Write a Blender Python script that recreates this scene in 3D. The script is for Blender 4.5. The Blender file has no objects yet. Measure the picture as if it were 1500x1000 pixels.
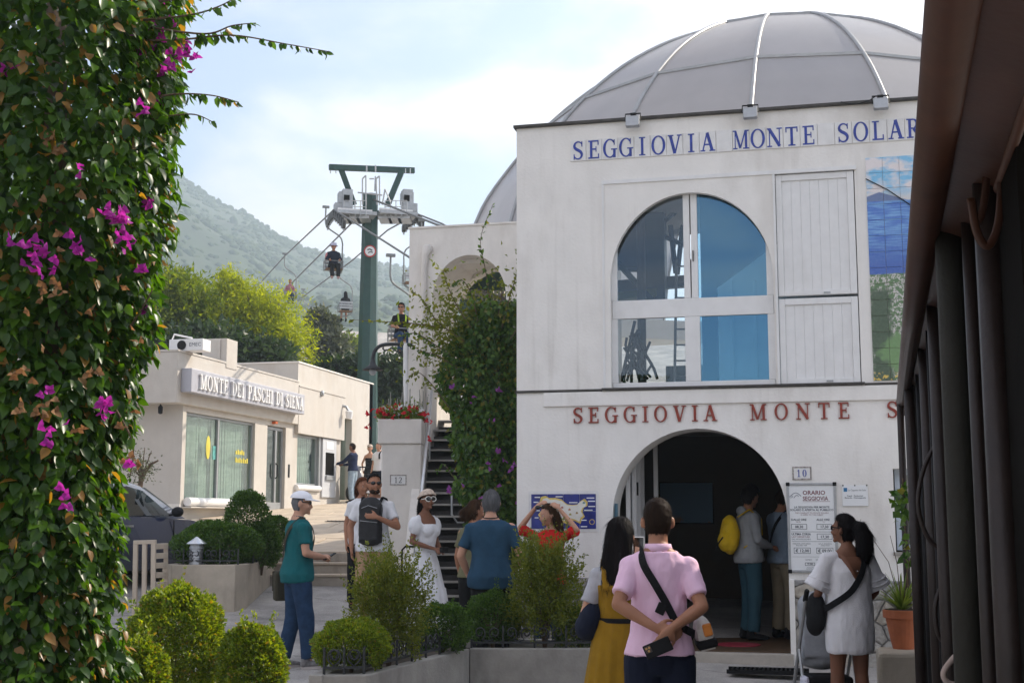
import bpy, bmesh, math, random
import numpy as np
from mathutils import Vector, Matrix, Euler, noise as mnoise
R = math.radians
sc = bpy.context.scene
col = sc.collection
# ------------------------------------------------------------------ camera
F = 1900.0; PIT = math.atan(260 / F); YAW = R(13.5); CAMH = 1.68
cam_d = bpy.data.cameras.new('camera'); cam = bpy.data.objects.new('camera', cam_d); col.objects.link(cam)
cam_d.sensor_width = 36; cam_d.lens = 36 * F / 1500; cam_d.clip_end = 6000; cam_d.clip_start = .05
cam.location = (0, 0, CAMH); cam.rotation_euler = (R(90) + PIT, 0, YAW)
sc.camera = cam
# ------------------------------------------------------------------ sky and sun
SUN_EL = R(38); SUN_AZ = R(46)          # azimuth measured from +Y (depth) towards +X (right)
sv = Vector((math.sin(SUN_AZ) * math.cos(SUN_EL), math.cos(SUN_AZ) * math.cos(SUN_EL), math.sin(SUN_EL)))
world = bpy.data.worlds.new('World'); sc.world = world; world.use_nodes = True
wn = world.node_tree.nodes; wl = world.node_tree.links; wn.clear()
wo = wn.new('ShaderNodeOutputWorld'); wb = wn.new('ShaderNodeBackground'); sky = wn.new('ShaderNodeTexSky')
sky.sky_type = 'NISHITA'; sky.sun_disc = False; sky.sun_elevation = SUN_EL; sky.sun_rotation = SUN_AZ
sky.air_density = 1.0; sky.dust_density = .8; sky.ozone_density = 1.0; sky.altitude = 280
tcw = wn.new('ShaderNodeTexCoord'); sep = wn.new('ShaderNodeSeparateXYZ'); wl.new(tcw.outputs['Generated'], sep.inputs[0])
zz = wn.new('ShaderNodeMath'); zz.operation = 'MAXIMUM'; wl.new(sep.outputs['Z'], zz.inputs[0]); zz.inputs[1].default_value = 0.0
za = wn.new('ShaderNodeMath'); za.operation = 'ADD'; wl.new(zz.outputs[0], za.inputs[0]); za.inputs[1].default_value = .28
dv = wn.new('ShaderNodeVectorMath'); dv.operation = 'DIVIDE'; wl.new(tcw.outputs['Generated'], dv.inputs[0])
cmb = wn.new('ShaderNodeCombineXYZ')
for i in range(3): wl.new(za.outputs[0], cmb.inputs[i])
wl.new(cmb.outputs[0], dv.inputs[1])
nz = wn.new('ShaderNodeTexNoise'); nz.inputs['Scale'].default_value = 2.3; nz.inputs['Detail'].default_value = 7; nz.inputs['Roughness'].default_value = .52
nz.inputs['Distortion'].default_value = .35
wl.new(dv.outputs[0], nz.inputs['Vector'])
rmp = wn.new('ShaderNodeMapRange'); rmp.interpolation_type = 'SMOOTHSTEP'
rmp.inputs['From Min'].default_value = .38; rmp.inputs['From Max'].default_value = .62; rmp.inputs['To Max'].default_value = .8
wl.new(nz.outputs['Fac'], rmp.inputs['Value'])
mxw = wn.new('ShaderNodeMix'); mxw.data_type = 'RGBA'; wl.new(rmp.outputs[0], mxw.inputs['Factor'])
wl.new(sky.outputs[0], mxw.inputs[6]); mxw.inputs[7].default_value = (6.4, 6.5, 6.45, 1)
wt = wn.new('ShaderNodeMix'); wt.data_type = 'RGBA'; wt.blend_type = 'MULTIPLY'; wt.inputs['Factor'].default_value = 1; wt.inputs[7].default_value = (1.0, .885, .865, 1); wl.new(mxw.outputs[2], wt.inputs[6])   # whole sky tinted warm, standing in for white balance
wl.new(wt.outputs[2], wb.inputs[0]); wb.inputs[1].default_value = .125
wl.new(wb.outputs[0], wo.inputs[0])
sd = bpy.data.lights.new('sun', 'SUN'); sun = bpy.data.objects.new('sun', sd); col.objects.link(sun)
sd.energy = 3.7; sd.angle = R(.6); sd.color = (1, .89, .74)
sun.rotation_euler = (-sv).to_track_quat('-Z', 'Y').to_euler(); sun.location = (20, 30, 40)
# ------------------------------------------------------------------ exposure
vs = sc.view_settings; vs.view_transform = 'Standard'; vs.look = 'None'; vs.gamma = 1; vs.use_curve_mapping = False
vs.exposure = 1.0
sc.render.engine = 'CYCLES'
sc.cycles.max_bounces = 8; sc.cycles.transparent_max_bounces = 10; sc.cycles.volume_bounces = 1

# ------------------------------------------------------------------ helpers
rnd = random.Random(7)
cyw, syw = math.cos(YAW), math.sin(YAW)
def ray(px, py):
    u = (px - 750) / F; v = (500 - py) / F
    f = math.cos(PIT) - v * math.sin(PIT); w = math.sin(PIT) + v * math.cos(PIT)
    return Vector((u * cyw - f * syw, u * syw + f * cyw, w)), f
def at(px, py, d):                       # a point seen in the photograph at depth d (metres) -> place coordinates
    r, f = ray(px, py); return Vector((0, 0, CAMH)) + r * (d / f)
def onY(px, py, Y):
    r, f = ray(px, py); return Vector((0, 0, CAMH)) + r * (Y / r.y)
def onX(px, py, X):
    r, f = ray(px, py); return Vector((0, 0, CAMH)) + r * (X / r.x)
def onZ(px, py, Z):
    r, f = ray(px, py); return Vector((0, 0, CAMH)) + r * ((Z - CAMH) / r.z)

def tag(o, label=None, cat=None, group=None, kind=None):
    if label: o['label'] = label
    if cat: o['category'] = cat
    if group: o['group'] = group
    if kind: o['kind'] = kind
    return o
def thing(name, label, cat, loc=(0, 0, 0), rz=0, group=None, scale=1):
    o = bpy.data.objects.new(name, None); col.objects.link(o); o.empty_display_size = .2
    o.location = loc; o.rotation_euler = (0, 0, rz); o.scale = (scale,) * 3
    return tag(o, label, cat, group)
def wloc(o):
    v = Vector((0, 0, 0))
    while o: v += o.location; o = o.parent
    return v
def link(name, me, mat=None, parent=None, smooth=False, kind=None):
    o = bpy.data.objects.new(name, me); col.objects.link(o)
    if mat is not None and len(me.materials) == 0: me.materials.append(mat)
    if parent is not None: o.parent = parent
    if kind: o['kind'] = kind
    if smooth: me.polygons.foreach_set('use_smooth', [True] * len(me.polygons))
    return o
def copy_tree(o, parent=None):
    c = o.copy(); col.objects.link(c); c.parent = parent
    for ch in list(o.children): copy_tree(ch, c)
    return c

class MB:
    def __init__(s): s.v = []; s.f = []
    def add(s, vs, fs):
        o = len(s.v); s.v += [tuple(v) for v in vs]; s.f += [tuple(i + o for i in f) for f in fs]; return s
    def box(s, x0, x1, y0, y1, z0, z1):
        return s.add([(x0,y0,z0),(x1,y0,z0),(x1,y1,z0),(x0,y1,z0),(x0,y0,z1),(x1,y0,z1),(x1,y1,z1),(x0,y1,z1)],
                     [(0,3,2,1),(4,5,6,7),(0,1,5,4),(1,2,6,5),(2,3,7,6),(3,0,4,7)])
    def obox(s, c, size, rot=None):
        a, b, d = [k / 2 for k in size]; M = rot if rot is not None else Matrix.Identity(3)
        pts = [Vector(c) + M @ Vector(p) for p in ((-a,-b,-d),(a,-b,-d),(a,b,-d),(-a,b,-d),(-a,-b,d),(a,-b,d),(a,b,d),(-a,b,d))]
        return s.add(pts, [(0,3,2,1),(4,5,6,7),(0,1,5,4),(1,2,6,5),(2,3,7,6),(3,0,4,7)])
    def bar(s, p, q, w, h, up=(0, 0, 1)):
        p = Vector(p); q = Vector(q); d = q - p; L = d.length; d.normalize()
        x = d.cross(Vector(up))
        if x.length < 1e-4: x = d.cross(Vector((1, 0, 0)))
        x.normalize(); u = x.cross(d)
        return s.obox((p + q) / 2, (w, L, h), Matrix((x, d, u)).transposed())
    def tube(s, pts, r, n=8, cap=True, ry=None, side=None):
        pts = [Vector(p) for p in pts]; m = len(pts)
        rs = [r] * m if not isinstance(r, (list, tuple)) else list(r)
        rys = rs if ry is None else ([ry] * m if not isinstance(ry, (list, tuple)) else list(ry))
        vs = []; fs = []; prev = Vector(side) if side is not None else None
        for i, p in enumerate(pts):
            t = (pts[min(i+1, m-1)] - pts[max(i-1, 0)])
            if t.length < 1e-9: t = Vector((0, 0, 1))
            t.normalize()
            if prev is None:
                prev = t.cross(Vector((0, 0, 1)) if abs(t.z) < .9 else Vector((0, 1, 0)))
            x = prev - t * prev.dot(t)
            if x.length < 1e-6: x = t.orthogonal()
            x.normalize(); prev = x; y = t.cross(x)
            for k in range(n):
                a = 2 * math.pi * k / n
                vs.append(p + x * (math.cos(a) * rs[i]) + y * (math.sin(a) * rys[i]))
        for i in range(m - 1):
            for k in range(n):
                k2 = (k + 1) % n
                fs.append((i*n+k, i*n+k2, (i+1)*n+k2, (i+1)*n+k))
        if cap:
            fs.append(tuple(range(n - 1, -1, -1))); fs.append(tuple((m-1)*n + k for k in range(n)))
        return s.add(vs, fs)
    def capsule(s, pts, r, n=12, ry=None, side=None):
        pts = [Vector(p) for p in pts]
        rs = [r] * len(pts) if not isinstance(r, (list, tuple)) else list(r)
        rys = None if ry is None else ([ry] * len(pts) if not isinstance(ry, (list, tuple)) else list(ry))
        d0 = (pts[0] - pts[1]).normalized(); d1 = (pts[-1] - pts[-2]).normalized()
        P = []; Q = []; W = []
        for a in (.97, .75, .4):
            P.append(pts[0] + d0 * rs[0] * a); q = math.sqrt(1 - a * a); Q.append(rs[0] * q); W.append((rys or rs)[0] * q)
        P += pts; Q += rs; W += (rys or rs)
        for a in (.4, .75, .97):
            P.append(pts[-1] + d1 * rs[-1] * a); q = math.sqrt(1 - a * a); Q.append(rs[-1] * q); W.append((rys or rs)[-1] * q)
        return s.tube(P, Q, n, True, W, side)
    def prism(s, poly, axis, a, b):
        n = len(poly)
        def mk(p, t):
            return (p[0], t, p[1]) if axis == 'y' else ((p[0], p[1], t) if axis == 'z' else (t, p[0], p[1]))
        vs = [mk(p, a) for p in poly] + [mk(p, b) for p in poly]
        fs = [tuple(range(n)), tuple(range(2*n-1, n-1, -1))] + [(i, i+n, (i+1) % n + n, (i+1) % n) for i in range(n)]
        return s.add(vs, fs)
    def ell(s, c, r, nu=14, nv=9, M=None):
        c = Vector(c); vs = []; fs = []
        for j in range(1, nv):
            th = math.pi * j / nv
            for i in range(nu):
                ph = 2 * math.pi * i / nu
                v = Vector((r[0]*math.sin(th)*math.cos(ph), r[1]*math.sin(th)*math.sin(ph), r[2]*math.cos(th)))
                vs.append(c + (M @ v if M is not None else v))
        t = Vector((0, 0, r[2]))
        vs.append(c + (M @ t if M is not None else t)); vs.append(c - (M @ t if M is not None else t))
        T = len(vs) - 2; B = T + 1
        for j in range(nv - 2):
            for i in range(nu):
                i2 = (i + 1) % nu; fs.append((j*nu+i, (j+1)*nu+i, (j+1)*nu+i2, j*nu+i2))
        for i in range(nu):
            i2 = (i + 1) % nu; fs.append((T, i, i2)); fs.append((B, (nv-2)*nu+i2, (nv-2)*nu+i))
        return s.add(vs, fs)
    def lathe(s, prof, c=(0, 0, 0), n=20, cap=True):
        return s.tube([(c[0], c[1], c[2] + z) for r, z in prof], [max(r, 1e-4) for r, z in prof], n, cap, side=(1, 0, 0)) \
            if all(prof[i+1][1] > prof[i][1] for i in range(len(prof)-1)) else s._lathe(prof, c, n)
    def _lathe(s, prof, c, n):
        vs = []; fs = []
        for r, z in prof:
            for k in range(n):
                a = 2*math.pi*k/n; vs.append((c[0]+r*math.cos(a), c[1]+r*math.sin(a), c[2]+z))
        m = len(prof)
        for i in range(m-1):
            for k in range(n):
                k2 = (k+1) % n; fs.append((i*n+k, i*n+k2, (i+1)*n+k2, (i+1)*n+k))
        return s.add(vs, fs)
    def mesh(s, name='m', off=None):
        me = bpy.data.meshes.new(name)
        v = s.v if off is None else [(a-off[0], b-off[1], c-off[2]) for a, b, c in s.v]
        me.from_pydata(v, [], s.f); me.validate(); 
        bm = bmesh.new(); bm.from_mesh(me); bmesh.ops.recalc_face_normals(bm, faces=bm.faces); bm.to_mesh(me); bm.free()
        return me
    def build(s, name, mat, parent=None, smooth=False, bevel=0, local=False, seg=2):
        me = s.mesh(name, None if (parent is None or local) else wloc(parent))
        o = link(name, me, mat, parent, smooth)
        if bevel:
            b = o.modifiers.new('bevel', 'BEVEL'); b.width = bevel; b.segments = seg; b.limit_method = 'ANGLE'; b.angle_limit = R(40)
        return o
def auto_smooth(o, ang=35):
    me = o.data; bm = bmesh.new(); bm.from_mesh(me)
    for f in bm.faces: f.smooth = True
    for e in bm.edges: e.smooth = not (len(e.link_faces) == 2 and e.calc_face_angle(0) > R(ang))
    bm.to_mesh(me); bm.free(); return o
def fast_mesh(name, V, Fq):
    V = np.asarray(V, dtype=np.float32); Fq = np.asarray(Fq, dtype=np.int32); k = Fq.shape[1]
    me = bpy.data.meshes.new(name); me.vertices.add(len(V)); me.vertices.foreach_set('co', V.ravel())
    me.loops.add(Fq.size); me.loops.foreach_set('vertex_index', Fq.ravel())
    me.polygons.add(len(Fq)); me.polygons.foreach_set('loop_start', np.arange(0, Fq.size, k, dtype=np.int32))
    me.update(calc_edges=True); return me
def remesh(mb, voxel, it=3, fac=.5):
    me = mb.mesh('tmp'); o = bpy.data.objects.new('tmp', me); col.objects.link(o)
    m = o.modifiers.new('r', 'REMESH'); m.mode = 'VOXEL'; m.voxel_size = voxel; m.use_smooth_shade = True
    if it:
        q = o.modifiers.new('s', 'SMOOTH'); q.iterations = it; q.factor = fac
    dg = bpy.context.evaluated_depsgraph_get(); out = bpy.data.meshes.new_from_object(o.evaluated_get(dg))
    bpy.data.objects.remove(o); bpy.data.meshes.remove(me)
    out.polygons.foreach_set('use_smooth', [True] * len(out.polygons))
    return out
def wrinkle(me, amp, freq, stretch=(1, 1, 1), seed=0):
    n = len(me.vertices); co = np.empty(n*3, dtype=np.float32); me.vertices.foreach_get('co', co); co = co.reshape(-1, 3)
    nr = np.empty(n*3, dtype=np.float32); me.vertices.foreach_get('normal', nr); nr = nr.reshape(-1, 3)
    d = np.array([mnoise.noise(Vector((p[0]*freq*stretch[0]+seed, p[1]*freq*stretch[1], p[2]*freq*stretch[2]))) for p in co])
    d2 = np.array([mnoise.noise(Vector((p[0]*freq*2.3+9+seed, p[1]*freq*2.3, p[2]*freq*2.3*stretch[2]))) for p in co])
    co = co + nr * ((d + .5*d2) * amp)[:, None]; me.vertices.foreach_set('co', co.astype(np.float32).ravel()); me.update()

# ------------------------------------------------------------------ materials
MATS = {}
def newmat(name):
    m = bpy.data.materials.new(name); m.use_nodes = True; nt = m.node_tree; nt.nodes.clear()
    out = nt.nodes.new('ShaderNodeOutputMaterial'); return m, nt, out
def pm(name, c, rough=.6, var=.12, scale=6, bump=.15, bscale=60, metal=0, spec=.4, stain=None, stain_amt=.5, stain_scale=1.2, det=5, stretch=None, coat=0, dist=.01, streak=None):
    if name in MATS: return MATS[name]
    m, nt, out = newmat(name); N = nt.nodes.new; L = nt.links.new
    b = N('ShaderNodeBsdfPrincipled'); L(b.outputs[0], out.inputs[0])
    tc = N('ShaderNodeTexCoord'); src = tc.outputs['Object']
    if stretch:
        mp = N('ShaderNodeMapping'); mp.inputs['Scale'].default_value = stretch; L(src, mp.inputs[0]); src = mp.outputs[0]
    n1 = N('ShaderNodeTexNoise'); n1.inputs['Scale'].default_value = scale; n1.inputs['Detail'].default_value = det; n1.inputs['Roughness'].default_value = .6; L(src, n1.inputs['Vector'])
    mx = N('ShaderNodeMix'); mx.data_type = 'RGBA'
    mr = N('ShaderNodeMapRange'); mr.inputs['From Min'].default_value = .3; mr.inputs['From Max'].default_value = .7; L(n1.outputs['Fac'], mr.inputs[0]); L(mr.outputs[0], mx.inputs['Factor'])
    lo = [max(0, k*(1-var)) for k in c]; hi = [min(1, k*(1+var)) for k in c]
    mx.inputs[6].default_value = (*lo, 1); mx.inputs[7].default_value = (*hi, 1); cur = mx.outputs[2]
    if stain:
        n3 = N('ShaderNodeTexNoise'); n3.inputs['Scale'].default_value = stain_scale; n3.inputs['Detail'].default_value = 8; n3.inputs['Roughness'].default_value = .65
        mp2 = N('ShaderNodeMapping'); mp2.inputs['Scale'].default_value = (1.6, 1.6, .55); L(tc.outputs['Object'], mp2.inputs[0]); L(mp2.outputs[0], n3.inputs['Vector'])
        r3 = N('ShaderNodeMapRange'); r3.inputs['From Min'].default_value = .5; r3.inputs['From Max'].default_value = .75; r3.inputs['To Max'].default_value = stain_amt; L(n3.outputs['Fac'], r3.inputs[0])
        mx3 = N('ShaderNodeMix'); mx3.data_type = 'RGBA'; L(r3.outputs[0], mx3.inputs['Factor']); L(cur, mx3.inputs[6]); mx3.inputs[7].default_value = (*stain, 1); cur = mx3.outputs[2]
    if streak:
        mp4 = N('ShaderNodeMapping'); mp4.inputs['Scale'].default_value = (7, 7, .28); L(tc.outputs['Object'], mp4.inputs[0])
        n4 = N('ShaderNodeTexNoise'); n4.inputs['Scale'].default_value = 1.6; n4.inputs['Detail'].default_value = 6; n4.inputs['Roughness'].default_value = .6; L(mp4.outputs[0], n4.inputs['Vector'])
        n5 = N('ShaderNodeTexNoise'); n5.inputs['Scale'].default_value = .8; n5.inputs['Detail'].default_value = 4; L(tc.outputs['Object'], n5.inputs['Vector'])
        r4 = N('ShaderNodeMapRange'); r4.inputs['From Min'].default_value = .54; r4.inputs['From Max'].default_value = .78; r4.inputs['To Max'].default_value = .3; L(n4.outputs['Fac'], r4.inputs[0])
        r5 = N('ShaderNodeMapRange'); r5.inputs['From Min'].default_value = .42; r5.inputs['From Max'].default_value = .65; L(n5.outputs['Fac'], r5.inputs[0])
        mm_ = N('ShaderNodeMath'); mm_.operation = 'MULTIPLY'; L(r4.outputs[0], mm_.inputs[0]); L(r5.outputs[0], mm_.inputs[1])
        mx4 = N('ShaderNodeMix'); mx4.data_type = 'RGBA'; L(mm_.outputs[0], mx4.inputs['Factor']); L(cur, mx4.inputs[6]); mx4.inputs[7].default_value = (*streak, 1); cur = mx4.outputs[2]
    L(cur, b.inputs['Base Color'])
    b.inputs['Roughness'].default_value = rough; b.inputs['Metallic'].default_value = metal; b.inputs['Specular IOR Level'].default_value = spec; b.inputs['Coat Weight'].default_value = coat
    if bump:
        n2 = N('ShaderNodeTexNoise'); n2.inputs['Scale'].default_value = bscale; n2.inputs['Detail'].default_value = 4; L(src, n2.inputs['Vector'])
        bp = N('ShaderNodeBump'); bp.inputs['Strength'].default_value = bump; bp.inputs['Distance'].default_value = dist; L(n2.outputs['Fac'], bp.inputs['Height']); L(bp.outputs[0], b.inputs['Normal'])
    MATS[name] = m; return m
def leafm(name, c1, c2, trans=.45, rough=.35, tcol=None, gloss=.5, odd=None, odd_frac=.1):
    if name in MATS: return MATS[name]
    m, nt, out = newmat(name); N = nt.nodes.new; L = nt.links.new
    g = N('ShaderNodeNewGeometry'); cr = N('ShaderNodeMix'); cr.data_type = 'RGBA'; L(g.outputs['Random Per Island'], cr.inputs['Factor'])
    cr.inputs[6].default_value = (*c1, 1); cr.inputs[7].default_value = (*c2, 1)
    if odd:
        wn_ = N('ShaderNodeTexWhiteNoise'); wn_.noise_dimensions = '1D'; L(g.outputs['Random Per Island'], wn_.inputs['W']); lt_ = N('ShaderNodeMath'); lt_.operation = 'LESS_THAN'; L(wn_.outputs['Value'], lt_.inputs[0]); lt_.inputs[1].default_value = odd_frac
        cr2 = N('ShaderNodeMix'); cr2.data_type = 'RGBA'; L(lt_.outputs[0], cr2.inputs['Factor']); L(cr.outputs[2], cr2.inputs[6]); cr2.inputs[7].default_value = (*odd, 1); cr = cr2
    b = N('ShaderNodeBsdfPrincipled'); L(cr.outputs[2], b.inputs['Base Color']); b.inputs['Roughness'].default_value = rough; b.inputs['Specular IOR Level'].default_value = gloss
    t = N('ShaderNodeBsdfTranslucent'); hs = N('ShaderNodeMix'); hs.data_type = 'RGBA'; hs.blend_type = 'MULTIPLY'; hs.inputs['Factor'].default_value = 1
    L(cr.outputs[2], hs.inputs[6]); hs.inputs[7].default_value = (*(tcol or (2.2, 2.0, .7)), 1); L(hs.outputs[2], t.inputs['Color'])
    ms = N('ShaderNodeMixShader'); ms.inputs[0].default_value = trans; L(b.outputs[0], ms.inputs[1]); L(t.outputs[0], ms.inputs[2]); L(ms.outputs[0], out.inputs[0])
    MATS[name] = m; return m
def glassm(name, tint, refl=.3, rcol=(.9, .95, 1), rough=.0, blend=.35):
    if name in MATS: return MATS[name]
    m, nt, out = newmat(name); N = nt.nodes.new; L = nt.links.new
    t = N('ShaderNodeBsdfTransparent'); t.inputs[0].default_value = (*tint, 1)
    g = N('ShaderNodeBsdfGlossy'); g.inputs['Color'].default_value = (*rcol, 1); g.inputs['Roughness'].default_value = rough
    fr = N('ShaderNodeLayerWeight'); fr.inputs['Blend'].default_value = .5
    ad = N('ShaderNodeMath'); ad.operation = 'ADD'; ad.use_clamp = True; pw = N('ShaderNodeMath'); pw.operation = 'POWER'; L(fr.outputs['Facing'], pw.inputs[0]); pw.inputs[1].default_value = 4; ml = N('ShaderNodeMath'); ml.operation = 'MULTIPLY'; L(pw.outputs[0], ml.inputs[0]); ml.inputs[1].default_value = .7
    L(ml.outputs[0], ad.inputs[0]); ad.inputs[1].default_value = refl
    ms = N('ShaderNodeMixShader'); L(ad.outputs[0], ms.inputs[0]); L(t.outputs[0], ms.inputs[1]); L(g.outputs[0], ms.inputs[2]); L(ms.outputs[0], out.inputs[0])
    MATS[name] = m; return m

M_white = pm('white plaster', (.81, .785, .75), .85, .05, 2.2, .35, 30, stain=(.46, .41, .36), stain_amt=.38, stain_scale=1.0, streak=(.36, .33, .29), spec=.2)
M_white2 = pm('weathered plaster', (.74, .70, .65), .85, .06, 4, .35, 30, stain=(.42, .37, .32), stain_amt=.45, stain_scale=1.0)
M_wpaint = pm('white paint', (.76, .755, .75), .45, .04, 8, .1, 40, stain=(.5, .48, .45), stain_amt=.25, stain_scale=2)
M_conc = pm('beige concrete', (.46, .40, .32), .85, .12, 5, .4, 40, stain=(.16, .13, .10), stain_amt=.6, stain_scale=1.2)
M_concg = pm('grey concrete', (.32, .30, .27), .85, .15, 5, .4, 40, stain=(.12, .11, .10), stain_amt=.6, stain_scale=1.6)
M_asph = pm('worn asphalt', (.15, .148, .145), .85, .22, 2.0, .6, 90, stain=(.25, .245, .235), stain_amt=.75, stain_scale=.9, det=9)
M_blackm = pm('black iron', (.012, .012, .013), .55, .2, 10, .2, 60, spec=.15)
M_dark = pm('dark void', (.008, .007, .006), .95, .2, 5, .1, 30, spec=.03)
M_zinc = pm('grey metal', (.38, .39, .40), .45, .12, 10, .1, 80, metal=.6)
M_steel = pm('galvanised steel', (.42, .43, .44), .4, .12, 8, .1, 60, metal=.5)
M_rubber = pm('black rubber', (.02, .02, .02), .7, .2, 20, .2, 60)
M_edge = pm('dark lead flashing', (.06, .055, .05), .7, .3, 8, .3, 50)
M_green = pm('pylon green paint', (.020, .062, .055), .5, .12, 5, .15, 40, stain=(.10, .10, .08), stain_amt=.3)
# ------------------------------------------------------------------ ground
def gz(x, y):
    s = y - .35 * x
    P = [(-60, 0), (9, 0), (14.5, .2), (17.1, .4), (20.3, .70), (24, .9), (30, 1.1)]
    for (a, za_), (b, zb_) in zip(P, P[1:]):
        if s <= b: z = za_ + (zb_ - za_) * (s - a) / (b - a); break
    else: z = 1.1
    if x < -9.0 and y > 10:                       # the yard with the parked car lies a little higher
        z += min(1, (-9.0 - x) / 2) * .05
    return z
def hill(x, y):                                   # the slope behind the bank
    t = max(0, (y - 38) / 60.0); u = max(0, (-17 - x) / 60.0)
    return 1.1 + 14 * min(1, t) ** 1.1 + 5 * min(1.5, u)
xs = np.concatenate([np.arange(-70, -16, 3.0), np.arange(-16, 6.01, .45), np.arange(9, 40, 4.0)])
ys = np.concatenate([np.arange(-30, 0, 4.0), np.arange(0, 20, .45), np.arange(20, 130, 3.0)])
V = []; 
for y in ys:
    for x in xs:
        z = gz(x, y)
        if y > 38 or x < -17: z = max(z, hill(x, y) - (0 if y > 38 else .1))
        z += .012 * mnoise.noise(Vector((x*.9, y*.9, 0))) + .005 * mnoise.noise(Vector((x*3, y*3, 4)))
        V.append((x, y, z))
nx = len(xs); Fq = [(j*nx+i, j*nx+i+1, (j+1)*nx+i+1, (j+1)*nx+i) for j in range(len(ys)-1) for i in range(nx-1)]
# asphalt with cracks and patches
M_asph2, nt, out = newmat('street asphalt'); N = nt.nodes.new; L = nt.links.new
b = N('ShaderNodeBsdfPrincipled'); L(b.outputs[0], out.inputs[0]); tc = N('ShaderNodeTexCoord')
n1 = N('ShaderNodeTexNoise'); n1.inputs['Scale'].default_value = .7; n1.inputs['Detail'].default_value = 10; n1.inputs['Roughness'].default_value = .7; L(tc.outputs['Object'], n1.inputs['Vector'])
n2 = N('ShaderNodeTexNoise'); n2.inputs['Scale'].default_value = 70; n2.inputs['Detail'].default_value = 3; L(tc.outputs['Object'], n2.inputs['Vector'])
vo = N('ShaderNodeTexVoronoi'); vo.feature = 'DISTANCE_TO_EDGE'; vo.inputs['Scale'].default_value = 1.1
wv = N('ShaderNodeMix'); wv.data_type = 'VECTOR'; wv.inputs['Factor'].default_value = .55; L(tc.outputs['Object'], wv.inputs[4]); L(n1.outputs['Color'], wv.inputs[5]); L(wv.outputs[1], vo.inputs['Vector'])
ck = N('ShaderNodeMapRange'); ck.inputs['From Min'].default_value = .0; ck.inputs['From Max'].default_value = .016; ck.inputs['To Min'].default_value = .62; ck.inputs['To Max'].default_value = 1; L(vo.outputs['Distance'], ck.inputs[0])
cr = N('ShaderNodeValToRGB'); cr.color_ramp.elements[0].position = .34; cr.color_ramp.elements[0].color = (.20, .19, .18, 1); cr.color_ramp.elements[1].position = .66; cr.color_ramp.elements[1].color = (.46, .43, .40, 1); L(n1.outputs['Fac'], cr.inputs[0])
m1 = N('ShaderNodeMix'); m1.data_type = 'RGBA'; m1.blend_type = 'MULTIPLY'; m1.inputs['Factor'].default_value = 1; L(cr.outputs[0], m1.inputs[6]); L(ck.outputs[0], m1.inputs[7])
m2 = N('ShaderNodeMix'); m2.data_type = 'RGBA'; m2.blend_type = 'OVERLAY'; m2.inputs['Factor'].default_value = .55; L(m1.outputs[2], m2.inputs[6]); L(n2.outputs['Fac'], m2.inputs[7])
L(m2.outputs[2], b.inputs['Base Color']); b.inputs['Roughness'].default_value = .85
bp = N('ShaderNodeBump'); bp.inputs['Strength'].default_value = .6; bp.inputs['Distance'].default_value = .01; L(n2.outputs['Fac'], bp.inputs['Height']); L(bp.outputs[0], b.inputs['Normal'])
g_me = fast_mesh('ground', V, Fq); g_o = link('ground', g_me, M_asph2, smooth=True); tag(g_o, kind='structure')
M_land = pm('dry green land', (.07, .085, .035), .9, .4, .05, 0, 10)
MB().add([(-3000, -3000, -3), (3000, -3000, -3), (3000, 3000, -3), (-3000, 3000, -3)], [(0, 1, 2, 3)]).build('terrain', M_land).__setitem__('kind', 'structure')

# ------------------------------------------------------------------ the mountain
RIDGE = [(-900, 170), (-300, 165), (0, 175), (150, 205), (200, 235), (252, 262), (299, 296), (346, 314), (382, 337), (432, 363), (468, 372), (520, 384), (560, 388), (600, 394), (750, 432), (900, 470), (960, 510), (1010, 545), (1200, 610), (1700, 640), (2400, 660)]
def ridge_y(px):
    for (a, ya), (b, yb) in zip(RIDGE, RIDGE[1:]):
        if px <= b: return ya + (yb - ya) * (px - a) / (b - a)
    return RIDGE[-1][1]
V = []; pxs = np.linspace(-500, 1900, 200); ts = np.linspace(0, 1.25, 60)
mt_pts = []
for t in ts:
    for px in pxs:
        dr = 950 + 120 * mnoise.noise(Vector((px*.004, 0, 3)))
        d = 140 + (dr - 140) * t
        pr = at(px, ridge_y(px), dr); p = at(px, 760, d)
        if t <= 1: z = 4 + (pr.z - 4) * (t ** 1.25)
        else: z = pr.z - (t - 1) * 250
        rg = mnoise.noise(Vector((p.x*.010, p.y*.006, 1))) * 26 + mnoise.noise(Vector((p.x*.03, p.y*.02, 5))) * 9
        z += rg * min(1, t*2) * (0 if abs(t-1) < 1e-6 else min(1, abs(1-t)*3))
        V.append((p.x, p.y, z))
n_ = len(pxs); Fq = [(j*n_+i, j*n_+i+1, (j+1)*n_+i+1, (j+1)*n_+i) for j in range(len(ts)-1) for i in range(n_-1)]
M_mount = pm('wooded mountainside', (.036, .056, .020), .95, .4, .012, .0, 1, stain=(.22, .20, .16), stain_amt=.2, stain_scale=.010)
mnt = link('hill', fast_mesh('hill', V, Fq), M_mount, smooth=True); tag(mnt, kind='structure')
Vm = np.array(V)
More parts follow.
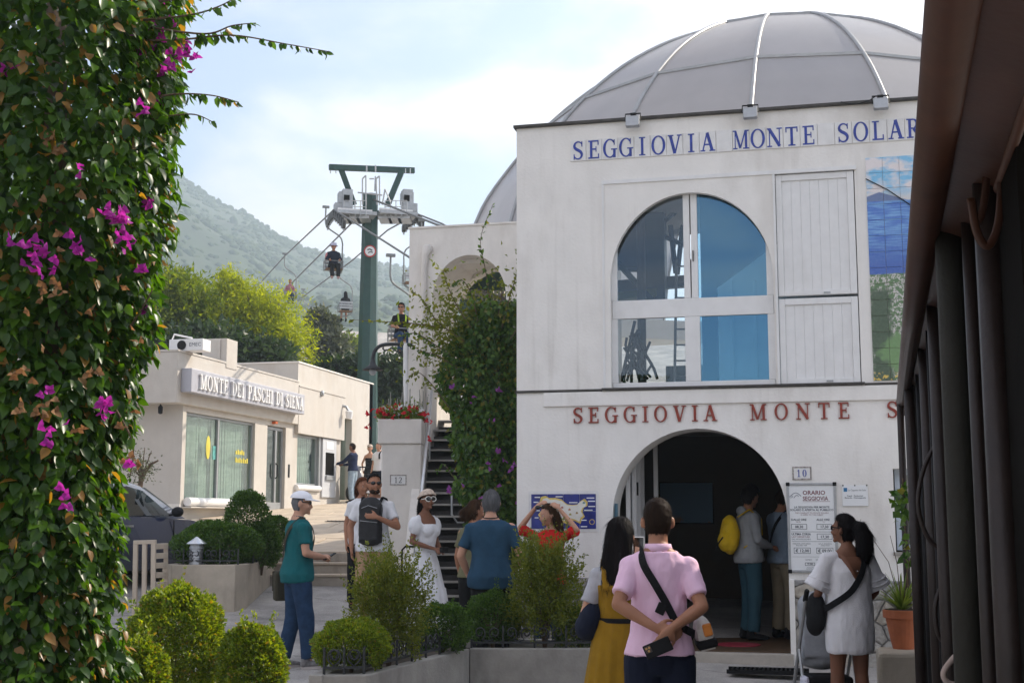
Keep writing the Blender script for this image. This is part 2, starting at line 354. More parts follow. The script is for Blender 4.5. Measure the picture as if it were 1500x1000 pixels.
# far-off wood covering it: many small uneven crowns, one mass
bV = []; bF = []; rs_ = np.random.RandomState(5)
ico = bmesh.new(); bmesh.ops.create_icosphere(ico, subdivisions=1, radius=1)
iv = np.array([v.co[:] for v in ico.verts]); fi = np.array([[v.index for v in f.verts] for f in ico.faces]); ico.free()
cnt = 0; tries = 0
while cnt < 30000 and tries < 200000:
    tries += 1
    i = rs_.randint(12, 165); j = int(min(59, 60 * rs_.rand() ** .8)); 
    if ts[j] > 1.05 or ts[j] < .05: continue
    a = Vm[j*n_+i]; bq = Vm[min(j+1, 59)*n_+min(i+1, n_-1)]
    k = rs_.rand(2); p = np.array([a[0]+(bq[0]-a[0])*k[0], a[1]+(bq[1]-a[1])*k[1], a[2]])
    if mnoise.noise(Vector((p[0]*.012, p[1]*.012, 7))) < -.42: continue
    s = rs_.uniform(1.0, 2.3) * (1.5 if rs_.rand() < .08 else 1)
    w = iv * (s * rs_.uniform(.8, 1.3), s * rs_.uniform(.8, 1.3), s * rs_.uniform(.7, 1.3)) * (1 + .35 * (rs_.rand(len(iv), 1) - .5)) + p + np.array([0, 0, s*.5])
    bF.append(fi + len(bV)*len(iv)); bV.append(w); cnt += 1
M_wood = leafm('far wood', (.028, .055, .016), (.065, .09, .028), .12, .8, (1.6, 1.6, .7), .1)
fw = link('far_wood', fast_mesh('far_wood', np.concatenate(bV), np.concatenate(bF)), M_wood); tag(fw, 'wooded flank of the hazy mountain behind the chairlift', 'wood', kind='stuff')
# ------------------------------------------------------------------ haze
M_haze, nt, out = newmat('haze'); pv = nt.nodes.new('ShaderNodeVolumePrincipled'); pv.inputs['Color'].default_value = (.74, .88, 1, 1)
pv.inputs['Density'].default_value = .0008; pv.inputs['Anisotropy'].default_value = .55; nt.links.new(pv.outputs[0], out.inputs['Volume'])
hz = MB().box(-1500, 1500, -300, 1450, -4, 345).build('haze', M_haze); tag(hz, 'thin pale haze in the air before the mountain', 'haze', kind='stuff')

# ------------------------------------------------------------------ steps and sloping pavement towards the bank
M_stone = pm('stone steps', (.34, .30, .25), .8, .2, 3, .4, 40, stain=(.14, .12, .10), stain_amt=.5, stain_scale=2)
M_pave = pm('warm paving', (.46, .38, .29), .8, .18, 2.2, .35, 50, stain=(.25, .21, .17), stain_amt=.5, stain_scale=1.2)
rot12 = R(13.5)
fw_v = Vector((-math.sin(rot12), math.cos(rot12), 0)); rt_v = Vector((math.cos(rot12), math.sin(rot12), 0))
s0 = at(490, 856, 19.2); s0.z = 0
st = thing('low_steps', 'three low stone steps leading up to the sloping pavement before the bank', 'steps', (s0.x, s0.y, .6))
for k in range(3):
    a = s0 - rt_v * 2.3 + fw_v * (.42 * k); 
    m = MB(); M3 = Matrix((rt_v, fw_v, Vector((0, 0, 1)))).transposed()
    m.obox(s0 + rt_v * -.65 + fw_v * (.42*k + .6) + Vector((0, 0, .36 + .155*(k+1)/1 - .0 + .0)), (3.6, 1.2 , .72 + .0), M3)
    zt = .70 + .155*(k+1)
    m = MB(); m.obox(s0 + rt_v * -.65 + fw_v * (.42*k + .21) + Vector((0, 0, zt/2)), (3.7, .42 if k < 2 else .5, zt), M3)
    m.build('step', M_stone, st, bevel=.012)
    m = MB(); m.obox(s0 + rt_v * -.65 + fw_v * (.42*k + .19) + Vector((0, 0, zt + .012)), (3.72, .44, .03), M3)
    m.build('tread', M_pave, st, bevel=.006)
pv_t = thing('sloping_pavement', 'warm stone slab pavement sloping up past the bank', 'pavement', (s0.x, s0.y, 1.1)); del pv_t['label']; del pv_t['category']; pv_t['kind'] = 'structure'
zt0 = 1.165
def ramp(p):                                    # height of the sloping pavement
    d = (p - s0).dot(fw_v) - 1.25
    return zt0 + max(-.2, d) * .0545
m = MB(); A = s0 + fw_v*1.3 - rt_v*8; B = s0 + fw_v*1.3 + rt_v*1.2; C_ = s0 + fw_v*27 + rt_v*1.2 ; D_ = s0 + fw_v*27 - rt_v*8
q = [A, B, C_, D_]; vs_ = [(p.x, p.y, ramp(p) - .03) for p in q] + [(p.x, p.y, -.5) for p in q]
m.add(vs_, [(0,1,2,3),(7,6,5,4),(0,4,5,1),(1,5,6,2),(2,6,7,3),(3,7,4,0)]); m.build('ramp_base', M_concg, pv_t)
for j in range(13):
    for i in range(5):
        w0 = -4.6 + i*1.15 + (.4 if j % 2 else 0); w1 = w0 + 1.13; l0 = 1.25 + j*1.6; l1 = l0 + 1.585
        P4 = [s0 + rt_v*w + fw_v*l for w, l in ((w0, l0), (w1, l0), (w1, l1), (w0, l1))]
        jz = rnd.uniform(-.004, .004)
        vs_ = [(p.x, p.y, ramp(p) + jz) for p in P4] + [(p.x, p.y, ramp(p) - .06) for p in P4]
        MB().add(vs_, [(0,1,2,3),(7,6,5,4),(0,4,5,1),(1,5,6,2),(2,6,7,3),(3,7,4,0)]).build('slab', M_pave, pv_t, bevel=.006, seg=1)
g = at(500, 768, 29); g.z = ramp(g)
dr_ = thing('pavement_drain', 'small square iron drain grate let into the sloping pavement', 'drain', g)
for k in range(7):
    c = g + rt_v * (k*.09 - .27) + Vector((0, 0, .012)); MB().obox(c, (.035, .5, .02), Matrix((rt_v, fw_v, Vector((0,0,1)))).transposed()).build('bar', M_blackm, dr_)
MB().obox(g + Vector((0, 0, .005)), (.66, .56, .008), Matrix((rt_v, fw_v, Vector((0,0,1)))).transposed()).build('tray', M_concg, dr_)
# ------------------------------------------------------------------ lettering
def stroke(pts, ws):
    """variable-width ribbon polygon strip -> list of quads"""
    pts = [Vector((p[0], p[1])) for p in pts]; n = len(pts)
    ws = [ws]*n if not isinstance(ws, (list, tuple)) else ws
    Ls = []; Rs = []
    for i, p in enumerate(pts):
        t = (pts[min(i+1, n-1)] - pts[max(i-1, 0)]).normalized(); nn = Vector((-t.y, t.x))
        Ls.append(p + nn*ws[i]/2); Rs.append(p - nn*ws[i]/2)
    return [[Ls[i], Rs[i], Rs[i+1], Ls[i+1]] for i in range(n-1)]
def arcp(cx, cy, rx, ry, a0, a1, n=14):
    return [(cx + rx*math.cos(R(a0+(a1-a0)*i/n)), cy + ry*math.sin(R(a0+(a1-a0)*i/n))) for i in range(n+1)]
def rect(x0, x1, y0, y1): return [Vector((x0, y0)), Vector((x1, y0)), Vector((x1, y1)), Vector((x0, y1))]
TK, TN, SF = .15, .06, .05
def ring(cx, cy, rx, ry, a0, a1, tk=TK, tn=TN, n=20):
    out = []
    P = []
    for i in range(n+1):
        a = R(a0+(a1-a0)*i/n); w = tn + (tk-tn)*abs(math.cos(a))**1.3
        P.append((Vector((cx+rx*math.cos(a), cy+ry*math.sin(a))), Vector((cx+(rx-w)*math.cos(a), cy+(ry-w)*math.sin(a)))))
    for (a, b), (c, d) in zip(P, P[1:]): out.append([a, b, d, c])
    return out
def glyph(ch):
    ser = lambda x0, x1, y: [rect(x0, x1, y, y+SF)]
    if ch == 'I': return .40, [rect(.13, .28, 0, 1)] + ser(.02, .39, 0) + ser(.02, .39, 1-SF)
    if ch == 'E': return .72, [rect(.12, .27, 0, 1), rect(.02, .66, 0, TN), rect(.02, .64, 1-TN, 1), rect(.27, .5, .48, .48+TN), rect(.60, .66, 0, .26), rect(.58, .64, .74, 1), rect(.46, .51, .36, .66)]
    if ch == 'L': return .70, [rect(.12, .27, 0, 1), rect(.02, .64, 0, TN)] + ser(.02, .40, 1-SF) + [rect(.58, .64, 0, .28)]
    if ch == 'T': return .74, [rect(.295, .445, 0, 1), rect(.03, .71, 1-TN, 1), rect(.03, .09, .72, 1), rect(.65, .71, .72, 1)] + ser(.17, .57, 0)
    if ch == 'O': return .86, ring(.43, .5, .41, .52, 0, 360, n=28)
    if ch == 'C': return .80, ring(.43, .5, .41, .52, 45, 315, n=24) + [rect(.68, .75, .66, .98), rect(.68, .75, .02, .34)]
    if ch == 'G': return .86, ring(.43, .5, .41, .52, 45, 318, n=24) + [rect(.66, .72, .68, .98), rect(.62, .77, .0, .42)] + [rect(.5, .86, .42, .42+SF)]
    if ch == 'S':
        pts = arcp(.34, .745, .235, .225, 20, 180, 10) + [(.125, .66), (.22, .57), (.36, .5), (.48, .42), (.545, .32)] + arcp(.32, .265, .235, .235, 0, -160, 10)
        n = len(pts); ws = [.07 + .10*math.exp(-((i/(n-1)-.5)/.2)**2) for i in range(n)]
        return .66, stroke(pts, ws) + [rect(.53, .59, .70, .99), rect(.06, .12, .01, .30)]
    if ch == 'V': return .84, stroke([(.17, .98), (.42, .0)], TK) + stroke([(.70, .98), (.44, .0)], TN) + ser(.02, .36, 1-SF) + ser(.56, .84, 1-SF)
    if ch == 'A': return .84, stroke([(.14, .02), (.39, .99)], TN) + stroke([(.40, 1.0), (.68, .02)], TK) + [rect(.24, .56, .32, .32+TN)] + ser(.0, .28, 0) + ser(.52, .85, 0)
    if ch == 'N': return .86, [rect(.11, .17, 0, 1), rect(.67, .73, 0, 1)] + stroke([(.13, .97), (.70, .03)], TK) + ser(.0, .28, 0) + ser(.0, .20, 1-SF) + ser(.55, .85, 1-SF)
    if ch == 'M': return 1.02, [rect(.11, .17, 0, 1), rect(.76, .91, 0, 1)] + stroke([(.16, .97), (.46, .05)], .14) + stroke([(.79, .97), (.47, .05)], TN) + ser(.0, .28, 0) + ser(.64, 1.02, 0) + ser(.0, .2, 1-SF) + ser(.76, 1.02, 1-SF)
    if ch == 'R': return .80, [rect(.12, .27, 0, 1)] + ring(.36, .73, .29, .27, 90, -90, n=12) + [rect(.27, .36, 1-TN, 1), rect(.27, .36, .46, .46+TN)] + stroke([(.40, .47), (.70, .02)], .15) + ser(.02, .38, 0) + ser(.02, .2, 1-SF) + ser(.6, .82, 0)
    if ch == 'P': return .74, [rect(.12, .27, 0, 1)] + ring(.36, .71, .31, .29, 90, -90, n=12) + [rect(.27, .36, 1-TN, 1), rect(.27, .36, .42, .42+TN)] + ser(.02, .40, 0) + ser(.02, .2, 1-SF)
    if ch == 'D': return .84, [rect(.12, .27, 0, 1)] + ring(.36, .5, .42, .5, 90, -90, n=16) + [rect(.02, .36, 1-TN, 1), rect(.02, .36, 0, TN)]
    if ch == 'H': return .88, [rect(.12, .27, 0, 1), rect(.60, .75, 0, 1), rect(.27, .6, .47, .47+TN)] + ser(.02, .36, 0) + ser(.5, .86, 0) + ser(.02, .36, 1-SF) + ser(.5, .86, 1-SF)
    if ch == '1': return .46, [rect(.18, .31, 0, 1)] + stroke([(.06, .78), (.22, .96)], .07) + ser(.05, .44, 0)
    if ch == '0': return .60, ring(.29, .5, .27, .5, 0, 360, n=24)
    if ch == '2': 
        pts = arcp(.28, .72, .22, .24, 160, -10, 10) + [(.42, .5), (.25, .28), (.08, .07)]
        return .58, stroke(pts, [.08, .09, .08, .07, .07, .08, .09, .1, .12, .13, .13, .12, .09, .07]) + [rect(.05, .53, 0, .10), rect(.47, .53, .0, .2)]
    return .4, []
def letter(mb, ch, o, r, n, h, wscale=1.0, depth=.012, bold=0):
    """adds one letter to mb: o lower left corner, r reading direction, n outward normal"""
    global TK, TN, SF
    o = Vector(o); r = Vector(r); n = Vector(n); up = Vector((0, 0, 1))
    sv_ = (TK, TN, SF); TK += bold; TN += bold*.8; SF += bold*.6
    w, polys = glyph(ch); TK, TN, SF = sv_
    for k, p in enumerate(polys):
        e = depth + .0004 * (k % 12)
        base = [o + r*(q[0]*h*wscale) + up*(q[1]*h) for q in p]
        top = [b_ + n*e for b_ in base]; m = len(p)
        mb.add(base + top, [tuple(range(m)), tuple(range(2*m-1, m-1, -1))] + [(i, i+m, (i+1) % m + m, (i+1) % m) for i in range(m)])
    return w * h * wscale
def text_part(body, o, r, n, size, mat, parent, name='lettering', align='LEFT', depth=.0, bold=0.0, xs=1.0):
    cu = bpy.data.curves.new('t', 'FONT'); cu.body = body; cu.size = size; cu.align_x = align; cu.extrude = depth; cu.offset = bold; cu.resolution_u = 2; cu.space_line = .95
    ob = bpy.data.objects.new('t', cu); col.objects.link(ob)
    dg = bpy.context.evaluated_depsgraph_get(); me = bpy.data.meshes.new_from_object(ob.evaluated_get(dg)); bpy.data.objects.remove(ob); bpy.data.curves.remove(cu)
    r = Vector(r); n = Vector(n); u = Vector((0, 0, 1)); off = wloc(parent)
    M4 = Matrix((( r.x*xs, u.x, n.x, o[0]-off.x), (r.y*xs, u.y, n.y, o[1]-off.y), (r.z, u.z, n.z, o[2]-off.z), (0, 0, 0, 1)))
    me.transform(M4); me.materials.clear(); return link(name, me, mat, parent)

# ------------------------------------------------------------------ the chairlift station
YF = 14.10; WX0, WX1 = -3.33, 5.0; ZL, ZT = 3.08, 6.13
RV = Vector((1, 0, 0)); NV = Vector((0, -1, 0))
stn = thing('station_building', 'white two-storey chairlift station with arched doorway and grey glazed dome', 'building', (-.8, 20, .2))
def archpts(cx, zc, rx, rz, n=28): return [(cx + rx*math.cos(math.pi*i/n), zc + rz*math.sin(math.pi*i/n)) for i in range(n+1)]
AX0, AX1, AZ = -2.26, -.40, 1.70; acx = (AX0+AX1)/2; ar = (AX1-AX0)/2
# lower front wall with the arched opening
low = [(WX0, 0), (WX0, ZL), (.66, ZL), (.66, 0), (AX1, 0)] + archpts(acx, AZ, ar, .95) + [(AX0, 0)]
fw_ = MB().prism(low, 'y', YF, YF+.5).build('front_wall', M_white, stn)
WW0, WW1, WZ0, WZ1 = .69, 1.5, 1.34, 2.2
m = MB().box(.66, WW0, YF, YF+.32, 0, ZL).box(WW0, WW1, YF, YF+.32, 0, WZ0).box(WW0, WW1, YF, YF+.32, WZ1, ZL).box(WW1, WX1, YF, YF+.32, 0, ZL)
m.build('front_wall', M_white, stn)
# upper front wall round the window
UX0, UX1, UZ1 = -2.33, .41, 5.42
m = MB().box(WX0, UX0, YF-.004, YF+.3, ZL, ZT).box(UX1, WX1, YF-.004, YF+.3, ZL, ZT).box(UX0, UX1, YF-.004, YF+.3, UZ1, ZT)
m.build('front_wall', M_white, stn)
MB().box(WX0-.03, WX1+.03, YF-.05, YF+.34, ZT, ZT+.035).build('coping', M_edge, stn, bevel=.006)
MB().box(WX0-.01, -2.36, YF-.022, YF+.1, ZL-.004, ZL+.022).box(-2.36, .44, YF-.05, YF+.1, ZL+.004, ZL+.028).box(.44, WX1, YF-.022, YF+.1, ZL-.002, ZL+.02).build('string_course', M_edge, stn)
MB().box(-3.02, 3.9, YF-.028, YF+.05, ZL-.165, ZL-.008).build('ledge_band', M_white, stn, bevel=.008)
# side and rear walls, floors, roof
m = MB().box(WX0, WX0+.3, YF+.505, 20, 0, ZT).box(WX1-.3, WX1, YF+.33, 29, 0, ZT)
m.build('side_wall', M_white, stn)
M_slabw = pm('interior plaster', (.28, .27, .25), .8, .08, 3, .2, 40)
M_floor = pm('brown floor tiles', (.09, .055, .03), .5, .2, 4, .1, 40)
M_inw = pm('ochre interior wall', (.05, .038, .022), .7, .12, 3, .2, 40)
MB().prism([(WX0+.3, YF+.33), (WX1-.3, YF+.33), (WX1-.3, 29), (-6.5, 29), (-6.5, 21.6), (WX0+.3, 21.6)], 'z', 2.86, 3.04).build('upper_floor', M_slabw, stn)
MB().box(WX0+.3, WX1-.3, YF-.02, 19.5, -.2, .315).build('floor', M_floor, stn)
MB().box(AX0-.02, AX1+.03, YF-.14, YF+.3, -.1, .30).build('door_sill', pm('pale sill stone', (.42, .38, .33), .7, .15, 5, .3, 40), stn, bevel=.008)
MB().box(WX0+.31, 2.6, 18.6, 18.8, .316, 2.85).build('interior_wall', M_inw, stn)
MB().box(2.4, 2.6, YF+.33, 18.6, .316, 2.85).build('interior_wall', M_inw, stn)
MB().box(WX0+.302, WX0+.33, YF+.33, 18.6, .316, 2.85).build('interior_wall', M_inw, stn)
# flat roof with a round hole under the dome
DC = at(1148, 330, 24); DR = 6.1; DZ = DC.z; DHT = 3.85
Lsh = [(WX0+.3, YF+.3), (6.2, YF+.3), (6.2, 31.2), (-6.45, 31.2), (-6.45, 20.3), (WX0+.3, 20.3)]
def ray_poly(cx, cy, a):
    best = 1e9; dx, dy = math.cos(a), math.sin(a)
    for (x0, y0), (x1, y1) in zip(Lsh, Lsh[1:]+Lsh[:1]):
        ex, ey = x1-x0, y1-y0; det = dx*(-ey) + dy*ex
        if abs(det) < 1e-9: continue
        t = ((x0-cx)*(-ey) + (y0-cy)*ex)/det; u = (dx*(y0-cy) - dy*(x0-cx))/det
        if t > 0 and -1e-6 <= u <= 1+1e-6: best = min(best, t)
    return best
n = 96; vs_ = []; rr = DR - .1
for k in range(n):
    a = 2*math.pi*k/n; t = max(ray_poly(DC.x, DC.y, a), rr+.05)
    vs_ += [(DC.x+rr*math.cos(a), DC.y+rr*math.sin(a), 5.98), (DC.x+t*math.cos(a), DC.y+t*math.sin(a), 5.98), (DC.x+rr*math.cos(a), DC.y+rr*math.sin(a), 5.86), (DC.x+t*math.cos(a), DC.y+t*math.sin(a), 5.86)]
fs_ = []
for k in range(n):
    a = 4*k; b_ = 4*((k+1) % n); fs_ += [(a, b_, b_+1, a+1), (a+2, a+3, b_+3, b_+2), (a, a+2, b_+2, b_), (a+1, b_+1, b_+3, a+3)]
MB().add(vs_, fs_).build('flat_roof', M_white2, stn)
vs_ = []; fs_ = []
for k in range(64):
    a = 2*math.pi*k/64
    for r_, z_ in ((DR+.02, 5.80), (DR+.02, DZ-.93), (DR-.12, DZ-.93), (DR-.12, 5.80)): vs_.append((DC.x+r_*math.cos(a), DC.y+r_*math.sin(a), z_))
for k in range(64):
    a = 4*k; b_ = 4*((k+1) % 64); fs_ += [(a+i, b_+i, b_+(i+1) % 4, a+(i+1) % 4) for i in range(4)]
MB().add(vs_, fs_).build('dome_drum', M_white2, stn)
# the dome: ribs, rings and separate panels
M_panel, nt, out = newmat('smoked dome panel'); N = nt.nodes.new; L = nt.links.new
b1 = N('ShaderNodeBsdfPrincipled'); b1.inputs['Base Color'].default_value = (.36, .36, .38, 1); b1.inputs['Roughness'].default_value = .22
tr = N('ShaderNodeBsdfTranslucent'); tr.inputs[0].default_value = (.60, .59, .62, 1)
nzp = N('ShaderNodeTexNoise'); nzp.inputs['Scale'].default_value = 1.2; nzp.inputs['Detail'].default_value = 7; tcp = N('ShaderNodeTexCoord'); L(tcp.outputs['Object'], nzp.inputs['Vector'])
mrp = N('ShaderNodeMapRange'); mrp.inputs['To Min'].default_value = .3; mrp.inputs['To Max'].default_value = .5; L(nzp.outputs['Fac'], mrp.inputs[0])
cmx = N('ShaderNodeMix'); cmx.data_type = 'RGBA'; L(nzp.outputs['Fac'], cmx.inputs['Factor']); cmx.inputs[6].default_value = (.30, .295, .31, 1); cmx.inputs[7].default_value = (.50, .49, .50, 1); L(cmx.outputs[2], b1.inputs['Base Color'])
ms = N('ShaderNodeMixShader'); L(mrp.outputs[0], ms.inputs[0]); L(b1.outputs[0], ms.inputs[1]); L(tr.outputs[0], ms.inputs[2]); L(ms.outputs[0], out.inputs[0])
M_rib = pm('dome rib aluminium', (.36, .365, .37), .4, .1, 6, .1, 40, metal=.3)
dome = MB().lathe([(.5, 0), (.55, .05), (.3, .12), (.02, .16)], (DC.x, DC.y, DZ+DHT-.04), 16).build('dome', M_rib, stn)
DPROF = [(6.1, -.95), (5.78, .02), (5.28, .80), (4.6, 1.62), (3.7, 2.42), (2.65, 3.08), (1.55, 3.55), (.7, 3.77), (.02, 3.84)]; NR = 17; LV = [0, 35, 62, 87]
def dpt(az, el, off=0):
    t = math.degrees(el)/90*(len(DPROF)-1); i = min(int(t), len(DPROF)-2); f_ = t-i; q = [DPROF[max(i-1, 0)], DPROF[i], DPROF[i+1], DPROF[min(i+2, len(DPROF)-1)]]
    r_, z_ = [.5*((2*q[1][k])+(-q[0][k]+q[2][k])*f_+(2*q[0][k]-5*q[1][k]+4*q[2][k]-q[3][k])*f_*f_+(-q[0][k]+3*q[1][k]-3*q[2][k]+q[3][k])*f_**3) for k in (0, 1)]
    return Vector((DC.x + (r_+off*.8)*math.sin(az), DC.y - (r_+off*.8)*math.cos(az), DZ + z_ + off*.6))
AZ0 = math.atan2(0 - DC.x, DC.y) - R(4.5)
for k in range(NR):
    a0 = AZ0 + 2*math.pi*k/NR; a1 = AZ0 + 2*math.pi*(k+1)/NR
    MB().tube([dpt(a0, R(e), .015) for e in range(0, 89, 3)], .036, 6).build('rib', M_rib, dome, smooth=True)
    for j in range(len(LV)-1):
        if j < 2 and 6 <= k <= 9: continue                 # opening where the lift line leaves the dome
        e0, e1 = LV[j], LV[j+1]; vs_ = []; nn = 8
        for t in range(nn+1):
            e = R(e0+.15+(e1-e0-.3)*t/nn)
            vs_ += [dpt(a0, e, 0).lerp(dpt(a1, e, 0), .004), dpt(a0, e, 0).lerp(dpt(a1, e, 0), .996)]
        MB().add(vs_, [(2*t, 2*t+1, 2*t+3, 2*t+2) for t in range(nn)]).build('panel', M_panel, dome, smooth=True)
        if j > 0:
            MB().bar(dpt(a0, R(e0), .012), dpt(a1, R(e0), .012), .05, .045).build('ring_bar', M_rib, dome)
# ---- upper window: arched board, frame, glass, shutters
M_frame = M_wpaint
bo = [(UX0+.012, ZL+.03), (UX0+.012, UZ1-.012), (-.445, UZ1-.012), (-.445, ZL+.03), (-.475, ZL+.03)] + archpts(-1.365, 4.28, .89, .98) + [(-2.255, ZL+.03)]
MB().prism(bo, 'y', YF-.02, YF+.06).build('arched_board', M_white, stn)
m = MB().box(UX0-.012, UX0+.012, YF-.03, YF+.01, ZL+.03, UZ1).box(UX0-.012, UX1+.02, YF-.034, YF+.01, UZ1-.012, UZ1+.03).box(-.455, -.43, YF-.032, YF+.01, ZL+.03, UZ1)
m.build('window_trim', M_frame, stn)
wnd = MB().box(-2.25, -.48, YF+.062, YF+.12, 3.885, 4.09).box(-1.445, -1.375, YF+.063, YF+.125, 4.09, 5.27).box(-1.362, -1.29, YF+.063, YF+.125, 4.09, 5.27).box(-1.445, -1.28, YF+.063, YF+.125, 3.17, 3.885) \
    .box(-2.25, -.48, YF+.062, YF+.12, 3.10, 3.17).box(-2.27, -2.19, YF+.064, YF+.118, 3.17, 3.885).box(-2.27, -2.19, YF+.064, YF+.118, 4.09, 4.75).box(-.55, -.46, YF+.064, YF+.118, 3.17, 3.885).box(-.55, -.46, YF+.064, YF+.118, 4.09, 4.75) \
    .build('window', M_frame, stn, bevel=.006)
MB().box(-1.345, -1.335, YF+.045, YF+.066, 4.5, 4.62).build('handle', M_blackm, wnd)
M_pane = glassm('coated pane', (.66, .82, .88), .25, (.22, .42, .60))
M_paneL = glassm('clear pane', (.86, .90, .91), .07, (.5, .62, .75))
def apane(x0, x1, z0):
    P = [(x0, z0)]
    for i in range(13):
        x = x0 + (x1-x0)*i/12; t = (x+1.365)/.90; P.append((x, 4.28 + .985*math.sqrt(max(0, 1-t*t))))
    P.append((x1, z0)); return P
for P, mm in ((apane(-2.20, -1.44, 4.08), M_paneL), (apane(-1.295, -.53, 4.08), M_pane), ([(-2.2, 3.16), (-2.2, 3.89), (-1.44, 3.89), (-1.44, 3.16)], M_paneL), ([(-1.285, 3.16), (-1.285, 3.89), (-.54, 3.89), (-.54, 3.16)], M_pane)):
    MB().prism(P, 'y', YF+.088, YF+.094).build('pane', mm, wnd)
# shutters of upright boards
for z0, z1 in ((4.06, 5.40), (3.11, 4.03)):
    sh = MB().box(-.425, -.36, YF-.005, YF+.05, z0, z1).box(.33, .40, YF-.005, YF+.05, z0, z1).box(-.36, .33, YF-.004, YF+.05, z1-.07, z1).box(-.36, .33, YF-.004, YF+.05, z0, z0+.05).build('shutter', M_frame, stn, bevel=.005)
    for k in range(7):
        w = .69/7; x = -.36 + k*w
        MB().box(x+.0006, x+w-.0006, YF+.012+rnd.uniform(0, .002), YF+.04, z0+.05, z1-.07).build('board', M_frame, sh, bevel=.0015, seg=1)
    MB().box(.05, .12, YF-.012, YF, z0+.012, z0+.03).build('hinge', M_zinc, sh)
# partition behind the right-hand panes, machinery behind the left-hand ones
M_backing = pm('pale partition', (.80, .82, .83), .6, .1, 3, .1, 40)
MB().prism([(-1.12, 3.05), (-1.12, 4.28), (-.45, 4.75), (2.6, 5.4), (2.6, 3.05)], 'y', YF+.55, YF+.6).build('pane_backing', M_backing, stn, bevel=.01)  # added pale shape, top sloped to imitate a white building's reflection
for xa in (-.98, -.72): MB().box(xa, xa+.035, YF+.52, YF+.548, 3.05, 4.35).build('backing_post', M_backing, stn, bevel=.006)
MB().box(-1.36, 2.6, YF+1.2, YF+1.3, 3.05, 5.85).build('pane_backing', pm('dark blue partition', (.05, .07, .09), .7, .1, 3, .1, 40), stn)
mach = thing('hanging_harness', 'black safety harness hanging on a pole behind the lower left window pane', 'harness', at(945, 560, 16.2))
p0 = at(942, 462, 16.2)
m = MB(); 
for k in range(26):
    q = at(930 + rnd.gauss(0, 9), 480 + rnd.random()*55, 16.2 + rnd.uniform(-.1, .1)); m.tube([q, q + Vector((rnd.uniform(-.1, .1), 0, rnd.uniform(-.16, .02))), q + Vector((rnd.uniform(-.12, .12), 0, -.22))], .018, 5)
m.build('webbing', M_blackm, mach, smooth=True)
for pts in ([(930, 470), (915, 535), (912, 550), (915, 562)], [(935, 500), (958, 540), (963, 555)], [(925, 520), (925, 560)]):
    MB().tube([at(x, y, 16.15) for x, y in pts], .02, 6).build('strap', M_blackm, mach, smooth=True)
pole = MB().tube([at(941, 575, 16.3), at(938, 275, 16.3)], .055, 10).build('machine_pole', pm('dull pole', (.12, .12, .11), .5), None, smooth=True); tag(pole, 'dark round pole standing inside the upper station window', 'pole')
lad = thing('ladder', 'thin metal ladder seen through the lower left station window', 'ladder', at(995, 560, 16.6))
for a, b_ in (((988, 570), (991, 380)), ((1010, 570), (1012, 380))): MB().tube([at(*a, 16.6), at(*b_, 16.6)], .018, 6).build('rail', M_zinc, lad)
for y in range(390, 570, 23): MB().tube([at(989, y, 16.6), at(1011, y, 16.6)], .012, 6).build('rung', M_zinc, lad)
gm = thing('drive_machine', 'dark green drive machine with frame seen through the upper station window', 'machine', at(960, 560, 17.6))
M_gmach = pm('machine green', (.03, .065, .045), .5, .2, 5, .1, 30)
MB().bar(at(958, 445, 17.6), at(956, 270, 17.6), .34, .3, (0, 1, 0)).build('column', M_gmach, gm, bevel=.01)
MB().bar(at(905, 420, 17.8), at(1008, 412, 17.8), .16, .16).build('beam', M_gmach, gm, bevel=.01)
MB().bar(at(905, 436, 17.4), at(960, 430, 17.4), .3, .1).build('plate', pm('lime machine plate', (.22, .26, .04), .5), gm)
MB().bar(at(905, 385, 17.2), at(955, 440, 17.2), .07, .07).build('brace', M_gmach, gm)
for a, b_ in (((972, 300), (970, 400)), ((972, 300), (990, 315)), ((970, 345), (1004, 360)), ((1000, 330), (992, 402)), ((982, 330), (990, 400)), ((935, 320), (920, 330)), ((912, 395), (935, 395)), ((1000, 300), (968, 330))):
    MB().tube([at(*a, 17.5), at(*b_, 17.5)], .035, 6).build('strut', M_gmach, gm)
MB().obox(at(928, 355, 17.9), (.5, .2, .75)).build('cabinet', pm('machine grey', (.22, .22, .2), .5), gm, bevel=.01)
MB().obox(at(1008, 560, 17), (.55, .3, .42)).build('box', M_gmach, gm, bevel=.01)
# rear wall of the upper floor: a wide opening to the lift line
MB().box(-6.5, -4.9, 29, 29.3, 3.05, 6.0).box(.3, 5, 29, 29.3, 3.05, 6.0).build('rear_wall', M_white, stn)
# ---- blue lettered tiles under the roof
M_tile = pm('white glazed tile', (.74, .73, .72), .3, .06, 12, .05, 30, stain=(.5, .46, .42), stain_amt=.35, stain_scale=4)
M_blue = pm('cobalt glaze', (.025, .05, .30), .3, .3, 25, 0, 1)
M_red = pm('oxide red letters', (.26, .045, .028), .6, .2, 14, .1, 60)
sgn = thing('tile_sign', 'row of white tiles with blue letters under the station roof', 'sign', (-1, YF, 5.7))
TW = .1825; txt = 'SEGGIOVIA MONTE SOLARO'
for i, ch in enumerate(txt):
    x = -2.70 + i*TW; t = MB().box(x+.0025, x+TW-.0025, YF-.016-rnd.uniform(0, .002), YF-.004, 5.70, 5.945).build('tile', M_tile, sgn, bevel=.003, seg=1)
    if ch != ' ':
        w, _ = glyph(ch); mb = MB(); h = .212; ws = .90 if ch != 'M' else .80
        letter(mb, ch, (x + TW/2 - w*h*ws/2, YF-.0185, 5.717), RV, NV, h, ws, .001, bold=.025); mb.build('letter', M_blue, t)
red = thing('red_letter_sign', 'oxide red raised letters above the arched doorway', 'sign', (-1, YF, 2.72))
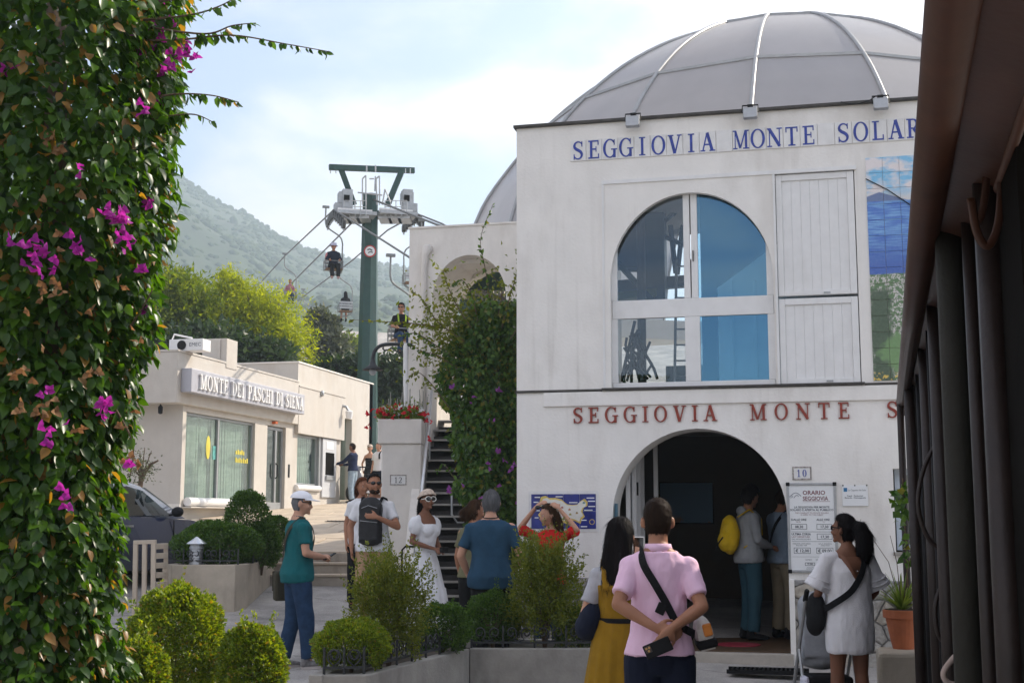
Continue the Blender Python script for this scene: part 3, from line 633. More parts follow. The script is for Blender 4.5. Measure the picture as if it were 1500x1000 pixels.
def red_word(word, x0, x1):
    h = .172; ws_ = [glyph(c)[0]*h for c in word]; gap = (x1-x0-sum(ws_))/max(1, len(word)-1); x = x0
    for c, w in zip(word, ws_):
        mb = MB(); letter(mb, c, (x, YF-.002, 2.728), RV, NV, h, 1, .02, bold=.02); mb.build('letter', M_red, red); x += w + gap
red_word('SEGGIOVIA', -2.69, -1.11); red_word('MONTE', -.76, .28); red_word('SOLARO', .65, 1.85)
# ---- floodlights on the coping
M_lampglass = pm('dusty lamp glass', (.42, .44, .47), .15, .1, 8, 0, 1)
for (px, py), lb in zip(((927, 182), (1099, 165), (1290, 150)), ('leftmost grey floodlight clamped to the station parapet', 'middle grey floodlight on the parapet below the front dome rib', 'rightmost grey floodlight on the parapet with a loose cable')):
    p = onY(px, py, YF-.12); x = p.x; fl = thing('floodlight', lb, 'floodlight', (x, YF, ZT), 0, 'floodlights on the parapet')
    Mx = Matrix.Rotation(R(-14), 3, 'X')
    MB().obox((x, YF-.13, ZT-.05), (.155, .07, .125), Mx).build('housing', M_zinc, fl, bevel=.012)
    MB().obox((x, YF-.172, ZT-.058), (.135, .012, .105), Mx).build('lens', M_lampglass, fl)
    MB().tube([(x-.085, YF-.13, ZT-.04), (x-.085, YF-.10, ZT+.05), (x+.085, YF-.10, ZT+.05), (x+.085, YF-.13, ZT-.04)], .009, 6).build('bracket', M_blackm, fl)
    MB().box(x-.03, x+.03, YF-.11, YF+.05, ZT+.04, ZT+.06).build('clamp', M_blackm, fl)
cb = MB().tube([(.30, YF-.055, ZT+.03), (.36, YF-.07, ZT-.0), (.48, YF-.06, ZT-.01), (.60, YF-.07, ZT+.02), (.66, YF-.1, ZT+.05)], .006, 5).build('loose_cable', M_blackm, smooth=True); tag(cb, 'thin black cable sagging along the parapet beside the rightmost floodlight', 'cable')
# ---- painted tile mural
MX0, MZ0, MZ1 = .53, 3.12, 5.53
M_mur, nt, out = newmat('mural glaze'); N = nt.nodes.new; L = nt.links.new
b = N('ShaderNodeBsdfPrincipled'); L(b.outputs[0], out.inputs[0]); b.inputs['Roughness'].default_value = .3
ge = N('ShaderNodeNewGeometry'); sp = N('ShaderNodeSeparateXYZ'); L(ge.outputs['Position'], sp.inputs[0])
def mth(op, a, c=None, clamp=False):
    q = N('ShaderNodeMath'); q.operation = op; q.use_clamp = clamp
    for i, k in enumerate((a, c)):
        if k is None: continue
        if isinstance(k, (int, float)): q.inputs[i].default_value = k
        else: L(k, q.inputs[i])
    return q.outputs[0]
def mixc(f, a, c):
    q = N('ShaderNodeMix'); q.data_type = 'RGBA'
    for s_, k in ((0, f), (6, a), (7, c)):
        if isinstance(k, (int, float)): q.inputs[s_].default_value = k
        elif isinstance(k, tuple): q.inputs[s_].default_value = (*k, 1)
        else: L(k, q.inputs[s_])
    return q.outputs[2]
def nzt(scale, vec=(1, 1, 1), det=5):
    mp = N('ShaderNodeMapping'); mp.inputs['Scale'].default_value = vec; L(ge.outputs['Position'], mp.inputs[0])
    q = N('ShaderNodeTexNoise'); q.inputs['Scale'].default_value = scale; q.inputs['Detail'].default_value = det; L(mp.outputs[0], q.inputs['Vector']); return q.outputs['Fac']
def step_(v, a, c):
    q = N('ShaderNodeMapRange'); q.inputs['From Min'].default_value = a; q.inputs['From Max'].default_value = c; L(v, q.inputs[0]); return q.outputs[0]
Zc = sp.outputs['Z']; Xc = sp.outputs['X']
skyc = mixc(step_(nzt(5, (1, 1, 2)), .42, .58), (.18, .52, .80), (.80, .74, .74)); skyc = mixc(step_(Zc, 5.05, 5.2), (.72, .68, .66), skyc)
seac = mixc(step_(nzt(9, (.6, 1, 7)), .4, .65), (.02, .14, .55), (.18, .42, .75)); seac = mixc(step_(Zc, 4.35, 4.7), (.015, .10, .45), seac)
isl = step_(mth('ADD', Zc, mth('MULTIPLY', mth('ABSOLUTE', mth('SUBTRACT', Xc, .66)), .35)), 5.15, 5.14)
lan = mixc(step_(nzt(26), .47, .54), (.06, .16, .04), (.62, .58, .56)); lan = mixc(step_(nzt(60), .52, .56), lan, (.10, .20, .06))
tre = mth('MULTIPLY', step_(mth('ADD', mth('ABSOLUTE', mth('SUBTRACT', Xc, .63)), mth('MULTIPLY', nzt(14), .18)), .22, .17), step_(Zc, 4.12, 4.06)); lan = mixc(tre, lan, (.025, .07, .02))
bsh = step_(mth('ADD', mth('ABSOLUTE', mth('SUBTRACT', Xc, .78)), mth('ADD', mth('ABSOLUTE', mth('SUBTRACT', Zc, 3.42)), mth('MULTIPLY', nzt(20), .2))), .34, .28); lan = mixc(bsh, lan, (.13, .27, .08))
flw = mth('MULTIPLY', step_(nzt(34), .55, .6), step_(Zc, 3.22, 3.19)); lan = mixc(flw, lan, (.75, .50, .06))
hor = mth('ADD', Zc, mth('MULTIPLY', nzt(3), .12))
cc = mixc(step_(Zc, 5.04, 5.05), seac, mixc(isl, skyc, (.10, .16, .34))); cc = mixc(step_(hor, 4.32, 4.31), cc, lan)
L(mixc(.10, cc, nzt(40)), b.inputs['Base Color'])
mur = thing('tile_mural', 'painted tile mural of sea, sky and hillside beside the shutters', 'mural', (.8, YF, 3.1))
nc = 5; nr = 14; tw = .173; th = (MZ1-MZ0)/nr
for j in range(nr):
    for i in range(nc):
        MB().box(MX0+i*tw+.0015, MX0+(i+1)*tw-.0015, YF-.016-rnd.uniform(0, .0015), YF-.004, MZ0+j*th+.0015, MZ0+(j+1)*th-.0015).build('tile', M_mur, mur, bevel=.002, seg=1)
cb = MB().tube([onY(1268, 262, YF-.03), onY(1300, 278, YF-.034), onY(1345, 308, YF-.03)], .006, 5).build('mural_cable', M_blackm); tag(cb, 'thin dark cable crossing the tile mural', 'cable')
# ---- lower storey fittings
M_sw = pm('sign white', (.76, .77, .78), .35, .03, 8, .03, 30)
M_ink = pm('dark ink', (.04, .05, .07), .5, .1, 20, 0, 1); M_inkr = pm('red ink', (.17, .04, .05), .5, .1, 20, 0, 1); M_inkg = pm('grey ink', (.12, .14, .17), .5, .1, 20, 0, 1)
bd = thing('timetable_board', 'white framed timetable board headed ORARIO SEGGIOVIA beside the doorway', 'sign', (-.15, YF, 1.15))
BX0, BX1, BZ0, BZ1 = -.385, .095, 1.14, 2.045
MB().box(BX0, BX1, YF-.022, YF-.002, BZ0, BZ1).build('panel', M_sw, bd)
MB().box(BX0-.015, BX0+.012, YF-.034, YF-.003, BZ0-.01, BZ1+.01).box(BX1-.012, BX1+.015, YF-.034, YF-.003, BZ0-.01, BZ1+.01).box(BX0+.012, BX1-.012, YF-.033, YF-.003, BZ0-.012, BZ0+.014).box(BX0+.012, BX1-.012, YF-.033, YF-.003, BZ1-.014, BZ1+.012).build('frame', M_zinc, bd, bevel=.004)
for x in (BX0, BX1):
    for z in (BZ0, BZ1): MB().box(x-.02, x+.02, YF-.038, YF-.004, z-.02, z+.02).build('corner_clip', M_blackm, bd, bevel=.006)
yt = YF-.0232
def tx(body, x, z, size, mat=M_ink, align='LEFT', bold=.0, parent=None, xs=1.0): return text_part(body, (x, yt, z), RV, NV, size, mat, parent or bd, 'lettering', align, 0, bold, xs)
tx('ORARIO', -.235, 1.935, .062, M_inkr, bold=.0012); tx('SEGGIOVIA', -.235, 1.875, .06, M_inkr, bold=.0012, xs=.86)
MB().box(-.235, .045, yt, yt+.001, 1.862, 1.866).build('rule', M_inkr, bd)
lg = MB(); lg.tube([(-.36+.11*t/12.0*1, yt-.0005, 1.92+.035*math.sin(math.pi*t/12)) for t in range(13)], .003, 5); lg.tube([(-.355+.02*math.cos(t), yt-.0005, 1.915+.012*math.sin(t)) for t in (0, 1.5, 3, 4.5, 6.2)], .002, 5); lg.tube([(-.325+.05*t/8, yt-.0005, 1.90+.03*math.sin(2.6*t/8)) for t in range(9)], .0025, 5); lg.build('logo', M_inkg, bd)
tx('LA SEGGIOVIA PER MONTE\nSOLARO È APERTA AL PUBBLICO', -.145, 1.795, .030, M_ink, 'CENTER', .0006); tx('THE CHAIRLIFT TO MONTE SOLARO\nIS OPEN TO THE PUBLIC', -.145, 1.738, .021, M_inkr, 'CENTER')
tx('DALLE ORE', -.36, 1.665, .031, M_ink, bold=.0006); tx('FROM', -.31, 1.645, .018, M_inkr); tx('ALLE ORE', -.10, 1.665, .031, M_ink, bold=.0006); tx('TO', -.04, 1.645, .018, M_inkr)
def boxed(x0, x1, z0, z1, body, size):
    MB().box(x0, x1, yt-.001, yt, z1-.004, z1).box(x0, x1, yt-.001, yt, z0, z0+.004).box(x0, x0+.004, yt-.001, yt, z0+.004, z1-.004).box(x1-.004, x1, yt-.001, yt, z0+.004, z1-.004).build('box_rule', M_ink, bd)
    tx(body, (x0+x1)/2, z0+.014, size, M_ink, 'CENTER', .0008)
boxed(-.36, -.20, 1.575, 1.63, '08,30', .038); boxed(-.10, .055, 1.575, 1.63, '17,30', .038)
tx('ULTIMA CORSA', -.36, 1.515, .031, M_ink, bold=.0008, xs=.9); tx('LAST DEPARTURE', -.36, 1.488, .026, M_inkr, xs=.9); tx('DAL MONTE SOLARO', -.36, 1.465, .02, M_ink); boxed(-.10, .055, 1.47, 1.53, '17,30', .04)
MB().box(-.36, .055, yt-.001, yt, 1.548, 1.551).box(-.36, .055, yt-.001, yt, 1.448, 1.451).box(-.36, .055, yt-.001, yt, 1.29, 1.292).build('rule', M_ink, bd)
tx('ANDATA E RITORNO\nROUND TRIP', -.26, 1.42, .019, M_ink, 'CENTER'); tx('SOLO ANDATA\nONE WAY', -.02, 1.42, .019, M_ink, 'CENTER')
boxed(-.34, -.17, 1.325, 1.385, '€ 12,00', .044); boxed(-.11, .06, 1.325, 1.385, '€ 09,00', .044)
tx('BAMBINI        GRUPPI', -.145, 1.255, .017, M_ink, 'CENTER'); boxed(-.23, -.13, 1.20, 1.232, '13 max', .02); tx('Ultima Monte Solaro\nMonte Solaro Anacapri', -.145, 1.175, .016, M_ink, 'CENTER')
pl = thing('restaurant_plate', 'small white wall plate with a blue square right of the timetable', 'sign', (.3, YF, 1.8))
MB().box(.17, .43, YF-.018, YF-.003, 1.815, 2.03).build('plate', M_sw, pl, bevel=.003)
yt = YF-.0186; MB().box(.185, .222, yt-.001, yt, 1.965, 2.005).build('emblem', pm('emblem blue', (.03, .17, .36), .4), pl)
tx('La Capanna del Sole', .23, 1.972, .026, M_ink, parent=pl, xs=.85); tx('Snack - Restaurant\nBevande - Champagneria', .30, 1.915, .021, M_ink, 'CENTER', .0004, pl)
for x in (.18, .30, .42):
    MB().box(x-.006, x+.006, YF-.022, YF-.004, 2.022, 2.036).build('screw', M_blackm, pl)
M_tborder = pm('patterned tile border', (.30, .27, .25), .4, .8, 55, 0, 1)
def number_tile(lab, digits, o, r, n, w, h, mat):
    o = Vector(o); r = Vector(r); n = Vector(n); up = Vector((0, 0, 1)); t = thing('house_number', lab, 'house number', o)
    M3 = Matrix((r, -n, up)).transposed()
    MB().obox(o + n*.006, (w, .012, h), M3).build('tile', M_tile, t, bevel=.002)
    for c, s_ in (((0, h/2-.008), (w, .016)), ((0, -h/2+.008), (w, .016))): MB().obox(o + n*.0095 + up*c[1], (s_[0]-.002, .008, s_[1]), M3).build('border', M_tborder, t)
    for sx in (-1, 1): MB().obox(o + n*.0096 + r*sx*(w/2-.009), (.016, .008, h-.034), M3).build('border', M_tborder, t)
    hh = h*.55; tot = sum(glyph(c)[0]*hh for c in digits) + .02; x = -tot/2
    for c in digits:
        mb = MB(); ww = letter(mb, c, o + n*.0122 + r*x - up*hh/2, r, n, hh, 1, .002, bold=.03); mb.build('digit', mat, t); x += ww + .02
number_tile('framed house number tile 10 on the wall above the timetable', '10', (-.235, YF, 2.16), RV, NV, .20, .14, M_blue)
# side window, right
swn = MB().box(WW0+.02, WW1, YF+.16, YF+.22, WZ0+.02, WZ0+.08).box(WW0+.02, WW0+.08, YF+.16, YF+.22, WZ0+.08, WZ1-.06).box(WW0+.02, WW1, YF+.16, YF+.22, WZ1-.06, WZ1).build('side_window', pm('pale blue window paint', (.55, .63, .72), .5), stn, bevel=.004)
MB().box(WW0+.08, WW1, YF+.185, YF+.19, WZ0+.08, WZ1-.06).build('pane', glassm('dark pane', (.25, .28, .3), .15), swn)
MB().box(WW0-.03, WW1, YF-.05, YF+.15, WZ0-.03, WZ0+.004).build('sill', M_concg, swn)
# tile map
mpT = thing('tile_map', 'blue and white tile map of the island left of the doorway', 'map', (-2.8, YF, 1.58))
KX0, KX1, KZ0, KZ1 = -3.165, -2.44, 1.575, 1.955
M_mapb = pm('map cobalt', (.02, .03, .20), .3, .35, 9, 0, 1); M_mapw = pm('map cream', (.70, .68, .62), .3, .1, 12, 0, 1); M_mapy = pm('map yellow', (.62, .47, .12), .3, .25, 14, 0, 1)
MB().box(KX0-.03, KX1+.03, YF-.006, YF-.001, KZ0-.03, KZ1+.03).build('backing', M_tile, mpT)
for j in range(2):
    for i in range(4):
        w = (KX1-KX0)/4; h = (KZ1-KZ0)/2; MB().box(KX0+i*w+.0015, KX0+(i+1)*w-.0015, YF-.014, YF-.0062, KZ0+j*h+.0015, KZ0+(j+1)*h-.0015).build('tile', M_mapb, mpT, bevel=.002, seg=1)
isl_px = [(255,300),(300,170),(380,150),(450,190),(560,185),(680,215),(750,275),(790,300),(880,310),(980,300),(1020,250),(1100,200),(1160,260),(1150,330),(1085,360),(1060,430),(1105,515),(1050,560),(1025,640),(930,590),(850,570),(760,640),(660,590),(560,560),(420,580),(300,560),(240,480),(330,380)]
I2 = [(KX0 + (x-112)/(1308-112)*(KX1-KX0), KZ1 - (y-120)/(725-120)*(KZ1-KZ0)) for x, y in isl_px]
ccx = sum(p[0] for p in I2)/len(I2); ccz = sum(p[1] for p in I2)/len(I2)
MB().prism(I2, 'y', YF-.0165, YF-.013).build('island_edge', M_mapy, mpT); MB().prism([(ccx+(x-ccx)*.92, ccz+(z-ccz)*.84) for x, z in I2], 'y', YF-.0175, YF-.013).build('island', M_mapw, mpT)
m = MB()
for x, y, w in ((180,175,100),(160,260,90),(185,335,80),(215,405,60),(180,530,70),(570,165,130),(820,268,150),(1140,190,140),(1165,245,130),(1170,335,125),(1095,400,150),(1040,572,95),(1030,682,115),(790,605,110)):
    X = KX0 + (x-112)/1196*(KX1-KX0); Z = KZ1-(y-120)/605*(KZ1-KZ0); m.box(X, X+w/1196*(KX1-KX0), YF-.0185, YF-.0135, Z-.007, Z+.004)
m.build('caption', M_sw, mpT)
for x, y, c in ((475,300,(.3,.12,.1)),(380,330,(.45,.25,.2)),(690,355,(.35,.12,.1)),(825,390,(.45,.2,.1)),(840,475,(.35,.3,.08)),(960,450,(.3,.2,.08)),(520,480,(.4,.25,.1)),(1090,275,(.12,.25,.28))):
    X = KX0 + (x-112)/1196*(KX1-KX0); Z = KZ1-(y-120)/605*(KZ1-KZ0); MB().prism([(X-.014, Z-.01), (X+.014, Z-.01), (X+.012, Z+.006), (X, Z+.014), (X-.012, Z+.005)], 'y', YF-.019, YF-.017).build('motif', pm('motif %d' % x, c, .4, .4, 60, 0, 1), mpT)
X = KX0 + (1235-112)/1196*(KX1-KX0); Z = KZ1-(605-120)/605*(KZ1-KZ0); MB().tube([(X, YF-.0135, Z), (X, YF-.017, Z)], .03, 20).build('compass', M_mapy, mpT); MB().tube([(X, YF-.0135, Z), (X, YF-.0175, Z)], .023, 20).build('compass', M_mapb, mpT)
# stone base: each stone its own piece in recessed mortar
M_mort = pm('grey mortar', (.20, .19, .18), .9, .2, 10, .4, 60)
SM = [pm('rubble stone %d' % k, c, .85, .35, 9, .8, 28, stain=(.14, .12, .10), stain_amt=.6, stain_scale=6, dist=.02) for k, c in enumerate(((.34, .32, .29), (.27, .265, .26), (.40, .36, .30)))]
def clip(poly, a, b_, c):       # keep a*x+b*y<=c
    out = []
    for i in range(len(poly)):
        p, q = poly[i], poly[(i+1) % len(poly)]; fp = a*p[0]+b_*p[1]-c; fq = a*q[0]+b_*q[1]-c
        if fp <= 0: out.append(p)
        if fp*fq < 0: t = fp/(fp-fq); out.append((p[0]+(q[0]-p[0])*t, p[1]+(q[1]-p[1])*t))
    return out
def stone_base(x0, x1, z0, z1, seed, cell=.22):
    rr_ = random.Random(seed); base = MB().box(x0, x1, YF-.03, YF-.001, z0, z1).build('stone_base', M_mort, stn)
    nxx = max(2, int((x1-x0)/cell)); nzz = max(2, int((z1-z0)/(cell*.85))); pts = []
    for j in range(-1, nzz+1):
        for i in range(-1, nxx+1): pts.append((x0+(x1-x0)*(i+.5+rr_.uniform(-.42, .42)+(.5 if j % 2 else 0))/nxx, z0+(z1-z0)*(j+.5+rr_.uniform(-.4, .4))/nzz))
    for i, p in enumerate(pts):
        poly = [(x0, z0), (x1, z0), (x1, z1), (x0, z1)]
        for k, q in enumerate(pts):
            if k == i or not poly: continue
            a, b_ = q[0]-p[0], q[1]-p[1]; poly = clip(poly, a, b_, (q[0]**2+q[1]**2-p[0]**2-p[1]**2)/2)
        if len(poly) < 3: continue
        cx = sum(v[0] for v in poly)/len(poly); cz = sum(v[1] for v in poly)/len(poly)
        # subdivide edges and roughen
        dn = []
        for a, b_ in zip(poly, poly[1:]+poly[:1]):
            for t in (0, .33, .66): dn.append((a[0]+(b_[0]-a[0])*t, a[1]+(b_[1]-a[1])*t))
        def rg(sca, w): return [(cx+(x-cx)*sca*(1+w*mnoise.noise(Vector((x*14, z*14, i)))), cz+(z-cz)*sca*(1+w*mnoise.noise(Vector((x*14+5, z*14, i))))) for x, z in dn]
        n = len(dn); e = rr_.uniform(.02, .045)
        vs_ = [(x, YF-.028, z) for x, z in rg(.93, .06)] + [(x, YF-.03-e*.75, z) for x, z in rg(.90, .08)] + [(x, YF-.03-e*1.05, z) for x, z in rg(.68, .14)] + [(cx, YF-.03-e*1.1, cz)]
        fs_ = [(r_*n+k, r_*n+(k+1) % n, (r_+1)*n+(k+1) % n, (r_+1)*n+k) for r_ in range(2) for k in range(n)] + [(2*n+k, 2*n+(k+1) % n, 3*n) for k in range(n)]
        MB().add(vs_, fs_).build('stone', SM[rr_.randrange(3)], base, smooth=False)
stone_base(-.37, 2.2, .1, 1.05, 3); stone_base(WX0, AX0-.03, .1, 1.05, 8)
MB().box(-.40, -.345, YF-.075, YF+.02, .05, 1.06).build('door_casing', M_white, stn, bevel=.006)
# interior of the doorway: folding glass leaves, painting, small notice
fd = thing('folding_door', 'white framed folding glass door pushed back inside the arch', 'door', (-2.1, YF+.4, .32))
for k in range(6):
    y = YF+.55+k*.17; x = -2.17+.045*(k % 2)
    MB().box(x-.025, x+.025, y, y+.035, .32, 2.62).build('stile', M_frame, fd, bevel=.004)
    if k < 5: MB().box(x-.003, x+.003, y+.035, y+.17, .36, 2.6).build('pane', glassm('door pane', (.5, .55, .58), .2), fd)
MB().box(-2.0, -1.95, YF+1.5, YF+1.55, .32, 2.85).build('stile', M_frame, fd, bevel=.004)
MB().box(-2.13, -2.09, YF+.80, YF+.84, 1.95, 2.1).build('hinge', M_blackm, fd)
M_paint, nt, out = newmat('sea painting'); N = nt.nodes.new; L = nt.links.new; b = N('ShaderNodeBsdfPrincipled'); L(b.outputs[0], out.inputs[0]); ge = N('ShaderNodeNewGeometry')
sp = N('ShaderNodeSeparateXYZ'); L(ge.outputs['Position'], sp.inputs[0]); Zc = sp.outputs['Z']
ccp = mixc(step_(Zc, 1.60, 1.62), (.02, .07, .13), (.05, .16, .28)); ccp = mixc(mth('MULTIPLY', step_(nzt(6), .55, .6), step_(Zc, 1.75, 1.68)), ccp, (.18, .10, .05)); L(ccp, b.inputs['Base Color'])
a = onY(968, 765, 18.55); c = onY(1043, 707, 18.55)
pt = thing('sea_painting', 'dark blue sea painting on the wall inside the station', 'painting', (a.x, 18.5, a.z))
MB().box(a.x, c.x, 18.55, 18.595, a.z, c.z).build('canvas', M_paint, pt)
MB().box(a.x-.02, c.x+.02, 18.57, 18.598, a.z-.02, c.z+.02).build('frame', M_dark, pt)
nt_ = MB().box(AX0+.015, AX0+.02, YF+.06, YF+.25, 1.5, 1.85).build('jamb_notice', pm('notice blue', (.10, .25, .36), .4, .5, 14), None); tag(nt_, 'small blue notice on the left jamb of the doorway', 'notice')
mt_ = MB().tube([(-.98, YF+.62, .316), (-.98, YF+.62, .324)], .24, 32).build('round_floor_marker', pm('floor red', (.30, .03, .05), .6), None); tag(mt_, 'round red marker on the station floor behind the threshold', 'floor marker')
# wall plug dots and cracks on the plaster
# ---- annex: white wall with an arch at the head of the stairs
YA = 20.0
anx = thing('lift_annex', 'white annex wall with a deep arch at the head of the stairs', 'building', (-5.2, YA, .5))
ax0, ax1 = -6.54, -3.36; bx0, bx1 = -6.14, -4.90; bc = (bx0+bx1)/2; br = (bx1-bx0)/2
poly = [(ax0, .5), (ax0, 6.42), (ax1, 6.42), (ax1, .5), (bx1, .5)] + archpts(bc, 5.22, br, .72) + [(bx0, .5)]
MB().prism(poly, 'y', YA, YA+1.5).build('arched_wall', M_white2, anx)
MB().box(ax0-.02, ax1, YA-.02, YA+1.52, 6.42, 6.45).build('coping', M_white2, anx)
a = onY(622, 365, YA-.03)
MB().tube([(a.x, YA-.05, 2.5), (a.x, YA-.05, a.z-.28), (a.x+.02, YA-.06, a.z-.1), (a.x+.05, YA-.05, a.z), (a.x+.06, YA+.02, a.z+.01)], [.045, .045, .06, .085, .08], 12).build('downpipe', M_white2, anx, smooth=True)
MB().box(ax0, -4.0, YA+1.52, 29, 3.05, 3.3).build('deck', M_concg, anx)
gw = thing('bullwheel_machine', 'dark green bullwheel housing with a row of grips seen through the annex arch', 'machine', at(720, 440, 24))
MB().obox(at(727, 408, 24.6), (1.2, .5, .55)).build('housing', M_gmach, gw, bevel=.02)
MB().obox(at(722, 445, 24.2), (1.25, .25, .3)).build('beam', M_gmach, gw, bevel=.02)
for k in range(7):
    p = at(688+k*10.5, 432+k*.8, 23.7); MB().tube([p+Vector((-.03, 0, .12)), p+Vector((-.04, 0, -.05)), p+Vector((0, 0, -.15)), p+Vector((.05, 0, -.05)), p+Vector((.03, 0, .1))], .018, 6).build('grip', pm('worn grip steel', (.25, .23, .2), .5, .3, 20, .1, 50, metal=.4), gw, smooth=True)
# ---- stairs up to the annex
M_riser = pm('dark basalt riser', (.035, .032, .03), .7, .3, 6, .3, 40); M_tread = pm('pale tread nosing', (.33, .31, .28), .7, .2, 6, .3, 40)
sz = at(655, 860, 17.3); s1 = Vector((sz.x, sz.y, 0)); sdir = R(14.2)
fv = Vector((-math.sin(sdir), math.cos(sdir), 0)); rv = Vector((math.cos(sdir), math.sin(sdir), 0)); M3 = Matrix((rv, fv, Vector((0, 0, 1)))).transposed()
strs = thing('staircase', 'dark stone staircase with pale nosings climbing behind pillar 12', 'staircase', (s1.x, s1.y, .5))
NS = 16
for k in range(NS):
    z1 = .52 + .173*(k+1); c = s1 + rv*.32 + fv*(.265*k + .2)
    MB().obox(c + Vector((0, 0, z1-.12-.09)), (1.5, .36, .2), M3).build('riser', M_riser, strs)
    MB().obox(c + Vector((0, 0, z1-.013)) - fv*.025, (1.5, .33, .024), M3).build('tread', M_riser, strs)
    MB().obox(c + Vector((0, 0, z1-.0145)) - fv*.2, (1.5, .03, .03), M3).build('nosing', M_tread, strs, bevel=.005)
wl_a = s1 - rv*.5
P_ = [wl_a + fv*.1, wl_a + fv*4.3, wl_a + fv*4.3 - rv*.12, wl_a + fv*.1 - rv*.12]
m = MB(); zb = [.7, 3.55, 3.55, .7]; m.add([(p.x, p.y, .2) for p in P_] + [(p.x, p.y, z) for p, z in zip(P_, zb)], [(0,1,2,3),(4,5,6,7),(0,1,5,4),(1,2,6,5),(2,3,7,6),(3,0,4,7)]).build('stringer_wall', M_white2, strs)
hr = s1 - rv*.40
rail = MB().tube([hr + fv*.2 + Vector((0, 0, .75)), hr + fv*.22 + Vector((0, 0, 1.55)), hr + fv*4.25 + Vector((0, 0, 4.15)), hr + fv*4.4 + Vector((0, 0, 3.5))], .024, 8).build('handrail', pm('rail steel', (.62, .63, .65), .3, .1, 10, 0, 1, metal=.6), strs, smooth=True)
for q in (1.4, 3.0):
    MB().tube([hr + fv*q + Vector((0, 0, 1.0+.645*q*.99-.35)), hr + fv*q + Vector((0, 0, 1.42+.645*(q-.0)))], .014, 6).build('baluster', M_steel, rail)
gr_ = s1 + rv*.0 + fv*1.6 + Vector((0, 0, 1.75))
MB().tube([gr_ + rv*(.55) + Vector((0,0,-.12)), gr_ + rv*.08 + Vector((0,0,-.12)), gr_ + Vector((0,0,0)), gr_ + Vector((0,0,.3)), gr_ + rv*.08 + Vector((0,0,.42)), gr_ + rv*.55 + Vector((0,0,.42))], .016, 8).build('guard_rail', M_steel, strs, smooth=True)
# ---- pillar 12 with flower trough
pc = at(586, 850, 19.5); pc.z = .6
pil = thing('gate_pillar', 'white pillar with number 12 carrying a flower trough', 'pillar', pc)
c2 = Vector((pc.x, pc.y, 0)) + fw_v*.33
M3 = Matrix((rt_v, fw_v, Vector((0, 0, 1)))).transposed()
MB().obox(c2 + Vector((0, 0, 1.65)), (.60, .66, 2.3), M3).build('shaft', M_white2, pil, bevel=.02)
MB().obox(c2 + Vector((-.03, 0, 2.985)), (.66, .74, .37), M3).build('trough', M_white2, pil, bevel=.015)
number_tile('framed house number tile 12 on the flower pillar', '12', Vector((pc.x, pc.y, 0)) + fw_v*-.002 + Vector((-.045, 0, 2.26)) - rt_v*.0 , rt_v, -fw_v, .25, .155, pm('black glaze', (.02, .02, .03), .3))
# ------------------------------------------------------------------ the bank
M_bank = pm('bank render', (.52, .485, .44), .85, .05, 3, .35, 30, stain=(.40, .33, .26), stain_amt=.5, stain_scale=.9)
XB = -14.0; XN = Vector((1, 0, 0)); XR = Vector((0, 1, 0))
bank = thing('bank_building', 'low cream bank with fascia sign and large tinted windows', 'building', (-16, 30, 1.2))
Yc0, Yc1 = 26.28, 33.2; zf0, zf1 = 4.25, 5.40
wy0, wy1 = 27.0, 30.7; dy0, dy1 = 31.45, 32.65
# fascia
MB().box(-19.5, XB, Yc0, Yc1, zf0, zf1).build('fascia', M_bank, bank, bevel=.02)
MB().box(-19.5, XB+.015, Yc0-.015, Yc1+.015, zf1, zf1+.05).build('coping', M_bank, bank, bevel=.01)
# lower walls: front-facing wall set back, piers and apron round the window and door
wx = XB-.12
m = MB().box(-19.5, wx-.3, Yc0+.55, Yc0+.85, .8, zf0).box(wx-.3, wx, Yc0+.55, wy0, .8, zf0).box(wx-.3, wx, wy0, wy1, .8, 2.02).box(wx-.3, wx, wy0, wy1, 4.11, zf0).box(wx-.3, wx, wy1, dy0, .8, zf0).box(wx-.3, wx, dy0, dy1, .8, 1.80).box(wx-.3, wx, dy0, dy1, 4.12, zf0).box(wx-.3, wx, dy1, Yc1+.25, .8, zf0)
m.build('wall', M_bank, bank)
MB().box(-19.5, wx+.02, Yc0+.5, Yc0+.54, .8, 2.02).build('plinth', M_white2, bank)
M_bframe = pm('grey window metal', (.30, .31, .32), .45, .08, 8, .05, 40, metal=.3)
M_bglass = glassm('green tinted glass', (.78, .85, .81), .16, (.85, .92, .92))
M_blind = pm('pale vertical blind', (.60, .62, .58), .8, .1, 5, .1, 30)
def bank_window(y0, y1, z0, z1, mull, name='window'):
    w = MB().box(wx-.14, wx-.06, y0, y1, z0, z0+.05).box(wx-.14, wx-.06, y0, y1, z1-.05, z1).box(wx-.14, wx-.06, y0, y0+.05, z0+.05, z1-.05).box(wx-.14, wx-.06, y1-.05, y1, z0+.05, z1-.05)
    for my in mull: w.box(wx-.14, wx-.05, my-.04, my+.04, z0+.05, z1-.05)
    w = w.build(name, M_bframe, bank, bevel=.006); ed = [y0+.05] + list(mull) + [y1-.05]
    for a, b_ in zip(ed, ed[1:]): MB().box(wx-.105, wx-.098, a, b_, z0+.05, z1-.05).build('pane', M_bglass, w)
    k = 0; y = y0+.06
    while y < y1-.1:
        MB().obox((wx-.24, y+.07, (z0+z1)/2), (.012, .152, z1-z0-.12), Matrix.Rotation(R(5+rnd.uniform(-7, 7)), 3, 'Z')).build('blind_slat', M_blind, w); y += .15
    return w
w1 = bank_window(wy0, wy1, 2.04, 4.10, [28.75])
MB().tube([(wx+.10, wy0-.02, 2.07), (wx+.10, wy1+.1, 2.07)], .10, 14).build('roller_housing', M_wpaint, bank, smooth=False)
MB().box(wx, wx+.24, wy0-.1, wy1+.25, 1.93, 1.962).build('window_sill', M_bank, bank, bevel=.008)
M_yel = pm('yellow decal', (.62, .52, .06), .5)
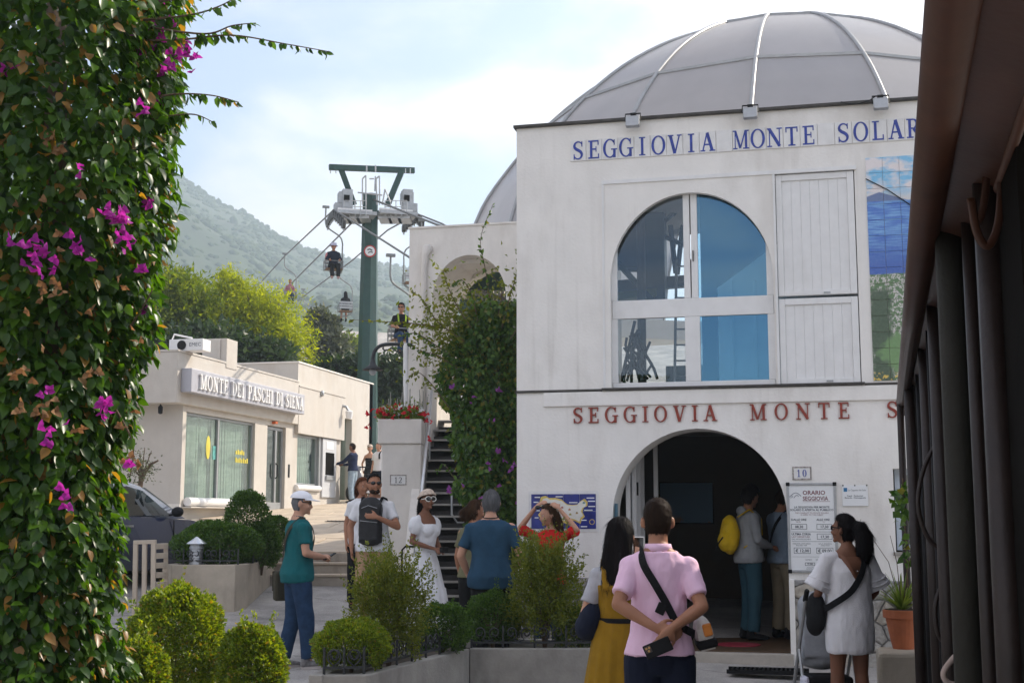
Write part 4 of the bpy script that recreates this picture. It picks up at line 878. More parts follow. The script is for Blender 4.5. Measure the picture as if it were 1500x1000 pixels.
a = onX(305, 655, wx-.09); MB().ell((wx-.09, a.y, a.z), (.004, .11, .28), 18, 10).build('decal', M_yel, w1)
a = onX(315, 663, wx-.09); MB().box(wx-.094, wx-.088, a.y-.12, a.y+.12, a.z-.16, a.z+.16).build('decal', pm('teal notice', (.10, .34, .32), .5, .4, 20), w1)
a = onX(340, 668, wx-.09); 
for q_, (n_, zz_) in enumerate(((5, .06), (7, -.14))):
    for k in range(n_): MB().box(wx-.094, wx-.089, a.y+.2+k*.105, a.y+.2+k*.105+.07, a.z+zz_, a.z+zz_+.09+.03*((k*3+q_) % 2)).build('decal', M_yel, w1)
# sign
sg = thing('bank_sign', 'grey fascia sign with raised white letters on the bank', 'sign', (XB, 29.6, 4.5), 0)
MB().box(XB+.003, XB+.26, 26.45, 33.0, 4.50, 5.04).build('sign_box', pm('sign grey', (.40, .40, .44), .5, .06, 4, .08, 40, metal=.2), sg, bevel=.015)
tt = 'MONTE DEI PASCHI DI SIENA'; h = .34; tot = sum((glyph(c)[0]*h*.92 if c != ' ' else .16) + .035 for c in tt); y = 26.80; k_ = (32.85-26.8)/tot
for c in tt:
    if c == ' ': y += (.16+.035)*k_; continue
    mb = MB(); w = letter(mb, c, (XB+.262, y, 4.60), XR, XN, h, .92*k_, .05, bold=.05); mb.build('letter', M_wpaint, sg); y += w + .035*k_
# door
dr = MB().box(wx-.16, wx-.08, dy0, dy0+.07, 1.8, 4.1).box(wx-.16, wx-.08, dy1-.07, dy1, 1.8, 4.1).box(wx-.16, wx-.08, dy0+.07, dy1-.07, 4.02, 4.1).box(wx-.16, wx-.08, dy0+.07, dy1-.07, 1.8, 2.12).box(wx-.16, wx-.075, 32.15, 32.24, 2.12, 4.02).build('door', M_bframe, bank, bevel=.006)
MB().box(wx-.125, wx-.118, dy0+.07, 32.15, 2.12, 4.02).build('pane', M_bglass, dr); MB().box(wx-.125, wx-.118, 32.24, dy1-.07, 2.12, 4.02).build('pane', M_bglass, dr)
MB().tube([(wx-.07, 32.19, 2.75), (wx-.02, 32.19, 2.8), (wx-.02, 32.19, 3.1), (wx-.07, 32.19, 3.15)], .018, 6).build('handle', M_blackm, dr)
MB().box(wx, wx+.012, 32.85, 32.95, 2.8, 3.15).build('intercom', M_blackm, bank)
MB().obox((wx+.05, 31.8, 4.2), (.12, .16, .07)).build('alarm_lamp', pm('orange lamp', (.6, .12, .02), .3), bank, bevel=.02)
MB().box(-17, wx-.9, 26.9, 36, .8, 4.2).build('interior_block', pm('dim interior', (.14, .19, .17), .9), bank)
MB().box(XB-.0, XB+.25, dy0-.15, dy1+.15, 1.66, 1.80).build('door_step', M_pave, bank, bevel=.01)
# second bay with the cash machine
Yb1 = 36.75; zt2 = 5.30
m = MB().box(-19.5, XB+.0, Yc1+.02, Yb1, 4.02, zt2).box(wx-.2, wx, Yc1+.25, Yb1, .8, 2.45).box(wx-.2, wx, 36.3, Yb1, 2.45, 4.02)
m.build('wall', M_bank, bank)
MB().box(-19.5, XB+.02, Yc1+.02, Yb1+.02, zt2, zt2+.035).build('coping', M_bank, bank)
bank_window(33.42, 35.0, 2.62, 4.0, [])
MB().tube([(wx+.05, 33.3, 2.54), (wx+.05, 35.0, 2.54)], .08, 12).build('roller_housing', M_wpaint, bank)
MB().box(wx-.5, wx+.02, 35.0, 35.12, 2.45, 4.02).build('reveal', M_bframe, bank)
atm = thing('cash_machine', 'grey cash machine built into the bank wall beside the small window', 'cash machine', (wx, 35.75, 2.3))
MB().box(wx-.18, wx+.06, 35.2, 36.28, 2.3, 4.0).build('surround', pm('cash machine grey', (.52, .53, .55), .45, .05, 6, .05, 30), atm, bevel=.02)
MB().box(wx+.061, wx+.075, 35.42, 36.06, 2.95, 3.6).build('screen_recess', M_dark, atm); MB().box(wx+.061, wx+.12, 35.4, 36.08, 2.80, 2.93).build('keypad_shelf', M_zinc, atm, bevel=.01)
MB().box(wx+.061, wx+.07, 35.45, 36.0, 3.7, 3.92).build('header', M_wpaint, atm)
# taller rear block
m = MB().box(-26, -14.5, 34.3, 34.6, 1, 6.1).box(-14.8, -14.5, 34.6, 40.6, 4.8, 6.1).box(-14.8, -14.5, 36.8, 37.4, 1, 4.8).box(-14.8, -14.5, 38.7, 40.6, 1, 4.8).box(-26, -14.5, 40.3, 40.6, 1, 6.1).box(-26, -14.8, 34.6, 40.3, 5.9, 6.0)
m.build('rear_block', M_bank, bank, bevel=.0)
MB().box(-26, -14.47, 34.27, 40.63, 6.1, 6.14).build('coping', M_white2, bank)
MB().box(-14.72, -14.7, 37.4, 38.7, 2.2, 4.8).build('pane', M_bglass, bank); MB().box(-14.9, -14.88, 37.4, 38.7, 2.2, 4.8).build('curtain', M_blind, bank)
MB().box(-14.78, -14.5, 37.4, 38.7, 1.0, 2.2).build('apron_wall', M_bank, bank)
a = onX(507, 603, XB+.1); spk = MB().lathe([(.09, -.2), (.12, .0), (.08, .03)], (XB+.2, a.y, a.z), 12).build('wall_lamp', M_wpaint, bank); MB().tube([(XB-.1, a.y-.05, a.z+.2), (XB+.1, a.y, a.z+.15), (XB+.2, a.y, a.z+.0)], .04, 8).build('lamp_arm', M_zinc, bank)
a = onX(472, 576, XB+.03); MB().ell((XB+.03, a.y, a.z), (.06, .07, .09), 10, 8).build('siren', M_zinc, bank)
# chimney and air conditioner on the roof
p = at(322, 530, 31.5); ch = MB().box(p.x-.33, p.x+.32, p.y-.3, p.y+.3, 5.3, 6.02).build('roof_chimney', M_bank, None, bevel=.015); tag(ch, 'square cream chimney block on the bank roof', 'chimney')
ch2 = MB().box(p.x+.1, p.x+.16, p.y-.335, p.y-.3, 5.45, 6.0).build('pipe', M_bank, ch)
p = at(278, 515, 29.3); ac = thing('air_conditioner', 'white air conditioning unit lying on the bank roof', 'air conditioner', (p.x, p.y, 5.42)); MB().box(p.x-.42, p.x+.42, p.y-.2, p.y+.2, 5.45, 5.72).build('casing', M_wpaint, ac, bevel=.015)
MB().tube([(p.x-.1, p.y-.205, 5.58), (p.x-.1, p.y-.215, 5.58)], .11, 20).build('fan_grille', M_blackm, ac); text_part('EMEC', (p.x+.08, p.y-.202, 5.55), (1, 0, 0), (0, -1, 0), .12, M_ink, ac)
MB().tube([(p.x-.4, p.y-.1, 5.72), (p.x-.35, p.y-.1, 5.85), (p.x+.1, p.y-.1, 5.75)], .02, 6).build('pipe', M_wpaint, ac)
# wall lamp under the fascia corner
p = Vector((-14.55, Yc0+.3, zf0)); sl = MB().lathe([(.02, -.22), (.05, -.2), (.055, -.06), (.02, -.02), (.01, 0)], (p.x, p.y, p.z), 10).build('soffit_lamp', M_blackm, bank)
# white side wall at far left with a post
MB().box(-26, -19.52, Yc0-.3, Yc0+8, .5, 5.0).build('side_wing', M_white2, bank)
# ------------------------------------------------------------------ chairlift
pyl = thing('lift_pylon', 'tall dark green chairlift pylon with steel walkways and round warning sign', 'pylon', at(536, 640, 45))
ld = Vector((at(483, 310, 45) - at(0, 0, 1))); 
ldir = Vector((-10.4, 17.6, 0)).normalized(); lr = Vector((ldir.y, -ldir.x, 0))      # along the line and to its right
pb = at(537, 700, 45); pt_ = at(542, 300, 45); pt_.x += 0
MB().tube([pb, at(538, 555, 45), at(542, 320, 45), at(543, 285, 45)], [.40, .36, .28, .27], 8, side=lr).build('mast', M_green, pyl)
sgp = at(542, 368, 44.6)
vf = Vector((-syw, cyw, 0)); vr = Vector((cyw, syw, 0))
def disc(c, r, n, off, name, mat, par): MB().tube([c - vf*off, c - vf*(off+.012)], r, n).build(name, mat, par)
disc(sgp, .215, 28, .0, 'sign_rim', pm('sign red', (.42, .03, .03), .4), pyl); disc(sgp, .17, 28, .012, 'sign_face', M_sw, pyl)
m = MB(); c = sgp - vf*.03; m.tube([c + vr*-.09 + Vector((0,0,.05)), c + Vector((0,0,.07)), c + vr*.08 + Vector((0,0,.02))], .022, 6); m.tube([c + vr*-.06 + Vector((0,0,-.06)), c + vr*.02 + Vector((0,0,-.02)), c + vr*.10 + Vector((0,0,-.05))], .018, 6); m.build('sign_symbol', M_ink, pyl)
# head frame
top = at(543, 248, 45); L0 = at(482, 245, 44.6); R0 = at(607, 250, 45.6)
MB().bar(L0, R0, .16, .2).build('gantry', M_green, pyl, bevel=.01)
for s_, e in ((at(500, 249, 44.8), at(519, 300, 45)), (at(588, 252, 45.4), at(568, 300, 45.2))): MB().bar(s_, e, .2, .16, vf).build('gantry_leg', M_green, pyl, bevel=.01)
MB().bar(at(492, 312, 44.7), at(602, 316, 45.5), .35, .22).build('cross_arm', M_green, pyl, bevel=.01)
for px in (484, 492, 594, 601): MB().tube([at(px, 247, 45), at(px, 254, 45)], .02, 5).build('hook', M_steel, pyl)
for cx_, sgn_ in ((520, -1), (580, 1)):
    d_ = 44.8 if sgn_ < 0 else 45.5
    MB().obox(at(cx_, 316, d_-.4), (1.35, 1.1, .12), Matrix((lr, ldir, Vector((0, 0, 1)))).transposed()).build('walkway', M_steel, pyl)
    MB().obox(at(cx_, 309, d_-.9), (1.2, .06, .14), Matrix((lr, ldir, Vector((0, 0, 1)))).transposed()).build('toe_board', M_wpaint, pyl)
    M3_ = Matrix((lr, ldir, Vector((0, 0, 1)))).transposed()
    for bx, by, w, h_, mat_ in ((cx_ + sgn_*2 - (10 if sgn_ < 0 else -14), 296, .36, .85, M_steel), (cx_ + sgn_*16, 291, .42, .42, M_zinc), (cx_ + sgn_*20, 305, .5, .3, M_zinc)):
        cb_ = MB().obox(at(bx, by, d_-.2), (w, .4, h_), M3_).build('cabinet', mat_, pyl, bevel=.012)
        if mat_ is M_steel: MB().obox(at(bx, by-6, d_-.45), (.2, .02, .22), M3_).build('cabinet_window', M_dark, cb_)
    for q_ in (-1, 0, 1): MB().bar(at(cx_+q_*14-10, 322, d_-.3), at(cx_+q_*14+8, 322, d_-.3), .9, .10).build('grating', M_steel, pyl)
    for dx in (-16, -8, 0, 8, 16): MB().tube([at(cx_+dx, 316, d_-.9), at(cx_+dx, 294, d_-.9)], .018, 5).build('post', M_steel, pyl)
    for yy in (294, 303): MB().tube([at(cx_-16, yy, d_-.9), at(cx_+16, yy, d_-.9)], .016, 5).build('rail', M_steel, pyl)
for (x0, y0, x1, y1) in ((531, 300, 531, 262), (536, 300, 536, 257), (531, 262, 536, 257), (552, 300, 551, 262), (556, 300, 556, 258), (551, 262, 556, 258), (537, 252, 537, 242), (550, 252, 550, 242), (550, 258, 549, 280), (560, 300, 564, 277), (564, 277, 572, 296), (524, 282, 560, 286), (541, 262, 548, 262)):
    MB().tube([at(x0, y0, 44.4), at(x1, y1, 44.4)], .028, 5).build('ladder_rail', M_steel, pyl)
M_sheave = pm('dark sheave', (.06, .06, .06), .5, .3, 8, .1, 30, metal=.3)
WL = at(489, 312, 44.6); WR = at(611, 318, 45.6)
for W in (WL, WR):
    near, far = (at(545, 342, 39), at(418, 374, 64)) if W is WL else (at(648, 328, 38), at(568, 337, 49.5))
    dn = (near - W).normalized(); df = (far - W).normalized()
    def tpos(s_): return W + (df*s_ if s_ > 0 else dn*-s_) - Vector((0, 0, .05*s_*s_))
    tr_ = MB().tube([tpos(s_) - Vector((0, 0, .10)) for s_ in (-1.9, -1.2, -.5, 0, .5, 1.2, 1.9)], .06, 6).build('sheave_train', M_sheave, pyl)
    for k in range(11):
        c = tpos((k-5)*.36) - Vector((0, 0, .04)); MB().tube([c - lr*.05, c + lr*.05], .16, 16).build('wheel', M_sheave, tr_); MB().tube([c + lr*.052, c + lr*.07], .07, 10).build('hub', M_steel, tr_)
        MB().bar(c - Vector((0, 0, .05)), c - Vector((0, 0, .24)), .05, .05, ldir).build('bogie', M_steel, tr_)
# ropes
M_rope = pm('haul rope', (.10, .10, .10), .5, .2, 20, .1, 60)
ropeL = [at(760, 445, 21.5), at(690, 420, 25), at(600, 377, 33), at(545, 342, 39), WL + Vector((0, 0, .12)), at(418, 374, 64), at(379, 417, 82), at(320, 482, 130), at(280, 530, 220)]
ropeR = [at(760, 392, 23.5), at(700, 358, 29), at(648, 328, 38), WR + Vector((0, 0, .12)), at(568, 337, 49.5), at(514, 383, 58), at(458, 424, 72), at(400, 468, 105), at(330, 520, 200)]
ropeC = [at(760, 372, 24), at(640, 329, 36), at(546, 292, 45), at(516, 326, 52), at(410, 432, 85), at(350, 495, 150)]
def smooth_path(P, n=8):
    out = []
    for i in range(len(P)-1):
        p0, p1, p2, p3 = P[max(i-1, 0)], P[i], P[i+1], P[min(i+2, len(P)-1)]
        for k in range(n):
            t = k/n; out.append(.5*((2*p1)+(-p0+p2)*t+(2*p0-5*p1+4*p2-p3)*t*t+(-p0+3*p1-3*p2+p3)*t**3))
    out.append(P[-1]); return out
for P, lb, r_ in ((ropeL, 'left haul rope carrying the descending chairs', .03), (ropeR, 'right haul rope carrying the ascending chairs', .03), (ropeC, 'middle service cable over the pylon head', .035)):
    o = MB().tube(P, r_, 6).build('haul_rope', M_rope, None, smooth=True); tag(o, lb, 'cable', 'lift cables')
# chairs
M_seat = pm('worn wooden chair seat', (.22, .13, .07), .7, .3, 8, .2, 40)
M_hang = pm('grey hanger steel', (.23, .24, .24), .45, .15, 10, .1, 40, metal=.4)
def lift_chair(grip, face, lb, side=1, back=M_steel):
    """grip on the rope; face = direction the rider looks; hanger bends to the given side"""
    f = Vector((face.x, face.y, 0)).normalized(); r_ = Vector((f.y, -f.x, 0)) * side; U = Vector((0, 0, 1))
    t = thing('lift_chair', lb, 'lift chair', grip - U*2.2, 0, 'chairlift chairs')
    P = [grip + U*.03, grip - U*.15, grip - U*.55, grip - U*.75 + r_*.1, grip - U*1.02 + r_*.5, grip - U*1.25 + r_*.60, grip - U*1.5 + r_*.6, grip - U*2.2 + r_*.6, grip - U*2.36 + r_*.45, grip - U*2.42 + r_*.2]
    P = [p - r_*.3 for p in P]
    MB().tube(smooth_path(P, 4), .026, 7).build('hanger', M_hang, t, smooth=True)
    g = grip - r_*.3; MB().bar(g - r_*.12, g + r_*.12, .1, .08).build('grip', M_hang, t, bevel=.01)
    sc_ = grip - U*2.2
    M3 = Matrix((r_, f, U)).transposed()
    MB().obox(sc_, (.56, .42, .04), M3).build('seat', M_seat, t, bevel=.01)
    for k in range(3): MB().obox(sc_ - f*.22 + U*(.14+.12*k), (.58, .025, .09), M3).build('back_slat', back, t, bevel=.006)
    for s_ in (-1, 1): MB().tube([sc_ + r_*.3*s_ + f*.2, sc_ + r_*.3*s_ + f*.2 + U*.28, sc_ + r_*.3*s_ - f*.22 + U*.3, sc_ + r_*.3*s_ - f*.22 - U*.02, sc_ + r_*.3*s_ + f*.2 - U*.02], .018, 6).build('side_frame', M_hang, t)
    MB().tube([sc_ - r_*.3 + f*.2 + U*.28, sc_ + r_*.3 + f*.2 + U*.28], .016, 6).build('safety_bar', M_hang, t)
    MB().tube([sc_ - r_*.2 + f*.15 - U*.02, sc_ - r_*.12 + f*.2 - U*.2, sc_ + r_*.12 + f*.2 - U*.2, sc_ + r_*.2 + f*.15 - U*.02], .016, 6).build('foot_rest', M_hang, t)
    return sc_
fc = (Vector((0, 0, 0)) - Vector((ldir.x, ldir.y, 0)))
SEAT = {}
SEAT['a'] = lift_chair(at(490, 304, 44.2), -ldir, 'chair with hatted rider right below the pylon head', -1)
SEAT['b'] = lift_chair(at(426, 372, 64), -ldir, 'descending chair with rider in pink top and jeans', -1)
SEAT['c'] = lift_chair(at(507, 385, 57), ldir, 'ascending chair with long-haired rider seen from behind left of the pylon mast', 1)
SEAT['d'] = lift_chair(at(452, 424, 72), ldir, 'ascending chair low against the dark tree', 1, M_seat)
SEAT['e'] = lift_chair(at(589, 375, 33), -ldir, 'nearest chair with rider in dark top beside the annex wall', -1)
lift_chair(at(605, 322, 43.5), ldir, 'empty chair half hidden behind the annex wall', -1)
lift_chair(at(379, 417, 82), -ldir, 'empty chair grip just above the yellow-green trees', -1)
# street lamp on a scrolled bracket
lmp = thing('bracket_lamp', 'bell-shaped street lamp on a scrolled iron bracket behind the flower trough', 'street lamp', at(594, 600, 20.6))
DL = 20.6; M_iron = pm('grey wrought iron', (.045, .047, .05), .5, .2, 10, .1, 40, spec=.2)
MB().tube([at(594, 640, DL), at(594, 503, DL)], .04, 8).build('post', M_wpaint, lmp)
MB().tube(smooth_path([at(604, 505, DL), at(575, 504, DL), at(558, 506, DL), at(549, 514, DL), at(546, 526, DL)], 4), .03, 8).build('arm', M_iron, lmp, smooth=True)
for P in ([(592, 524), (583, 516), (572, 509)], [(592, 522), (588, 513), (584, 512), (583, 516), (586, 517)], [(574, 509), (566, 513), (561, 511), (562, 508)]): MB().tube(smooth_path([at(x, y, DL) for x, y in P], 4), .013, 6).build('scroll', M_iron, lmp, smooth=True)
p = at(546, 538, DL); MB()._lathe([(.03, .14), (.05, .06), (.07, .03), (.17, -.04), (.16, -.045), (.05, .0)], p, 18).build('shade', M_iron, lmp, smooth=True); MB().ell(p + Vector((0, 0, -.06)), (.06, .06, .07)).build('bulb', M_lampglass, lmp, smooth=True)
# ------------------------------------------------------------------ vegetation
npr = np.random.RandomState(11)
def unit(v): return v / np.maximum(np.linalg.norm(v, axis=-1, keepdims=True), 1e-9)
def leaves_mesh(name, pos, dirs, nrm, ln, wd, fold=.25):
    """pos (n,3) base, dirs growth direction, nrm leaf normal; pointed folded leaf: 6 verts, 4 triangles as 2 quads"""
    n = len(pos); dirs = unit(dirs); side = unit(np.cross(dirs, nrm)); up = np.cross(side, dirs)
    ln = np.broadcast_to(ln, n)[:, None]; wd = np.broadcast_to(wd, n)[:, None]
    b0 = pos; tip = pos + dirs*ln - up*ln*.12; mid = pos + dirs*ln*.45
    l1 = mid + side*wd*.5 + up*wd*fold; r1 = mid - side*wd*.5 + up*wd*fold
    V = np.stack([b0, r1, tip, l1, mid], 1).reshape(-1, 3); k = np.arange(n)[:, None]*5
    Fq = np.concatenate([k + np.array([[0, 1, 4]]), k + np.array([[1, 2, 4]]), k + np.array([[2, 3, 4]]), k + np.array([[3, 0, 4]])], 1).reshape(-1, 3)
    return fast_mesh(name, V, Fq)
def leaves8(name, pos, dirs, nrm, ln, wd, fold=.25):
    """rounder ovate leaf with a drooping tip: 8 outline and rib points, 8 triangles"""
    n = len(pos); dirs = unit(dirs); side = unit(np.cross(dirs, nrm)); up = np.cross(side, dirs)
    ln = np.broadcast_to(ln, n)[:, None]; wd = np.broadcast_to(wd, n)[:, None]
    def pt(t, w, h): return pos + dirs*ln*t + side*wd*w + up*wd*h - up*ln*.16*t*t
    V = np.stack([pt(0, 0, 0), pt(.26, -.44, fold*.9), pt(.60, -.40, fold*.8), pt(1, 0, 0), pt(.60, .40, fold*.8), pt(.26, .44, fold*.9), pt(.3, 0, 0), pt(.66, 0, 0)], 1).reshape(-1, 3); k = np.arange(n)[:, None]*8
    T = [(0, 1, 6), (1, 2, 6), (2, 7, 6), (2, 3, 7), (3, 4, 7), (4, 6, 7), (4, 5, 6), (5, 0, 6)]
    return fast_mesh(name, V, np.concatenate([k + np.array([t]) for t in T], 1).reshape(-1, 3))
def rdir(n): return unit(npr.normal(size=(n, 3)))
M_boxl = leafm('box leaves', (.06, .125, .010), (.23, .29, .022), .42, .40, (2.4, 2.1, .35), .4, (.22, .17, .03), .05)
M_boxo = leafm('box leaves olive', (.075, .12, .014), (.18, .20, .024), .38, .42, (2.2, 1.9, .4), .4)
M_boxd = leafm('dark box leaves', (.025, .07, .010), (.09, .16, .02), .3, .4, (1.8, 2.0, .5), .4)
M_stem = pm('shrub twigs', (.10, .065, .04), .8, .3, 20, .3, 40)
def shell_points(n, c, r, inner=.55, bumps=.18, seed=0, bottom=-.75):
    d = rdir(n); d[:, 2] = np.where(d[:, 2] < bottom, -d[:, 2], d[:, 2])
    b = np.array([mnoise.noise(Vector((v[0]*2.6+seed, v[1]*2.6, v[2]*2.6))) + .6*mnoise.noise(Vector((v[0]*6+seed, v[1]*6, v[2]*6))) for v in d])
    rad = (1 + bumps*b)*(inner + (1-inner)*npr.rand(n)**.45)
    return np.array(c) + d*np.array(r)*rad[:, None], d
def shrub(label, c, r, n, leaf=.022, mat=None, group=None, bumps=.2, seed=0, sprigs=0, name='box_shrub', cat='shrub', inner=.6):
    """rounded clipped shrub: stem, dense leaf shell, loose sprigs"""
    c = Vector(c); t = thing(name, label, cat, (c.x, c.y, c.z - r[2]), 0, group)
    P, d = shell_points(n, c, r, inner, bumps, seed)
    dr = unit(d*.8 + rdir(n)*.9 + np.array([0, 0, .5])); nm = unit(rdir(n) + np.array([0, 0, .6]))
    ps = [P]; ds = [dr]; ns = [nm]
    for k in range(sprigs):
        a = npr.rand()*6.283; el = npr.rand()*.9+.25; dd = np.array([math.cos(a)*math.cos(el), math.sin(a)*math.cos(el), math.sin(el)])
        s_ = np.array(c) + dd*np.array(r)*.8; e_ = dd*np.array([.7, .7, 1.0]) + np.array([0, 0, .6]); m_ = 26; tt_ = npr.rand(m_)
        Ls = (.12 + .16*npr.rand())*r[2]*2
        ps.append(s_ + tt_[:, None]*e_*Ls + npr.normal(size=(m_, 3))*.008); ds.append(unit(rdir(m_) + e_*.8)); ns.append(rdir(m_))
    P = np.concatenate(ps); D = np.concatenate(ds); Nn = np.concatenate(ns)
    off = np.array([c.x, c.y, c.z - r[2]])
    sz_ = leaf*(.7+.6*npr.rand(len(P)))
    o = link('foliage', leaves_mesh('foliage', P - off, D, Nn, sz_, sz_*.62), mat or M_boxl, t); o['kind'] = 'stuff'
    for k in range(5):
        a = k*1.26; q = c + Vector((math.cos(a)*r[0]*.45, math.sin(a)*r[1]*.45, r[2]*.4))
        MB().tube([c - Vector((0, 0, r[2]*1.0)), c - Vector((-math.cos(a)*r[0]*.15, -math.sin(a)*r[1]*.15, r[2]*.3)), q], [.014, .011, .005], 5).build('stem', M_stem, t)
    return t
# --- front planter (raised bed with iron edging)
PLN = [at(452, 986, 10), at(538, 988, 10), at(688, 950, 12), at(882, 953, 12), at(882, 953, 12) + Vector((.12, .95, 0)), at(688, 950, 12) + Vector((-.75, .95, 0)), at(452, 986, 10) + Vector((-.05, .9, 0))]
pl1 = thing('front_planter', 'low concrete raised bed with iron edging in the foreground', 'planter', (PLN[1].x, PLN[1].y, 0))
poly = [(p.x, p.y) for p in PLN]
def ring_wall(poly, z0, z1, w, name, mat, par):
    cx = sum(p[0] for p in poly)/len(poly); cy = sum(p[1] for p in poly)/len(poly)
    n = len(poly)
    for i in range(n):
        a = Vector(poly[i]); b_ = Vector(poly[(i+1) % n]); d = (b_-a).normalized(); nn = Vector((-d.y, d.x))
        a2 = a - d*.0; b2 = b_ + d*.0
        vs_ = [(a2.x, a2.y), (b2.x, b2.y), (b2.x+nn.x*w, b2.y+nn.y*w), (a2.x+nn.x*w, a2.y+nn.y*w)]
        MB().prism(vs_, 'z', z0, z1 + .0006*i).build(name, mat, par, bevel=.01)
ring_wall(poly, -.1, .52, .11, 'wall', M_concg, pl1)
def inset(P, k=.06):
    cx = sum(p[0] for p in P)/len(P); cy = sum(p[1] for p in P)/len(P); out = []
    n = len(P)
    for i in range(n):
        a = Vector(P[i-1]); b = Vector(P[i]); c = Vector(P[(i+1) % n]); d1 = (b-a).normalized(); d2 = (c-b).normalized(); nn = (Vector((-d1.y, d1.x))+Vector((-d2.y, d2.x)))
        out.append((b.x+nn.x*k, b.y+nn.y*k))
    return out
M_soil = pm('dark soil', (.05, .038, .026), .95, .3, 10, .6, 50)
MB().prism(inset(poly), 'z', -.05, .44).build('soil', M_soil, pl1)
def iron_edge(par, p, q, z, n):
    p = Vector(p); q = Vector(q); d = (q-p); L_ = d.length; d.normalize(); U = Vector((0, 0, 1))
    MB().bar(p + U*(z+.05), q + U*(z+.05), .018, .018).build('rail', M_iron, par); 
    for k in range(n+1):
        c = p + d*L_*k/n; MB().bar(c + U*z, c + U*(z+.2), .016, .016).build('picket', M_iron, par)
        if k < n:
            w = L_/n
            for s_ in (-1, 1):
                P_ = []
                for t in range(15):
                    a = R(250 - t*32); rr_ = .062*(1 - t/19.0); P_.append(c + d*(w*.5 + s_*(w*.5 - .075 - rr_*math.cos(a)*-1*.9)) + U*(z + .135 + rr_*math.sin(a)))
                P_ = [c + d*(w*.5) + U*(z+.06)] + P_
                MB().tube(P_, .007, 5).build('scroll', M_iron, par, smooth=True)
P2 = [Vector((p.x, p.y, 0)) for p in PLN]
iron_edge(pl1, P2[0] + Vector((.1, .06, 0)), P2[1] + Vector((-.05, .06, 0)), .52, 2); iron_edge(pl1, P2[1] + Vector((-.06, .1, 0)), P2[2] + Vector((-.06, .05, 0)), .52, 7); iron_edge(pl1, P2[2] + Vector((0, .06, 0)), P2[3] + Vector((-.05, .06, 0)), .52, 4)
GB = 'shrubs in the front planter'
def sh_px(lab, x, ytop, ybot, d, wpx, n, **k):
    a = at(x, ytop, d); b_ = at(x, ybot, d); c = (a+b_)/2; rz_ = (a.z-b_.z)/2; rx_ = wpx/2/F*d
    return shrub(lab, c, (rx_, rx_*.9, rz_), n, **k)
sh_px('round clipped box ball on the left end of the front planter', 515, 908, 984, 10.35, 112, 15000, group=GB, seed=1, sprigs=8, bumps=.13)
sh_px('tall loose olive-green shrub behind the box ball in the front planter', 570, 822, 985, 10.9, 112, 13000, leaf=.024, mat=M_boxo, group=GB, bumps=.42, seed=3, sprigs=90, inner=.12)
sh_px('dark box shrub between the two tall shrubs, left of the planter corner', 648, 884, 962, 11.7, 84, 9000, group=GB, seed=4, sprigs=8, mat=M_boxd)
sh_px('dark box shrub below the man in the blue shirt', 722, 868, 950, 12.5, 84, 9000, group=GB, seed=5, sprigs=10, mat=M_boxd)
sh_px('tall loose shrub with reddish tips below the woman in red', 798, 800, 955, 12.3, 106, 13000, leaf=.026, mat=M_boxo, group=GB, bumps=.45, seed=6, sprigs=110, inner=.12)
sh_px('low box shrub at the right end of the front planter', 850, 888, 956, 12.5, 78, 5500, group=GB, seed=7, sprigs=16, mat=M_boxd)
# --- near shrubs bottom left
GN = 'clipped shrubs bottom left'
sh_px('largest round box shrub with sunlit top, bottom left', 258, 858, 1040, 8.8, 142, 24000, group=GN, seed=11, sprigs=10, bumps=.15, leaf=.026)
sh_px('round yellow-green box shrub right of the largest one, bottom left', 368, 914, 1040, 8.6, 98, 15000, group=GN, seed=12, sprigs=8, bumps=.15, leaf=.026)
sh_px('small sunlit box shrub at the foot of the bougainvillea', 200, 936, 1060, 7.6, 92, 13000, group=GN, seed=13, sprigs=10, bumps=.16, leaf=.026)
# --- rear planter with clipped hedges
pl2 = thing('rear_planter', 'beige walled raised bed with scrolled iron edging before the bank', 'planter', at(345, 895, 17))
Q = [at(238, 826, 16.9), at(345, 826, 16.9), at(362, 836, 17.2), at(414, 812, 20.4), at(414, 812, 20.4) + Vector((-2.6, .3, 0)), at(238, 826, 16.9) + Vector((-.3, 2, 0))]
poly2 = [(q.x, q.y) for q in Q]
ring_wall(poly2, .2, 1.1, .12, 'wall', M_conc, pl2); MB().prism(inset(poly2), 'z', .3, 1.02).build('soil', M_soil, pl2)
iron_edge(pl2, Vector((*poly2[0], 0)) + Vector((0, .07, 0)), Vector((*poly2[1], 0)) + Vector((0, .07, 0)), 1.1, 4); iron_edge(pl2, Vector((*poly2[2], 0)) + Vector((-.06, .3, 0)), Vector((*poly2[3], 0)) + Vector((-.06, 0, 0)), 1.1, 8)
GR = 'clipped shrubs in the rear planter'
sh_px('broad rounded hedge above the scrolled iron edging of the rear planter', 318, 764, 836, 17.6, 132, 16000, group=GR, seed=21, mat=M_boxd, leaf=.035, bumps=.12)
tc_ = sh_px('pointed cone-shaped shrub in the rear planter', 362, 717, 835, 18.4, 72, 9000, group=GR, seed=22, mat=M_boxd, leaf=.035, bumps=.12)
sh_px('clipped shrub spilling over the rear planter wall below the cone', 384, 762, 842, 18.3, 52, 7000, group=GR, seed=24, mat=M_boxd, leaf=.035, bumps=.15)
sh_px('small round shrub at the far end of the rear planter', 405, 755, 818, 20.2, 50, 6000, group=GR, seed=23, mat=M_boxd, leaf=.035, bumps=.15)
vt = thing('vent_lantern', 'small ribbed metal lantern with conical cap in the rear planter', 'lantern', at(287, 828, 17.05)); p = at(287, 828, 17.05)
MB().lathe([(.085, 0), (.085, .27), (.08, .28)], p, 18).build('body', M_zinc, vt)
for k in range(6): MB()._lathe([(.087, .03+.04*k), (.095, .02+.04*k), (.087, .05+.04*k)], p, 18).build('louvre', M_zinc, vt)
